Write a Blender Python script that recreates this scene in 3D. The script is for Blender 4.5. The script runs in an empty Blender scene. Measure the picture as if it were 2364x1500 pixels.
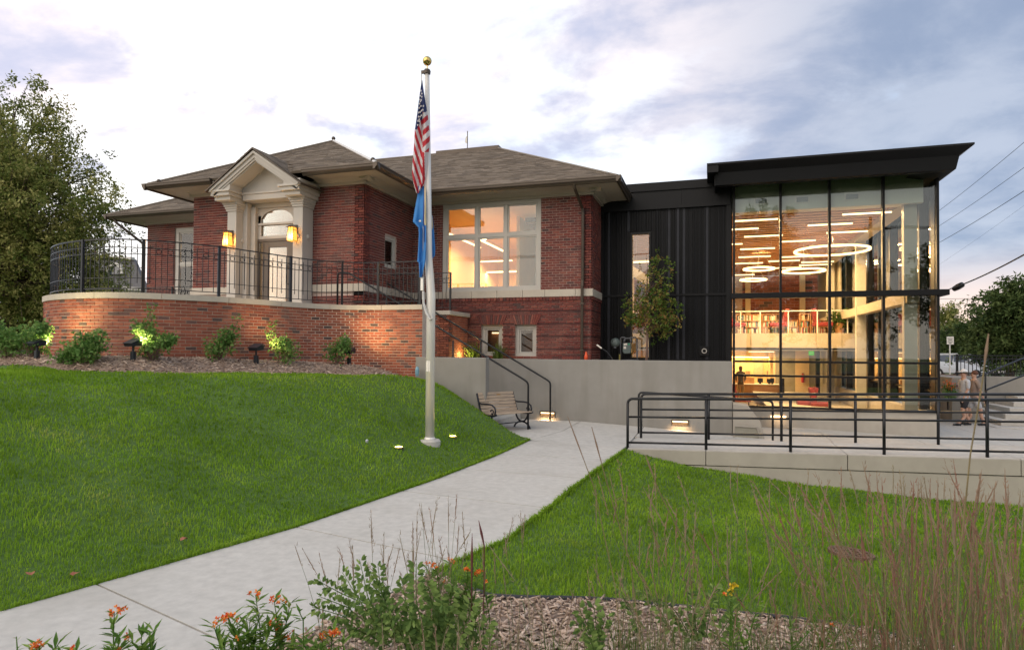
import bpy, math, random
import numpy as np
from mathutils import Vector, Matrix
random.seed(7); RNG = np.random.default_rng(7)
S = bpy.context.scene
COL = S.collection
R = math.radians
# ---------------------------------------------------------------- camera
F, YAW, PIT, ROL, SY, H = 1460., .308, .018, .007, 32., 1.95
O = Vector((0, 0, H))
_r = Vector((math.cos(YAW), math.sin(YAW), 0)); _f = Vector((-math.sin(YAW), math.cos(YAW), 0)); _u = Vector((0, 0, 1))
_f2 = _f*math.cos(PIT)+_u*math.sin(PIT); _u2 = -_f*math.sin(PIT)+_u*math.cos(PIT)
_r3 = _r*math.cos(ROL)+_u2*math.sin(ROL); _u3 = -_r*math.sin(ROL)+_u2*math.cos(ROL)
cd = bpy.data.cameras.new('camera'); cam = bpy.data.objects.new('camera', cd); COL.objects.link(cam)
m = Matrix((_r3, _u3, -_f2)).transposed().to_4x4(); m.translation = O
cam.matrix_world = m
cd.sensor_width = 36; cd.sensor_fit = 'HORIZONTAL'; cd.lens = F*36/2364; cd.shift_y = SY/2364
cd.clip_start = .05; cd.clip_end = 1500
cd.dof.use_dof = True; cd.dof.focus_distance = 14; cd.dof.aperture_fstop = 9
S.camera = cam
# ---------------------------------------------------------------- sky
SUN_EL, SUN_AZ = R(34), R(-150)        # broad soft evening light from behind the camera's left
W = bpy.data.worlds.new('World'); S.world = W; W.use_nodes = True
nt = W.node_tree; nt.nodes.clear()
def N(t, **k):
    n = nt.nodes.new(t)
    for a, b in k.items(): setattr(n, a, b)
    return n
def LK(a, b): nt.links.new(a, b)
def ramp(n, stops):
    e = n.color_ramp.elements
    while len(e) > 1: e.remove(e[-1])
    e[0].position, e[0].color = stops[0][0], (*stops[0][1], 1)
    for p, c in stops[1:]:
        q = e.new(p); q.color = (*c, 1)
def math_(op, a, b=None, c=None, clamp=False):
    n = N('ShaderNodeMath', operation=op, use_clamp=clamp)
    for i, x in enumerate((a, b, c)):
        if x is None: continue
        if isinstance(x, (int, float)): n.inputs[i].default_value = x
        else: LK(x, n.inputs[i])
    return n.outputs[0]
def mixc(f, a, b, bt='MIX'):
    n = N('ShaderNodeMix', data_type='RGBA', blend_type=bt)
    for i, x in ((0, f), (6, a), (7, b)):
        if isinstance(x, (int, float)): n.inputs[i].default_value = x
        elif isinstance(x, tuple): n.inputs[i].default_value = (*x, 1)
        else: LK(x, n.inputs[i])
    return n.outputs[2]
out = N('ShaderNodeOutputWorld'); bg = N('ShaderNodeBackground')
sky = N('ShaderNodeTexSky', sky_type='NISHITA'); sky.sun_disc = False
sky.sun_elevation = SUN_EL; sky.sun_rotation = SUN_AZ
tc = N('ShaderNodeTexCoord'); vm = N('ShaderNodeVectorMath', operation='NORMALIZE'); LK(tc.outputs['Generated'], vm.inputs[0])
sp = N('ShaderNodeSeparateXYZ'); LK(vm.outputs[0], sp.inputs[0])
zc = math_('MAXIMUM', sp.outputs[2], .0)
zd = math_('ADD', zc, .30)
cx = math_('DIVIDE', sp.outputs[0], zd); cy = math_('DIVIDE', sp.outputs[1], zd)
cb = N('ShaderNodeCombineXYZ'); LK(cx, cb.inputs[0]); LK(cy, cb.inputs[1])
def noise(vec, sc, det, rough, dist=0, off=(0, 0, 0), scl=(1, 1, 1)):
    mp = N('ShaderNodeMapping'); LK(vec, mp.inputs[0]); mp.inputs[1].default_value = off; mp.inputs[3].default_value = scl
    n = N('ShaderNodeTexNoise'); LK(mp.outputs[0], n.inputs[0])
    n.inputs['Scale'].default_value = sc; n.inputs['Detail'].default_value = det; n.inputs['Roughness'].default_value = rough; n.inputs['Distortion'].default_value = dist
    return n.outputs[0]
def sm(x, a, b):
    n = N('ShaderNodeMapRange', interpolation_type='SMOOTHSTEP'); LK(x, n.inputs[0]); n.inputs[1].default_value = a; n.inputs[2].default_value = b
    return n.outputs[0]
def dot(d):
    n = N('ShaderNodeVectorMath', operation='DOT_PRODUCT'); LK(vm.outputs[0], n.inputs[0]); n.inputs[1].default_value = Vector(d).normalized()
    return n.outputs[1]
# brightness falls off from the glow on the left towards the clouded right
glow = sm(dot((-.62, .72, .36)), .62, .99)
base = mixc(glow, (.45, .58, .77), (1.12, 1.09, 1.05))
base = mixc(sm(dot((-.33, .86, .42)), .955, .999), base, (.80, .93, 1.0))
n1 = noise(cb.outputs[0], 1.15, 6, .52, .3, (3.1, .4, 0), (1, 1.25, 1))
n2 = noise(cb.outputs[0], 3.0, 8, .58, .25, (8.3, 2.2, 0), (1, 1.3, 1))
thick = sm(dot((.50, .82, .30)), .80, 1.0)           # heavy bank to the right
bias = math_('MULTIPLY_ADD', thick, .30, n1)
cl = sm(math_('MULTIPLY_ADD', glow, -.006, math_('MULTIPLY_ADD', n2, .36, math_('MULTIPLY', bias, .8))), .545, .655)
dk = sm(n2, .36, .66)
cc_dark = mixc(glow, (.215, .262, .37), (.47, .48, .63))
cc_lite = mixc(glow, (.385, .42, .505), (.95, .83, .82))
cc = mixc(dk, cc_lite, cc_dark)
col = mixc(math_('MULTIPLY', cl, .92), base, cc)
# low band: lavender and peach close to the horizon
hz = math_('SUBTRACT', 1., sm(sp.outputs[2], .03, .15))
hc = mixc(sm(sp.outputs[0], -.35, .40), (.88, .82, .86), (1.0, .71, .56))
col = mixc(math_('MULTIPLY', hz, .85), col, hc)
# seen from above the head and behind: even evening cloud
nis = mixc(.0, sky.outputs[0], (0, 0, 0))
nm = N('ShaderNodeMix', data_type='RGBA', blend_type='ADD'); nm.inputs[0].default_value = 1
sc_ = N('ShaderNodeVectorMath', operation='SCALE'); LK(nis, sc_.inputs[0]); sc_.inputs['Scale'].default_value = .012
back = sm(math_('MULTIPLY', sp.outputs[1], -1.), -.15, .5)
col = mixc(math_('MULTIPLY', back, .8), col, (.82, .77, .71))
LK(col, nm.inputs[6]); LK(sc_.outputs[0], nm.inputs[7])
LK(nm.outputs[2], bg.inputs[0]); bg.inputs[1].default_value = .80
LK(bg.outputs[0], out.inputs[0])
sd = bpy.data.lights.new('sun', 'SUN'); sd.energy = 1.15; sd.angle = R(70); sd.color = (1, .84, .68)
so = bpy.data.objects.new('sun', sd); COL.objects.link(so)
_sd = Vector((math.sin(SUN_AZ)*math.cos(SUN_EL), math.cos(SUN_AZ)*math.cos(SUN_EL), math.sin(SUN_EL)))
so.rotation_euler = _sd.to_track_quat('Z', 'Y').to_euler(); so.location = (-30, -30, 30)
S.view_settings.view_transform = 'Standard'; S.view_settings.look = 'None'
S.view_settings.exposure = .7; S.view_settings.gamma = 1; S.view_settings.use_curve_mapping = False
S.render.engine = 'CYCLES'
S.cycles.use_denoising = True; S.cycles.max_bounces = 10; S.cycles.diffuse_bounces = 4; S.cycles.transparent_max_bounces = 24
S.cycles.sample_clamp_indirect = 4; S.cycles.caustics_reflective = False; S.cycles.caustics_refractive = False
# ---------------------------------------------------------------- helpers
def ray(u, v): return _r3*((u-1182)/F)+_u3*((750+SY-v)/F)+_f2
def at(u, v, y): d = ray(u, v); return O+d*(y/d.y)          # photo pixel -> point in the vertical plane Y = y
def atx(u, v, x): d = ray(u, v); return O+d*(x/d.x)
def atz(u, v, z): d = ray(u, v); return O+d*((z-H)/d.z)
def depth(p): return (Vector(p)-O).dot(_f2)
def pix(p):
    q = Vector(p)-O; w = q.dot(_f2)
    return 1182+F*q.dot(_r3)/w, 750+SY-F*q.dot(_u3)/w
class MB:
    def __init__(s): s.v = []; s.f = []; s.t = []; s.m = []
    def face(s, pts, tone=.5, mi=0):
        n = len(s.v); s.v += [tuple(p) for p in pts]; s.f.append(tuple(range(n, n+len(pts)))); s.t.append(tone); s.m.append(mi)
    def hexa(s, p, tone=.5, mi=0, skip=()):
        # p: 8 corners, 0-3 bottom ccw, 4-7 top ccw
        n = len(s.v); s.v += [tuple(q) for q in p]
        for i, f in enumerate(((3, 2, 1, 0), (4, 5, 6, 7), (0, 1, 5, 4), (1, 2, 6, 5), (2, 3, 7, 6), (3, 0, 4, 7))):
            if i in skip: continue
            s.f.append(tuple(n+k for k in f)); s.t.append(tone); s.m.append(mi)
    def box(s, x0, x1, y0, y1, z0, z1, tone=.5, mi=0):
        s.hexa([(x0, y0, z0), (x1, y0, z0), (x1, y1, z0), (x0, y1, z0), (x0, y0, z1), (x1, y0, z1), (x1, y1, z1), (x0, y1, z1)], tone, mi)
    def obox(s, c, ax, ay, az, tone=.5, mi=0):
        c = Vector(c); ax = Vector(ax); ay = Vector(ay); az = Vector(az)
        s.hexa([c-ax-ay-az, c+ax-ay-az, c+ax+ay-az, c-ax+ay-az, c-ax-ay+az, c+ax-ay+az, c+ax+ay+az, c-ax+ay+az], tone, mi)
    def bar(s, a, b, w, h, tone=.5, mi=0, up=(0, 0, 1)):
        a = Vector(a); b = Vector(b); d = (b-a); L = d.length; d.normalize()
        side = d.cross(Vector(up))
        if side.length < 1e-4: side = d.cross(Vector((1, 0, 0)))
        side.normalize(); upv = side.cross(d)
        s.obox((a+b)/2, d*(L/2), side*(w/2), upv*(h/2), tone, mi)
    def tube(s, pts, r, n=8, tone=.5, mi=0, caps=True):
        pts = [Vector(p) for p in pts]; k = len(pts)
        rs = r if isinstance(r, (list, tuple)) else [r]*k
        b0 = len(s.v); prev = None
        for i, p in enumerate(pts):
            d = (pts[min(i+1, k-1)]-pts[max(i-1, 0)]).normalized()
            if prev is None:
                a = d.cross(Vector((0, 0, 1)))
                if a.length < 1e-3: a = d.cross(Vector((0, 1, 0)))
            else: a = prev-d*prev.dot(d)
            a.normalize(); prev = a; b = d.cross(a)
            for j in range(n):
                t = 2*math.pi*j/n; s.v.append(tuple(p+(a*math.cos(t)+b*math.sin(t))*rs[i]))
        for i in range(k-1):
            for j in range(n):
                q = b0+i*n+j; q2 = b0+i*n+(j+1) % n
                s.f.append((q, q2, q2+n, q+n)); s.t.append(tone); s.m.append(mi)
        if caps:
            s.f.append(tuple(b0+j for j in reversed(range(n)))); s.t.append(tone); s.m.append(mi)
            s.f.append(tuple(b0+(k-1)*n+j for j in range(n))); s.t.append(tone); s.m.append(mi)
    def lathe(s, c, prof, n=16, tone=.5, mi=0, M=None):
        c = Vector(c); b0 = len(s.v)
        for (r, z) in prof:
            for j in range(n):
                t = 2*math.pi*j/n; p = Vector((r*math.cos(t), r*math.sin(t), z))
                if M is not None: p = M @ p
                s.v.append(tuple(c+p))
        k = len(prof)
        for i in range(k-1):
            for j in range(n):
                q = b0+i*n+j; q2 = b0+i*n+(j+1) % n
                s.f.append((q, q2, q2+n, q+n)); s.t.append(tone); s.m.append(mi)
        s.f.append(tuple(b0+j for j in reversed(range(n)))); s.t.append(tone); s.m.append(mi)
        s.f.append(tuple(b0+(k-1)*n+j for j in range(n))); s.t.append(tone); s.m.append(mi)
    def ball(s, c, r, n=14, tone=.5, mi=0, sz=1.):
        s.lathe(c, [(max(r*math.sin(math.pi*i/8), .0005), -r*sz*math.cos(math.pi*i/8)) for i in range(9)], n, tone, mi)
    def prism(s, pts, ex, tone=.5, mi=0):
        pts = [Vector(p) for p in pts]; ex = Vector(ex); k = len(pts); b = len(s.v)
        s.v += [tuple(p) for p in pts]+[tuple(p+ex) for p in pts]
        nrm = Vector((0, 0, 0))
        for i in range(k): nrm += pts[i].cross(pts[(i+1) % k])
        flip = nrm.dot(ex) > 0
        A = tuple(range(b, b+k)); B = tuple(range(b+k, b+2*k))
        s.f.append(A[::-1] if flip else A); s.f.append(B if flip else B[::-1])
        for i in range(k):
            j = (i+1) % k; q = (A[i], A[j], B[j], B[i]); s.f.append(q if flip else q[::-1])
        s.t += [tone]*(k+2); s.m += [mi]*(k+2)
    def torus(s, c, ax, ay, R_, r, n=20, k=6, tone=.5, mi=0):
        c = Vector(c); ax = Vector(ax).normalized(); ay = Vector(ay).normalized(); az = ax.cross(ay); b0 = len(s.v)
        for i in range(n):
            t = 2*math.pi*i/n; d = ax*math.cos(t)+ay*math.sin(t)
            for j in range(k):
                q = 2*math.pi*j/k; s.v.append(tuple(c+d*(R_+r*math.cos(q))+az*(r*math.sin(q))))
        for i in range(n):
            for j in range(k):
                i2 = (i+1) % n; j2 = (j+1) % k
                s.f.append((b0+i*k+j, b0+i2*k+j, b0+i2*k+j2, b0+i*k+j2)); s.t.append(tone); s.m.append(mi)
    def build(s, name, mats, parent=None, smooth=False, local=False, label=None, kind=None, bevel=0):
        me = bpy.data.meshes.new(name)
        V = np.array(s.v, dtype=float)
        if local: org = Vector((0, 0, 0))
        else:
            lo = V.min(0); hi = V.max(0); org = Vector(((lo[0]+hi[0])/2, (lo[1]+hi[1])/2, lo[2])); V = V-np.array(org)
        me.from_pydata(V.tolist(), [], s.f)
        a = me.attributes.new('tone', 'FLOAT', 'FACE'); a.data.foreach_set('value', np.array(s.t, dtype=np.float32))
        if not isinstance(mats, (list, tuple)): mats = [mats]
        for q in mats: me.materials.append(q)
        if len(mats) > 1: me.polygons.foreach_set('material_index', np.array(s.m, dtype=np.int32))
        if smooth: me.polygons.foreach_set('use_smooth', np.ones(len(s.f), dtype=bool))
        me.validate(); me.update()
        o = bpy.data.objects.new(name, me); COL.objects.link(o); o.location = org
        if parent is not None:
            o.parent = parent
            if not local: o.matrix_parent_inverse = Matrix.Translation(-wloc(parent))
        if label: o['label'] = label
        if kind: o['kind'] = kind
        if bevel:
            md = o.modifiers.new('bevel', 'BEVEL'); md.width = bevel; md.segments = 2; md.limit_method = 'ANGLE'; md.angle_limit = R(40)
        if smooth == 'auto': pass
        return o
def wloc(o):
    # every world-built parent is unrotated, and its children carry world locations
    return Vector(o.location)
def thing(name, label, cat, loc=(0, 0, 0), group=None):
    o = bpy.data.objects.new(name, None); COL.objects.link(o); o.location = loc; o.empty_display_size = .2
    o['label'] = label; o['category'] = cat
    if group: o['group'] = group
    return o
def tag(o, label, cat, group=None):
    o['label'] = label; o['category'] = cat
    if group: o['group'] = group
    return o
def struct(o): o['kind'] = 'structure'; return o
def stuff(o, label=None):
    o['kind'] = 'stuff'
    if label: o['label'] = label
    return o
def smooth01(t): t = max(0., min(1., t)); return t*t*(3-2*t)
def lerp(a, b, t): return a+(b-a)*t
def interp(x, pts):
    if x <= pts[0][0]: return pts[0][1]
    for (a, b), (c, d) in zip(pts, pts[1:]):
        if x <= c: return b+(d-b)*(x-a)/(c-a)
    return pts[-1][1]
def pinterp(x, pts):   # linear with extrapolation
    if x <= pts[0][0]: (a, b), (c, d) = pts[0], pts[1]
    elif x >= pts[-1][0]: (a, b), (c, d) = pts[-2], pts[-1]
    else: return interp(x, pts)
    return b+(d-b)*(x-a)/(c-a)
# ---------------------------------------------------------------- materials
def mat(name, c, rough=.6, metal=0, var=.12, vs=2.5, c2=None, bump=0., bs=40, tone=None, emit=0, spec=.5, coat=0, stretch=(1, 1, 1), trans=0, ecol=None, stain=None):
    m = bpy.data.materials.new(name); m.use_nodes = True; t = m.node_tree; n = t.nodes; l = t.links
    b = n['Principled BSDF']; b.inputs['Roughness'].default_value = rough; b.inputs['Metallic'].default_value = metal
    b.inputs['Specular IOR Level'].default_value = spec
    if coat: b.inputs['Coat Weight'].default_value = coat
    def nn(t_, **k):
        x = n.new(t_)
        for a, q in k.items(): setattr(x, a, q)
        return x
    geo = nn('ShaderNodeNewGeometry'); mp = nn('ShaderNodeMapping'); mp.inputs[3].default_value = stretch; l.new(geo.outputs['Position'], mp.inputs[0])
    if tone:
        at_ = nn('ShaderNodeAttribute', attribute_name='tone'); rp = nn('ShaderNodeValToRGB'); e = rp.color_ramp.elements
        while len(e) > 1: e.remove(e[-1])
        e[0].position = tone[0][0]; e[0].color = (*tone[0][1], 1)
        for p, q in tone[1:]: x = e.new(p); x.color = (*q, 1)
        l.new(at_.outputs['Fac'], rp.inputs[0]); src = rp.outputs[0]
    else:
        rg = nn('ShaderNodeRGB'); rg.outputs[0].default_value = (*c, 1); src = rg.outputs[0]
    def mx(f, a, q, bt):
        x = nn('ShaderNodeMix', data_type='RGBA', blend_type=bt)
        if isinstance(f, (int, float)): x.inputs[0].default_value = f
        else: l.new(f, x.inputs[0])
        for i, y in ((6, a), (7, q)):
            if isinstance(y, tuple): x.inputs[i].default_value = (*y, 1)
            else: l.new(y, x.inputs[i])
        return x.outputs[2]
    if var:
        ns = nn('ShaderNodeTexNoise'); l.new(mp.outputs[0], ns.inputs[0]); ns.inputs['Scale'].default_value = vs; ns.inputs['Detail'].default_value = 8; ns.inputs['Roughness'].default_value = .62
        mr = nn('ShaderNodeMapRange'); l.new(ns.outputs[0], mr.inputs[0]); mr.inputs[1].default_value = .28; mr.inputs[2].default_value = .72
        if c2 is not None: src = mx(mr.outputs[0], src, c2, 'MIX')
        else:
            mr.inputs[3].default_value = 1-var; mr.inputs[4].default_value = 1+var
            cbn = nn('ShaderNodeCombineColor'); [l.new(mr.outputs[0], cbn.inputs[i]) for i in range(3)]
            src = mx(1., src, cbn.outputs[0], 'MULTIPLY')
    if stain:
        s2 = nn('ShaderNodeTexNoise'); mp2 = nn('ShaderNodeMapping'); mp2.inputs[3].default_value = stain[1]; l.new(geo.outputs['Position'], mp2.inputs[0]); l.new(mp2.outputs[0], s2.inputs[0])
        s2.inputs['Scale'].default_value = 1; s2.inputs['Detail'].default_value = 6
        m2 = nn('ShaderNodeMapRange'); l.new(s2.outputs[0], m2.inputs[0]); m2.inputs[1].default_value = .5; m2.inputs[2].default_value = .75; m2.inputs[4].default_value = stain[2]
        src = mx(m2.outputs[0], src, stain[0], 'MIX')
    l.new(src, b.inputs['Base Color'])
    if bump:
        nb = nn('ShaderNodeTexNoise'); l.new(mp.outputs[0], nb.inputs[0]); nb.inputs['Scale'].default_value = bs; nb.inputs['Detail'].default_value = 5
        bp = nn('ShaderNodeBump'); bp.inputs['Strength'].default_value = bump; bp.inputs['Distance'].default_value = .01; l.new(nb.outputs[0], bp.inputs['Height']); l.new(bp.outputs[0], b.inputs['Normal'])
    if emit:
        b.inputs['Emission Strength'].default_value = emit; b.inputs['Emission Color'].default_value = (*(ecol or c), 1)
    if trans:
        o = n['Material Output']; tr = nn('ShaderNodeBsdfTranslucent'); l.new(src, tr.inputs[0]); ms = nn('ShaderNodeMixShader'); ms.inputs[0].default_value = trans
        l.new(b.outputs[0], ms.inputs[1]); l.new(tr.outputs[0], ms.inputs[2]); l.new(ms.outputs[0], o.inputs[0])
    return m
def glass(name, tint=(.9, .95, .93), k=1.6, ior=1.52):
    m = bpy.data.materials.new(name); m.use_nodes = True; t = m.node_tree; n = t.nodes; l = t.links; n.remove(n['Principled BSDF']); o = n['Material Output']
    tr = n.new('ShaderNodeBsdfTransparent'); tr.inputs[0].default_value = (*tint, 1)
    gl = n.new('ShaderNodeBsdfGlossy'); gl.inputs['Roughness'].default_value = 0.004; gl.inputs[0].default_value = (1, 1, 1, 1)
    fr = n.new('ShaderNodeFresnel'); fr.inputs[0].default_value = ior
    mu = n.new('ShaderNodeMath'); mu.operation = 'MULTIPLY'; mu.use_clamp = True; mu.inputs[1].default_value = k; l.new(fr.outputs[0], mu.inputs[0])
    nz = n.new('ShaderNodeTexNoise'); nz.inputs['Scale'].default_value = .9; ge = n.new('ShaderNodeNewGeometry'); l.new(ge.outputs['Position'], nz.inputs[0])
    bp = n.new('ShaderNodeBump'); bp.inputs['Strength'].default_value = .05; bp.inputs['Distance'].default_value = .02; l.new(nz.outputs[0], bp.inputs['Height']); l.new(bp.outputs[0], gl.inputs['Normal'])
    ms = n.new('ShaderNodeMixShader'); l.new(mu.outputs[0], ms.inputs[0]); l.new(tr.outputs[0], ms.inputs[1]); l.new(gl.outputs[0], ms.inputs[2]); l.new(ms.outputs[0], o.inputs[0])
    return m
def emis(name, c, e, sampled=False):
    m = mat(name, c, var=0, emit=e); 
    try: m.cycles.emission_sampling = 'AUTO' if sampled else 'NONE'
    except Exception: pass
    return m
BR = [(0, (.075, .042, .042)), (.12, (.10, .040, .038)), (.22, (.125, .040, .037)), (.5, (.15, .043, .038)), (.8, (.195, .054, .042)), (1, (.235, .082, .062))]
BO = [(0, (.085, .06, .055)), (.12, (.14, .08, .07)), (.2, (.21, .072, .048)), (.5, (.29, .090, .055)), (.85, (.36, .12, .07)), (1, (.40, .17, .11))]
M_brick = mat('old_red_brick', (0, 0, 0), .85, tone=BR, var=.2, vs=22, bump=.5, bs=90, spec=.25, stain=((.30, .20, .17), (.9, .9, .6), .3))
M_brick2 = mat('new_orange_brick', (0, 0, 0), .85, tone=BO, var=.2, vs=22, bump=.5, bs=90, spec=.25, stain=((.40, .26, .20), (.9, .9, .6), .3))
M_mortar = mat('mortar', (.50, .39, .34), .95, var=.15, vs=14)
M_mortar2 = mat('tan_mortar', (.56, .46, .38), .95, var=.15, vs=14)
M_stone = mat('limestone', (.48, .435, .37), .8, var=.08, vs=5, bump=.2, bs=60, stain=((.40, .36, .31), (2, 2, .6), .35))
M_trim = mat('putty_paint', (.46, .43, .39), .55, var=.05, vs=3)
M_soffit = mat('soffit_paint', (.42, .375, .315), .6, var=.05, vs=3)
M_win = mat('window_paint', (.46, .44, .405), .5, var=.04)
M_gutter = mat('bronze_gutter_metal', (.075, .058, .044), .35, .4, var=.15)
M_shing = mat('asphalt_shingle', (0, 0, 0), .95, tone=[(0, (.11, .086, .065)), (.5, (.16, .127, .095)), (1, (.22, .175, .133))], var=.25, vs=60, bump=.4, bs=200)
M_conc = mat('poured_concrete', (.258, .25, .232), .85, var=.10, vs=1.4, bump=.15, bs=80, stain=((.185, .175, .155), (2.6, 2.6, .35), .6))
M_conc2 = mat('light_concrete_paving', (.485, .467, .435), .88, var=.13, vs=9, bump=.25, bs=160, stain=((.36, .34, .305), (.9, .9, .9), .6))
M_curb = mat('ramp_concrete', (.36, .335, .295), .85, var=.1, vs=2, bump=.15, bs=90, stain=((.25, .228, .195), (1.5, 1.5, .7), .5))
M_black = mat('black_metal_paint', (.012, .013, .016), .35, .3, var=.2)
M_blackm = mat('charcoal_panel', (.0065, .007, .0085), .5, .0, spec=.2, var=.15, vs=1.5)
M_clad = mat('black_corrugated_metal', (0, 0, 0), .45, .0, spec=.16, tone=[(0, (.0015, .002, .003)), (.6, (.006, .007, .010)), (1, (.030, .032, .040))], var=.15, vs=4)
M_blackw = mat('mullion_black', (.008, .008, .009), .4, .0, spec=.25, var=.1)
M_alu = mat('brushed_aluminium', (.72, .70, .66), .45, .3, var=.12, vs=5, stretch=(1, 1, .1), bump=.05)
M_gold = mat('gold_ball', (.62, .45, .16), .22, 1, var=.1)
M_glass = glass('clear_glass', k=1.3)
M_glassb = glass('curtain_wall_glass', (.93, .96, .92), 1.5)
M_white = mat('white_paint', (.72, .69, .64), .5, var=.04)
M_cream = mat('cream_wall', (.75, .57, .35), .7, var=.05)
M_ceil = mat('linear_ceiling', (.42, .21, .10), .6, var=.1)
M_wood = mat('honey_wood', (.42, .22, .09), .5, var=.25, vs=3, stretch=(1, 1, 8))
M_floor = mat('library_floor', (.32, .22, .15), .5, var=.15)
M_slat = mat('weathered_bench_slat', (.40, .31, .23), .8, var=.28, vs=9, stretch=(.6, .6, 6), bump=.3)
M_iron = mat('blue_black_cast_iron', (.016, .019, .03), .4, .3, var=.2)
M_mulchbase = mat('mulch_soil', (.14, .095, .07), 1, var=.4, vs=25, c2=(.30, .22, .17), bump=.9, bs=60)
M_chip = mat('wood_chip', (0, 0, 0), .95, tone=[(0, (.13, .08, .06)), (.35, (.33, .235, .18)), (.75, (.50, .38, .30)), (1, (.68, .56, .46))], var=.25, vs=50)
M_soil = mat('lawn_soil', (.055, .11, .018), 1, var=.3, vs=6, c2=(.08, .15, .025), bump=.6, bs=80)
M_lamp = emis('lamp_glow', (1., .68, .36), 2.3)
M_ring = emis('ring_glow', (1., .68, .34), 2.5)
M_amber = mat('amber_lantern_glass', (1., .55, .12), .3, var=0, emit=1.0, ecol=(1., .40, .05))
M_bulb = emis('bulb_glow', (1., .78, .40), 7)
M_red = mat('dark_red_upholstery', (.22, .02, .02), .7)
M_skin = mat('skin', (.50, .30, .22), .5, var=.06, vs=12)
# ---------------------------------------------------------------- terrain
PL = [(1., -6.6), (2.4, -5.45), (3.34, -5.01), (3.97, -4.85), (5.9, -4.35), (8.7, -3.99), (12.86, -3.69), (14.1, -5.05)]
PR = [(1., -3.6), (2.4, -3.0), (3.36, -2.72), (4.4, -2.50), (5.5, -2.26), (6.3, -2.02), (9.06, -1.89), (12.7, -1.66)]
def XL(y): return pinterp(y, PL) if y < 14.1 else -5.05
def XR(y): return pinterp(y, PR)
EDGE = [(-30, 10.4), (-17, 9.0), (-14, 8.4), (-12.44, 8.15), (-10.9, 8.2), (-10.07, 8.42), (-9.25, 9.0), (-8.53, 10.4), (-7.58, 12.0), (-6.96, 13.0), (-6.72, 13.9)]
_E = [(y, x) for x, y in EDGE[4:]]
def pathz(y): return .10*smooth01((y-10.5)/4.5)
def lawnL(y):
    return max(1.7, XL(y)-interp(y, [(8.2, -10.5)]+_E[1:]) if y > 8.2 else 6.5)
def gz(x, y):
    xl = XL(y); xr = XR(y)
    if xl-.0 <= x <= xr: return pathz(y)-.03
    if x < xl:
        d = xl-x
        if y > 12.6:
            t = (y-12.6)/1.3; L = lerp(3.45, 1.9, min(1, t)); hh = lerp(1.36, 1.2, min(1, t))
        else: L = lawnL(y); hh = interp(y, [(8, 1.52), (10.4, 1.46), (12, 1.38), (13, 1.34)])
        s = min(1., d/L)
        h = hh*math.sin(math.pi/2*s)**1.25+(pathz(y)-.01)*(1-s)
        if y > 7.8:
            h += .26*smooth01((d-L)/1.2)*smooth01((y-7.8)/.9)
        return h+.018*math.sin(x*2.3+y*1.1)*math.sin(y*1.9)*min(1, d)
    d = x-xr; w = interp(y, [(4.2, .40), (10.5, 1.)])
    h = -.66*(1-math.exp(-d/2.9))*w-.01
    h += .32*smooth01((3.2-y)/2.4)
    if y < 4.5: h = lerp(h, .02, smooth01((.9-d)/.9)*smooth01((4.5-y)/1))
    return h+.012*math.sin(x*3.1+y*2)*min(1, d)
def plz(x): return .09 if x < -4.5 else max(-.6, .09-.036*(x+4.5))
def on_ground(u, v, g=gz, t0=1.5, t1=22, n=900):
    d = ray(u, v); 
    for i in range(n):
        t = t0+(t1-t0)*i/n; p = O+d*t
        if p.z < g(p.x, p.y): return Vector((p.x, p.y, g(p.x, p.y)))
    return O+d*t1
# ================================================================ GROUND
def grid_mesh(name, x0, x1, y0, y1, st, fn, mt, keep=None):
    nx = int(round((x1-x0)/st)); ny = int(round((y1-y0)/st)); mb = MB()
    idx = {}
    for j in range(ny+1):
        for i in range(nx+1):
            x = x0+(x1-x0)*i/nx; y = y0+(y1-y0)*j/ny; idx[i, j] = len(mb.v); mb.v.append((x, y, fn(x, y)))
    for j in range(ny):
        for i in range(nx):
            if keep and not keep(x0+(x1-x0)*(i+.5)/nx, y0+(y1-y0)*(j+.5)/ny): continue
            mb.f.append((idx[i, j], idx[i+1, j], idx[i+1, j+1], idx[i, j+1])); mb.t.append(.5); mb.m.append(0)
    return mb.build(name, mt, smooth=True)
struct(grid_mesh('lawn', -22, 9.5, .3, 14.0, .14, gz, M_soil, lambda x, y: (y < 12.85 or x < XL(y)+.3)))
M_grassfar = mat('far_grass', (.05, .085, .02), 1, var=.3, vs=1)
mb = MB(); mb.box(-700, 700, -300, 900, -1.6, -.8); struct(mb.build('ground', M_grassfar))
mb = MB(); mb.box(-90, -21.9, -20, 90, -.7, 1.76); mb.box(-21.9, -14.9, 13.9, 90, -.7, 1.6); mb.box(-14.9, -9.3, 17.9, 90, -.7, 1.6); struct(mb.build('upper_yard', M_grassfar))
mb = MB(); mb.box(-9.3, .40, 16.62, 19.5, -.7, 1.66); struct(mb.build('planting_bed_soil', M_mulchbase))
# plaza sheet right of the stairs, running under the ramp and round the glass wing
mb = MB()
xs = [-9.3, -5.3, -4.5, -3.6, -2, 0, 2, 4, 6, 8, 10, 12, 14, 17, 22, 30]
def py0(x): return 13.0 if x < -1.7 else 12.75
for a, b in zip(xs, xs[1:]):
    for y0, y1, z0, z1 in ((13.3 if a < -4.6 else 12.85, 16.7, 0, 0), (16.7, 40, 0, 0)):
        if a < -4.6 and y0 < 14: y0 = 14.0
        if a < .4 and y0 > 16: continue
        mb.face([(a, y0, plz(a)), (b, y0, plz(b)), (b, y1, plz(b)), (a, y1, plz(a))])
struct(mb.build('plaza', M_conc2))
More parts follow.
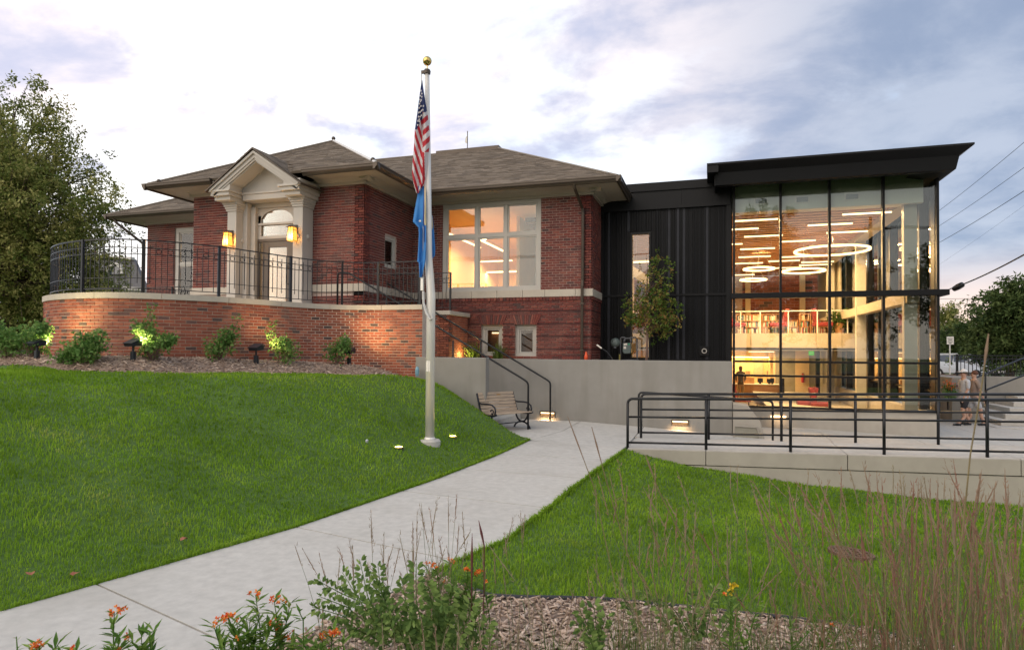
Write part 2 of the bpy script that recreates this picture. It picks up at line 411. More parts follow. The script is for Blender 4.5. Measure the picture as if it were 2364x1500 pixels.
# paving slabs of the path: each slab is a piece with an open joint
def slabpoly(y0, y1, skew0, skew1):
    n = 6; L = []; Rr = []
    for i in range(n+1):
        t = i/n; yl = lerp(y0, y1, t); yr = lerp(y0+skew0, y1+skew1, t)
        L.append((XL(yl)+.01, yl)); Rr.append((XR(yr)-.01, yr))
    return L, Rr
path = thing('path', 'light concrete footpath running from the lower left to the steps', 'path', (-4, 5, 0)); path['kind'] = 'structure'; del path['category']
J = [(.6, -1.1), (1.9, -.85), (3.97, -.61), (5.92, -.45), (7.9, -.25), (9.7, -.1), (11.3, 0), (12.86, -.1)]
for (a, sa), (b, sb) in zip(J, J[1:]):
    L, Rr = slabpoly(a+.009, b-.009, sa, sb); mb = MB()
    n = len(L)
    for i in range(n-1):
        p = [(*L[i], -.12), (*Rr[i], -.12), (*Rr[i+1], -.12), (*L[i+1], -.12)]
        z = [pathz(L[i][1]), pathz(Rr[i][1]), pathz(Rr[i+1][1]), pathz(L[i+1][1])]
        q = [(p[k][0], p[k][1], z[k]) for k in range(4)]
        mb.hexa(p+q)
    mb.build('slab', M_conc2, path)
# landing slabs in front of the steps
for i, pts in enumerate(([(-3.66, 12.88), (-1.69, 12.78), (-1.69, 14.3), (-3.3, 14.3)], [(-3.3, 14.318), (-1.69, 14.318), (-1.69, 16.37), (-3.3, 16.37)], [(-3.68, 12.9), (-3.32, 14.3), (-3.32, 16.37), (-4.9, 16.37), (-4.95, 14.15)], [(-1.67, 14.44), (.45, 14.44), (.45, 16.37), (-1.67, 16.37)])):
    mb = MB(); zz = [max(pathz(y), plz(x)) if i < 3 else plz(x)+.02 for x, y in pts]
    zz = [lerp(pathz(y)+.004, plz(x)+.012, smooth01((x+3)/2)) if x > -3 else pathz(y)+.004 for x, y in pts]
    b0 = [(x, y, -.15) for x, y in pts]; t0 = [(x, y, z) for (x, y), z in zip(pts, zz)]
    k = len(pts); n = len(mb.v); mb.v += b0+t0; mb.f.append(tuple(range(n+k, n+2*k)))
    for a in range(k): mb.f.append((n+a, n+(a+1) % k, n+k+(a+1) % k, n+k+a))
    mb.t = [.5]*(k+1); mb.m = [0]*(k+1)
    mb.build('slab', M_conc2, path)
# lower plaza joints: slabs right of the landing
plz_root = thing('plaza_paving', 'pale concrete paving round the foot of the glass wing', 'paving', (3, 16, -.3)); plz_root['kind'] = 'structure'; del plz_root['category']
for i in range(8):
    for (y0, y1) in ((14.46, 16.36), (16.375, 18.6), (18.615, 21.2), (21.215, 24), (24.015, 27)):
        x0 = .5+i*2.2; x1 = x0+2.185
        if y0 > 18 and x1 < 7: continue
        mb = MB(); mb.hexa([(x0, y0, -.9), (x1, y0, -.9), (x1, y1, -.9), (x0, y1, -.9), (x0, y0, plz(x0)+.012), (x1, y0, plz(x1)+.012), (x1, y1, plz(x1)+.012), (x0, y1, plz(x0)+.012)])
        mb.build('slab', M_conc2, plz_root)
# ---------------------------------------------------------------- ramp with face wall
def rz(x): return .015+.026*(x+1.6)
ramp = thing('ramp', 'pale concrete ramp rising gently to the right between black railings', 'ramp', (1, 13, 0))
xr = [-1.62, -.13, 2.3, 4.9, 7.6, 10.4]
for a, b in zip(xr, xr[1:]):
    mb = MB(); a2 = a+.006; b2 = b-.006
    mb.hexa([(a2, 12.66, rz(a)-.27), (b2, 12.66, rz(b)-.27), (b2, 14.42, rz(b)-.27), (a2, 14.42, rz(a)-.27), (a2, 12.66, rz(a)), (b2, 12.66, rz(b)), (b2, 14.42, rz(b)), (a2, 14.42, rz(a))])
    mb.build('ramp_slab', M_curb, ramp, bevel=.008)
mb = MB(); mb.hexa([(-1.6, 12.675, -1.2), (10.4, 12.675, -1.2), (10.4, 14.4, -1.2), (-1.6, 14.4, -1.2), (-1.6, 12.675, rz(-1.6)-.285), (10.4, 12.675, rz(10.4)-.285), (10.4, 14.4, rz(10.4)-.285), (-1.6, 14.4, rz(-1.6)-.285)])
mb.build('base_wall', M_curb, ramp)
# top surface of the ramp: lighter wearing slab
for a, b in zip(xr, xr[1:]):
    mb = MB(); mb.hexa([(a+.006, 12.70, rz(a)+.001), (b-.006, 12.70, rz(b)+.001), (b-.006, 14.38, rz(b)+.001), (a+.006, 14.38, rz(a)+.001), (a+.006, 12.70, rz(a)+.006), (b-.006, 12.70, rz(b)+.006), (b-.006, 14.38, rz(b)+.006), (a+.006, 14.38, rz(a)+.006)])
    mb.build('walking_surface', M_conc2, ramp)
# ---------------------------------------------------------------- concrete retaining walls
mb = MB(); mb.box(-9.3, .45, 16.38, 16.64, -.6, 1.715)
cw = mb.build('retaining_wall', M_conc, bevel=.012); tag(cw, 'long grey poured concrete wall below the brick wing and black cladding', 'wall')
mb = MB(); mb.box(-6.86, -5.05, 13.88, 14.12, -.5, 1.77)
fw = mb.build('retaining_wall', M_conc, bevel=.012); tag(fw, 'short grey concrete wall beside the steps, left behind the bench', 'wall')
# ---------------------------------------------------------------- steps
st = thing('stairs', 'concrete steps climbing left between the two concrete walls', 'stairs', (-5, 15, 0))
for i in range(18):
    x1 = -4.95-i*.305; z = .09+.1597*(i+1); mb = MB(); mb.box(x1-.32, x1, 14.13, 16.37, z-.3, z); mb.build('step', M_conc2, st)
mb = MB()
for i in range(18):
    x1 = -4.96-i*.305; z = .09+.1597*(i+1)-.301; mb.box(x1-.304, x1-.0, 14.13, 16.37, -.5, z)
mb.build('stair_base', M_conc, st)
# little concrete cheek blocks at the end of the long wall
ck = thing('cheek_block', 'small sloped concrete block with a framed recess at the end of the long wall', 'block', (.7, 16, -.1))
mb = MB(); mb.prism([(.46, 16.1, -.3), (1.2, 16.1, -.3), (1.08, 16.1, .27), (.80, 16.1, .66), (.46, 16.1, .70)], (0, .8, 0)); mb.build('block', M_curb, ck, bevel=.01)
mb = MB(); mb.prism([(.50, 16.07, -.2), (1.06, 16.07, -.2), (.97, 16.07, .17), (.50, 16.07, .17)], (0, .02, 0)); mb.build('recess_panel', mat('recess_grey', (.25, .24, .20), .9), ck)
mb = MB(); mb.bar((.50, 16.06, .18), (1.0, 16.06, .17), .03, .025); mb.bar((1.0, 16.06, .17), (1.09, 16.06, -.2), .03, .025); mb.build('recess_frame', M_curb, ck)

# ================================================================ BRICKWORK
VAR = 12
def brick_proto(L, h, dpt, mt):
    out = []
    for i in range(VAR):
        mb = MB(); j = lambda s: random.uniform(-s, s)
        a, b = -L/2+j(.002), L/2+j(.002)
        mb.hexa([(a, 0, 0), (b, 0, 0), (b, dpt, 0), (a, dpt, 0), (a, j(.0015), h), (b, j(.0015), h), (b, dpt, h), (a, dpt, h)], skip=(4,), tone=(i+.5)/VAR)
        me_o = mb.build('brick', mt, local=True); me = me_o.data; bpy.data.objects.remove(me_o); out.append(me)
    return out
def hole_cut(s0, s1, z0, z1, holes):
    segs = [(s0, s1)]
    for a, b, c, d in holes:
        if z1 <= c+.01 or z0 >= d-.01: continue
        n = []
        for p, q in segs:
            if q <= a or p >= b: n.append((p, q)); continue
            if p < a: n.append((p, a))
            if q > b: n.append((b, q))
        segs = n
    return [x for x in segs if x[1]-x[0] > .012]
def brick_rows(P0, du, L, z0, z1, h, bl, holes=(), jt=.013, zfun=None, recess=None):
    """P0 ground point of the face, du unit direction along it (outward normal = du x -z ... faces the viewer)"""
    out = []; k = 0; z = z0
    while z+h*.6 < z1:
        off = (k % 2)*bl/2; s = -off
        zt = min(z+h, z1)
        while s < L:
            a = max(s, 0)+jt/2; b = min(s+bl, L)-jt/2
            if b-a > .03:
                for p, q in hole_cut(a, b, z, zt, holes):
                    rec = 0
                    if recess and recess(k):
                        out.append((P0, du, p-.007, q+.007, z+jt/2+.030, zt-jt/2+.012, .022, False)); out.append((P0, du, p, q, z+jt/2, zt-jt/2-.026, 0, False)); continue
                    out.append((P0, du, p, q, z+jt/2, zt-jt/2, rec, q-p > bl-jt-.004 and zt-z > h-.003))
            s += bl
        z += h; k += 1
    return out
def make_bricks(rows, parent, mt, protos, bl, h, limit=300, curve=None, jt=.011):
    def frame(r):
        P0, du, p, q, za, zb, rec, full = r
        if curve: c, d = curve((p+q)/2)
        else: c = Vector(P0)+Vector(du)*((p+q)/2); d = Vector(du)
        return c, d
    items = []
    for r in rows:
        c, d = frame(r); n = Vector((d.y, -d.x, 0)); items.append((depth((c.x, c.y, r[4])), c, d, n, r))
    vis = []
    for it in items:
        u, v = pix((it[1].x, it[1].y, it[4][4]))
        g_ = -10 < u < 2374 and -10 < v < 1510 and (Vector(it[1])-O).dot(it[3]) < 0
        vis.append(g_)
    cand = sorted([i for i in range(len(items)) if vis[i] and items[i][4][7] and items[i][4][6] == 0], key=lambda i: items[i][0]/max(.2, abs((items[i][1]-O).normalized().dot(items[i][3]))))[:limit]
    cs = set(cand); mb = MB()
    for i, (dp, c, d, n, r) in enumerate(items):
        p, q, za, zb, rec = r[2], r[3], r[4], r[5], r[6]
        pr = random.uniform(-.002, .003)-rec; tone = 0. if rec else min(.999, max(0, random.betavariate(2.2, 2.0)+(-.35 if random.random() < .12 else 0)))  # set-back strips get the darkest tone: groove shade put into the colour
        if i in cs:
            me = protos[min(VAR-1, int(tone*VAR))]; o = bpy.data.objects.new('brick', me); COL.objects.link(o)
            w = Vector((c.x, c.y, za))+n*(.009+pr); o.location = w; o.rotation_euler = (0, 0, math.atan2(d.y, d.x)); o.parent = parent; o.matrix_parent_inverse = Matrix.Translation(-wloc(parent))
        else:
            hl = (q-p)/2; f = Vector((c.x, c.y, za))+n*(.009+pr); bk = f-n*.035; up = Vector((0, 0, zb-za))
            mb.hexa([f-d*hl, f+d*hl, bk+d*hl, bk-d*hl, f-d*hl+up, f+d*hl+up, bk+d*hl+up, bk-d*hl+up], tone, skip=(4,))
    if mb.v:
        o = mb.build('brickwork', mt, parent); stuff(o)
def wall_cells(mb, P0, du, L, z0, z1, thick, holes=(), mi=0):
    du = Vector(du); n = Vector((du.y, -du.x, 0)); P0 = Vector(P0)
    S_ = sorted({0, L}|{min(L, max(0, x)) for hh in holes for x in hh[:2]}); Zs = sorted({z0, z1}|{min(z1, max(z0, x)) for hh in holes for x in hh[2:]})
    for a, b in zip(S_, S_[1:]):
        for c, d in zip(Zs, Zs[1:]):
            mx, mz = (a+b)/2, (c+d)/2
            if b-a < 1e-4 or d-c < 1e-4 or any(q[0] < mx < q[1] and q[2] < mz < q[3] for q in holes): continue
            A = P0+du*a; B = P0+du*b; T = -n*thick
            z_ = lambda v, z: (v.x, v.y, z)
            mb.hexa([z_(A, c), z_(B, c), z_(B+T, c), z_(A+T, c), z_(A, d), z_(B, d), z_(B+T, d), z_(A+T, d)], mi=mi)
# ---------------------------------------------------------------- terrace wall (curved)
CP = [(-15.0, 13.6), (-15.15, 12.3), (-14.95, 11.2), (-14.3, 10.3), (-13.4, 9.72), (-12.35, 9.42), (-11.4, 9.44), (-10.72, 9.80), (-10.25, 10.32), (-9.88, 10.95), (-9.62, 11.7), (-9.38, 12.5), (-9.12, 13.15), (-8.68, 13.62), (-8.05, 13.83), (-7.4, 13.87), (-6.70, 13.88)]
def catmull(P, n=10):
    out = []
    for i in range(len(P)-1):
        p0 = P[max(i-1, 0)]; p1 = P[i]; p2 = P[i+1]; p3 = P[min(i+2, len(P)-1)]
        for k in range(n):
            t = k/n; out.append(tuple(.5*((2*p1[j])+(-p0[j]+p2[j])*t+(2*p0[j]-5*p1[j]+4*p2[j]-p3[j])*t*t+(-p0[j]+3*p1[j]-3*p2[j]+p3[j])*t**3) for j in range(2)))
    out.append(P[-1]); return out
CC = catmull(CP); CCs = [0]
for a, b in zip(CC, CC[1:]): CCs.append(CCs[-1]+math.dist(a, b))
CL = CCs[-1]
def curve_at(s, off=0.):
    s = max(0, min(CL-1e-6, s)); i = 0
    lo, hi = 0, len(CCs)-1
    while hi-lo > 1:
        m_ = (lo+hi)//2
        if CCs[m_] <= s: lo = m_
        else: hi = m_
    a, b = CC[lo], CC[lo+1]; t = (s-CCs[lo])/(CCs[lo+1]-CCs[lo])
    a2 = CC[max(lo-1, 0)]; b2 = CC[min(lo+2, len(CC)-1)]
    d = Vector((b[0]-a[0], b[1]-a[1], 0)).normalized()
    c = Vector((lerp(a[0], b[0], t), lerp(a[1], b[1], t), 0)); n = Vector((d.y, -d.x, 0))
    return c+n*off, d
ZC = 3.04
tw = thing('terrace_wall', 'curved orange red brick terrace wall with a limestone coping', 'wall', (-11, 11, 1.7))
def ribbon(mb, s0, s1, o0, o1, z0, z1, st=.12):
    n = max(1, int((s1-s0)/st)); 
    for i in range(n):
        a = s0+(s1-s0)*i/n; b = s0+(s1-s0)*(i+1)/n
        p = [curve_at(a, o1)[0], curve_at(b, o1)[0], curve_at(b, o0)[0], curve_at(a, o0)[0]]
        mb.hexa([(q.x, q.y, z0) for q in p]+[(q.x, q.y, z1) for q in p])
mb = MB(); ribbon(mb, 0, CL, -.30, -.035, .9, ZC-.118); 
mb.build('mortar_core', M_mortar2, tw)
bh, bl = .0677, .2032
P1 = brick_proto(bl-.013, bh-.013, .045, M_brick2)
rows = []
k = 0; z = ZC-.118-bh
while z > .85:
    s = -(k % 2)*bl/2
    while s < CL-.05:
        a = max(0, s)+.0065; b = min(CL, s+bl)-.0065
        if b-a > .03:
            c, d = curve_at((a+b)/2); 
            g_ = gz(c.x+d.y*.1, c.y-d.x*.1-.05) if c.y < 13.95 else 0
            if z > g_-.15: rows.append((None, None, a, b, z+.0065, z+bh-.0065, 0, b-a > bl-.015))
        s += bl
    z -= bh; k += 1
make_bricks(rows, tw, M_brick2, P1, bl, bh, 300, curve=lambda s: curve_at(s, -.035))
sj = [0, 1.2, 2.6]
cl_ = []
s = 0.
while s < CL-.3: cl_.append(s); s += 1.28
cl_.append(CL+.0)
for a, b in zip(cl_, cl_[1:]):
    mb = MB(); ribbon(mb, a+.005, b-.004, -.33, 0, ZC-.118, ZC); mb.build('coping', M_stone, tw)
# end return of the first block, going back
rp = thing('terrace_pier', 'brick block with limestone cap behind the flagpole, right of the steps rail', 'wall', (-7, 16.7, 1.7))
# second block: behind the stairs
X1 = -6.98; YB = 16.22
mb = MB(); wall_cells(mb, (-9.0, YB+.02, 0), (1, 0, 0), 1.98, 1.0, ZC-.12, .3); wall_cells(mb, (-7.02, YB+.02, 0), (0, 1, 0), 1.4, 1.0, ZC-.12, .3); mb.build('mortar_core', M_mortar2, rp)
rr = brick_rows((-9.0, YB+.01, 0), (1, 0, 0), 1.99, 1.70, ZC-.12, bh, bl)+brick_rows((-7.01, YB+.01, 0), (0, 1, 0), 1.4, 1.70, ZC-.12, bh, bl)
make_bricks(rr, rp, M_brick2, P1, bl, bh, 200)
mb = MB(); mb.box(-9.0, -6.95, YB-.04, YB+.32, ZC-.118, ZC); mb.box(-7.3, -6.95, YB+.324, 17.7, ZC-.118, ZC); mb.build('coping', M_stone, rp, bevel=.015)
# return of the front block (right end, going back a little)
mb = MB(); wall_cells(mb, (-6.725, 13.93, 0), (0, 1, 0), .19, .9, ZC-.12, .25); mb.build('end_core', M_mortar2, tw)
rr = brick_rows((-6.72, 13.92, 0), (0, 1, 0), .2, 1.7, ZC-.12, bh, bl); make_bricks(rr, tw, M_brick2, P1, bl, bh, 0)
# terrace floor
mb = MB(); pts = [curve_at(CL*i/60, -.25)[0] for i in range(61)]
poly = [(p.x, p.y, 0) for p in pts]+[(-6.9, 14.12, 0), (-9.9, 14.12, 0), (-9.9, 16.4, 0), (-9.9, 18, 0), (-15, 18, 0)]
poly = [(x, y, 2.80) for x, y, _ in poly]
mb.prism(poly, (0, 0, .12)); struct(mb.build('terrace_floor', M_conc2))
mb = MB(); mb.box(-20.3, -15.0, 15.3, 18.0, 1.0, 2.90); struct(mb.build('side_terrace', M_conc2))
mb = MB(); mb.box(-9.9, -8.95, 16.4, 17.8, 2.7, 2.92); struct(mb.build('terrace_walk', M_conc2))
# ================================================================ BRICK LIBRARY
lib = thing('brick_library', 'old red brick library wing with hipped shingle roof and white gabled entrance', 'building', (-11.4, 17.75, 1.7))
XW0, XW1, YF = -19.52, -3.30, 17.75; XP0, XP1, YP = -14.64, -8.92, 14.9; ZT = 6.42; BZ0, BZ1 = 3.50, 3.71
MW = (-7.90, -4.78, BZ1, 6.40)          # main window opening x0,x1,z0,z1
BW = [(-7.75, -7.05, 1.78, 2.70), (-6.62, -5.95, 1.78, 2.70), (-5.56, -4.90, 1.78, 2.70)]
SWN = (16.00, 16.70, 4.30, 5.22)
LW = (-18.27, -16.6, 2.95, 6.20)
PO = (-12.70, -10.76, 2.9, ZT)
bb = (BZ0-.10, BZ1)
mb = MB()
fx = lambda x: x-XP1
wall_cells(mb, (XP1, YF, 0), (1, 0, 0), XW1-XP1, 3.41, ZT+.05, .3, [(fx(a), fx(b), c, d) for a, b, c, d in [MW]])
wall_cells(mb, (XP1, YF+.015, 0), (1, 0, 0), XW1-XP1-.015, 1.2, 3.409, .27, [(fx(a), fx(b), c, d) for a, b, c, d in BW])
wall_cells(mb, (XW1, YF, 0), (0, 1, 0), 3., 3.41, ZT+.05, .3); wall_cells(mb, (XW1-.015, YF+.016, 0), (0, 1, 0), 3., 1.2, 3.409, .27)
wall_cells(mb, (XP1, YP, 0), (0, 1, 0), YF-YP, 1.2, ZT+.05, .3, [(SWN[0]-YP, SWN[1]-YP, SWN[2], SWN[3])])
wall_cells(mb, (XP0, YP, 0), (1, 0, 0), XP1-XP0, 1.2, ZT+.05, .3, [(PO[0]-XP0, PO[1]-XP0, PO[2], 5.95)])
wall_cells(mb, (XW0, YF, 0), (1, 0, 0), XP0-XW0, 1.2, ZT+.05, .3, [(LW[0]-XW0, LW[1]-XW0, LW[2], LW[3])])
mb.box(XP0, XP0+.3, YP+.3, YF, 1.2, ZT); mb.box(XW0, XW0+.3, YF+.3, 27.8, 1.2, ZT); mb.box(XW1-.3, XW1-.001, 20.8, 28, 3.2, ZT)
mb.box(XW0+.3, -3.6, 27.5, 27.8, 1.2, ZT)
mb.build('mortar_core', M_mortar, lib)
bh2, bl2 = .0735, .2135
P2 = brick_proto(bl2-.015, bh2-.0145, .045, M_brick)
G = .004
rows = []
def arch(h):  # splayed lintel zone above a basement window
    return (h[0]-.16, h[1]+.16, h[3], h[3]+.30)
holesF = [MW]+BW
zl = BZ0-.10
nlow = int((zl-1.66)/bh2)
# lower rusticated part: every fifth course has a set-back strip with painted groove shade
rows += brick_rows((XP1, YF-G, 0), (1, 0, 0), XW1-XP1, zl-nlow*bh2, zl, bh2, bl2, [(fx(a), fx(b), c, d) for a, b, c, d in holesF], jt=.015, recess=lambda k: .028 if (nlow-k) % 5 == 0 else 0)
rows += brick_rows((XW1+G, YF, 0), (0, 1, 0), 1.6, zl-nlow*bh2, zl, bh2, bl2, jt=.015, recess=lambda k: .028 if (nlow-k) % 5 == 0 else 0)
for z0, z1 in ((BZ1, ZT),):
    rows += brick_rows((XP1, YF-G, 0), (1, 0, 0), XW1-XP1, z0, z1, bh2, bl2, [(fx(MW[0]), fx(MW[1]), MW[2], MW[3])], jt=.015)
    rows += brick_rows((XW1+G, YF, 0), (0, 1, 0), 1.6, z0, z1, bh2, bl2, jt=.015)
    rows += brick_rows((XP1+G, YP, 0), (0, 1, 0), YF-YP, z0, z1, bh2, bl2, [(SWN[0]-YP, SWN[1]-YP, SWN[2], SWN[3])], jt=.015)
    rows += brick_rows((XP0, YP-G, 0), (1, 0, 0), XP1-XP0, z0, z1, bh2, bl2, [(PO[0]-XP0, PO[1]-XP0, 2.9, 5.95)], jt=.015)
    rows += brick_rows((XW0, YF-G, 0), (1, 0, 0), XP0-XW0, z0, z1, bh2, bl2, [(LW[0]-XW0, LW[1]-XW0, LW[2], LW[3])], jt=.015)
for P0, du, L, hl in (((XP1+G, YP, 0), (0, 1, 0), YF-YP, []), ((XP0, YP-G, 0), (1, 0, 0), XP1-XP0, [(PO[0]-XP0, PO[1]-XP0, 2.5, 4)]), ((XW0, YF-G, 0), (1, 0, 0), XP0-XW0, [(LW[0]-XW0, LW[1]-XW0, 2.5, 4)])):
    rows += brick_rows(P0, du, L, 2.665, zl, bh2, bl2, hl, jt=.015)
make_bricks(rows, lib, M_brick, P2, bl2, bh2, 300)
# soldier courses: under the stone band and at the foot, and the splayed lintels
mb = MB()
def soldier(P0, du, L, z0, z1, proud, alt=0, w=.073):
    du = Vector(du); n = Vector((du.y, -du.x, 0)); P0 = Vector(P0); k = 0; s = 0
    while s < L-.02:
        a, b = s+.006, min(L, s+w)-.006; pr = proud+(alt if k % 2 else 0)+random.uniform(-.002, .002)
        A = P0+du*a+n*pr; B = P0+du*b+n*pr; T = -n*(pr+.05); q = lambda v, z: (v.x, v.y, z)
        mb.hexa([q(A, z0), q(B, z0), q(B+T, z0), q(A+T, z0), q(A, z1), q(B, z1), q(B+T, z1), q(A+T, z1)], random.random()*.9+.05); s += w; k += 1
soldier((XP1, YF, 0), (1, 0, 0), XW1-XP1, BZ0-.095, BZ0-.004, .035, .012, .1)
soldier((XW1, YF, 0), (0, 1, 0), 1.6, BZ0-.095, BZ0-.004, .035, .012, .1)
soldier((XP1, YP, 0), (0, 1, 0), YF-YP, BZ0-.095, BZ0-.004, .035, .012, .1)
for a, b in ((-4.86, XW1),): soldier((a, YF, 0), (1, 0, 0), b-a, 1.665, 1.79, .012)
soldier((XP1, YP-.0, 0), (1, 0, 0), .001, 1, 1.1, 0)
for x0, x1, z0, z1 in BW:
    n = 13; zt = z1+.285
    for i in range(n):
        def xx(t, top): 
            e = .15 if top else 0.02
            return lerp(x0-e, x1+e, t)
        a, b = (i+.08)/n, (i+.92)/n; y0 = YF-.028-random.uniform(0, .003); y1 = YF+.03
        mb.hexa([(xx(a, 0), y0, z1+.004), (xx(b, 0), y0, z1+.004), (xx(b, 0), y1, z1+.004), (xx(a, 0), y1, z1+.004), (xx(a, 1), y0, zt), (xx(b, 1), y0, zt), (xx(b, 1), y1, zt), (xx(a, 1), y1, zt)], random.random())
stuff(mb.build('lintel_brick', M_brick, lib))
# limestone band in separate stones
def stones(P0, du, cuts, z0, z1, proud, th=.2):
    du = Vector(du); n = Vector((du.y, -du.x, 0)); P0 = Vector(P0)
    for a, b in zip(cuts, cuts[1:]):
        mb = MB(); A = P0+du*(a+.004)+n*proud; B = P0+du*(b-.004)+n*proud; T = -n*(proud+.03); q = lambda v, z: (v.x, v.y, z)
        mb.hexa([q(A, z0), q(B, z0), q(B+T, z0), q(A+T, z0), q(A, z1), q(B, z1), q(B+T, z1), q(A+T, z1)]); mb.build('band_stone', M_stone, lib, bevel=.006)
stones((XP1+.055, YF, 0), (1, 0, 0), [0, 1.1, 1.95, 2.75, 3.55, 4.22, 5.12, XW1-XP1], BZ0, BZ1, .055)
stones((XW1, YF-.055, 0), (0, 1, 0), [0, 1.62], BZ0, BZ1, .055)
stones((XP1, YP-.055, 0), (0, 1, 0), [0, 1.45, YF-YP], BZ0, BZ1, .055)
stones((XP0-.055, YP, 0), (1, 0, 0), [0, 1.68], BZ0, BZ1, .055); stones((-10.49, YP, 0), (1, 0, 0), [0, XP1+10.49], BZ0, BZ1, .055)
mb = MB(); mb.box(-4.95, -3.2, YF-.12, YF-.002, 1.5, 1.664); mb.build('foundation_ledge', M_stone, lib, bevel=.01)
# frieze at the top of the walls
mb = MB()
for x0, x1, y0, y1 in ((XW0-.08, XP0-.004, YF-.09, YF-.005), (XP1+.004, XW1+.08, YF-.09, YF-.005), (XW1+.005, XW1+.09, YF-.004, 27.9), (XP0-.08, XP1+.08, YP-.09, YP-.005), (XP1+.005, XP1+.09, YP-.004, YF-.1)):
    mb.box(x0, x1, y0, y1, ZT-.04, ZT+.075)
    mb.box(x0-.04, x1+.04, y0-.04, y1+.04, ZT+.076, ZT+.12)
mb.build('frieze', M_soffit, lib)
# ---------------------------------------------------------------- windows
M_glassd = glass('dim_glass', (.8, .8, .78), .8)
def sash(parent, x0, x1, y, z0, z1, w=.055, d=.05, axis='x', pane=True, gl=None):
    """one glazed sash; returns it"""
    mb = MB()
    for a, b, c, e in ((x0, x1, z0, z0+w), (x0, x1, z1-w, z1), (x0, x0+w, z0+w, z1-w), (x1-w, x1, z0+w, z1-w)):
        if axis == 'x': mb.box(a, b, y, y+d, c, e)
        else: mb.box(y-d, y, a, b, c, e)
    f = mb.build('sash', M_win, parent, bevel=.005)
    if pane:
        mb = MB(); a, b, c, e = x0+w-.003, x1-w+.003, z0+w-.003, z1-w+.003
        if axis == 'x': mb.box(a, b, y+d*.4, y+d*.4+.006, c, e)
        else: mb.box(y-d*.4-.006, y-d*.4, a, b, c, e)
        mb.build('pane', gl or (M_glassd if z1 < 3 else M_glass), f)
    return f
def window(x0, x1, z0, z1, y, cols, rows_, fw=.11, mul=.07, setb=.10, name='window', label=None, axis='x', sill=False, fd=.09):
    mb = MB()
    def bx(a, b, y0, y1, c, e):
        if axis == 'x': mb.box(a, b, y0, y1, c, e)
        else: mb.box(-y1, -y0, a, b, c, e) if False else mb.box(2*y-y1, 2*y-y0, a, b, c, e)
    ya = y+setb-.03; yb = ya+fd
    bx(x0, x1, ya, yb, z1-fw, z1); bx(x0, x1, ya-.02, yb, z0, z0+fw*.7); bx(x0, x0+fw, ya, yb, z0+fw*.7, z1-fw); bx(x1-fw, x1, ya, yb, z0+fw*.7, z1-fw)
    f = mb.build(name, M_win, lib, bevel=.006, label=label)
    xi0, xi1, zi0, zi1 = x0+fw, x1-fw, z0+fw*.7, z1-fw
    xs = [xi0+(xi1-xi0)*c for c in cols]; zs = [zi0+(zi1-zi0)*c for c in rows_]
    mb = MB()
    for x in xs[1:-1]: bx(x-mul/2, x+mul/2, ya+.005, yb-.01, zi0, zi1)
    for z in zs[1:-1]:
        for a, b in zip(xs, xs[1:]): bx(a+(mul/2 if a != xi0 else 0), b-(mul/2 if b != xi1 else 0), ya+.008, yb-.012, z-mul/2, z+mul/2)
    if len(mb.v): mb.build('mullion', M_win, f)
    for i, (a, b) in enumerate(zip(xs, xs[1:])):
        for c, e in zip(zs, zs[1:]):
            a2 = a+(mul/2+.002 if a != xi0 else .002); b2 = b-(mul/2+.002 if b != xi1 else .002); c2 = c+(mul/2+.002 if c != zi0 else .002); e2 = e-(mul/2+.002 if e != zi1 else .002)
            sash(f, a2, b2, (ya+.025) if axis == 'x' else (2*y-ya-.025), c2, e2, w=.045, axis=axis)
    return f
W1 = window(MW[0], MW[1], MW[2], MW[3], YF, (0, .345, .665, 1), (0, .635, 1), fw=.13, mul=.085, setb=.05, label='large six pane window with warm lit room behind')
for a, b, c, d in BW: window(a, b, c, d, YF, (0, 1), (0, 1), fw=.11, setb=.14)
window(SWN[0], SWN[1], SWN[2], SWN[3], XP1, (0, 1), (0, 1), fw=.09, setb=.06, axis='y', label='small narrow window in the side of the entrance bay')
window(LW[0], LW[1], LW[2], LW[3], YF, (0, .5, 1), (0, .62, 1), fw=.15, setb=.06, label='tall window mostly hidden behind the entrance bay')
# ---------------------------------------------------------------- roof
ZE = 6.62; OH = .85
def shingles(name, A, B, C, D, parent, expo=.145, tab=.30, skip=None):
    """quad A(left eave) B(right eave) C(right top) D(left top)"""
    A, B, C, D = map(Vector, (A, B, C, D)); n = (B-A).cross(D-A).normalized(); mb = MB()
    hgt = ((D+C)/2-(A+B)/2).length; rows_ = int(hgt/expo)
    for r_ in range(rows_):
        t0 = r_/rows_; t1 = min(1, (r_+1.0)/rows_)
        L0 = A.lerp(D, t0); R0 = B.lerp(C, t0); L1 = A.lerp(D, t1); R1 = B.lerp(C, t1)
        w = (R0-L0).length
        if w < .05: break
        x = -random.random()*tab
        while x < w:
            a = max(0, x)/w; b = min(w, x+tab*random.uniform(.8, 1.15))
            xe = b; b = b/w
            if b-a > .002:
                h0 = n*random.uniform(.010, .020); h1 = n*.004
                if skip and skip(L0.lerp(R0, (a+b)/2)): x = xe if xe < w else w+1; continue
                p = [L0.lerp(R0, a+.004/w), L0.lerp(R0, b-.004/w), L1.lerp(R1, b), L1.lerp(R1, a)]
                mb.face([p[0]+h0, p[1]+h0, p[2]+h1, p[3]+h1], tone:=random.random())
                mb.face([p[0], p[1], p[1]+h0, p[0]+h0], tone*.5)
            x = xe if xe < w else w+1
    o = mb.build(name, M_shing, parent); stuff(o); return o
def slab_quad(mb, pts, t=.05):
    pts = [Vector(p) for p in pts]; n = (pts[1]-pts[0]).cross(pts[-1]-pts[0]).normalized()
    mb.prism([p-n*.003 for p in pts], -n*t)
x0, x1, y0, y1 = XW0-OH-.03, XW1+OH, YF-OH, 28.6; t_ = 5.16; zr = 9.41
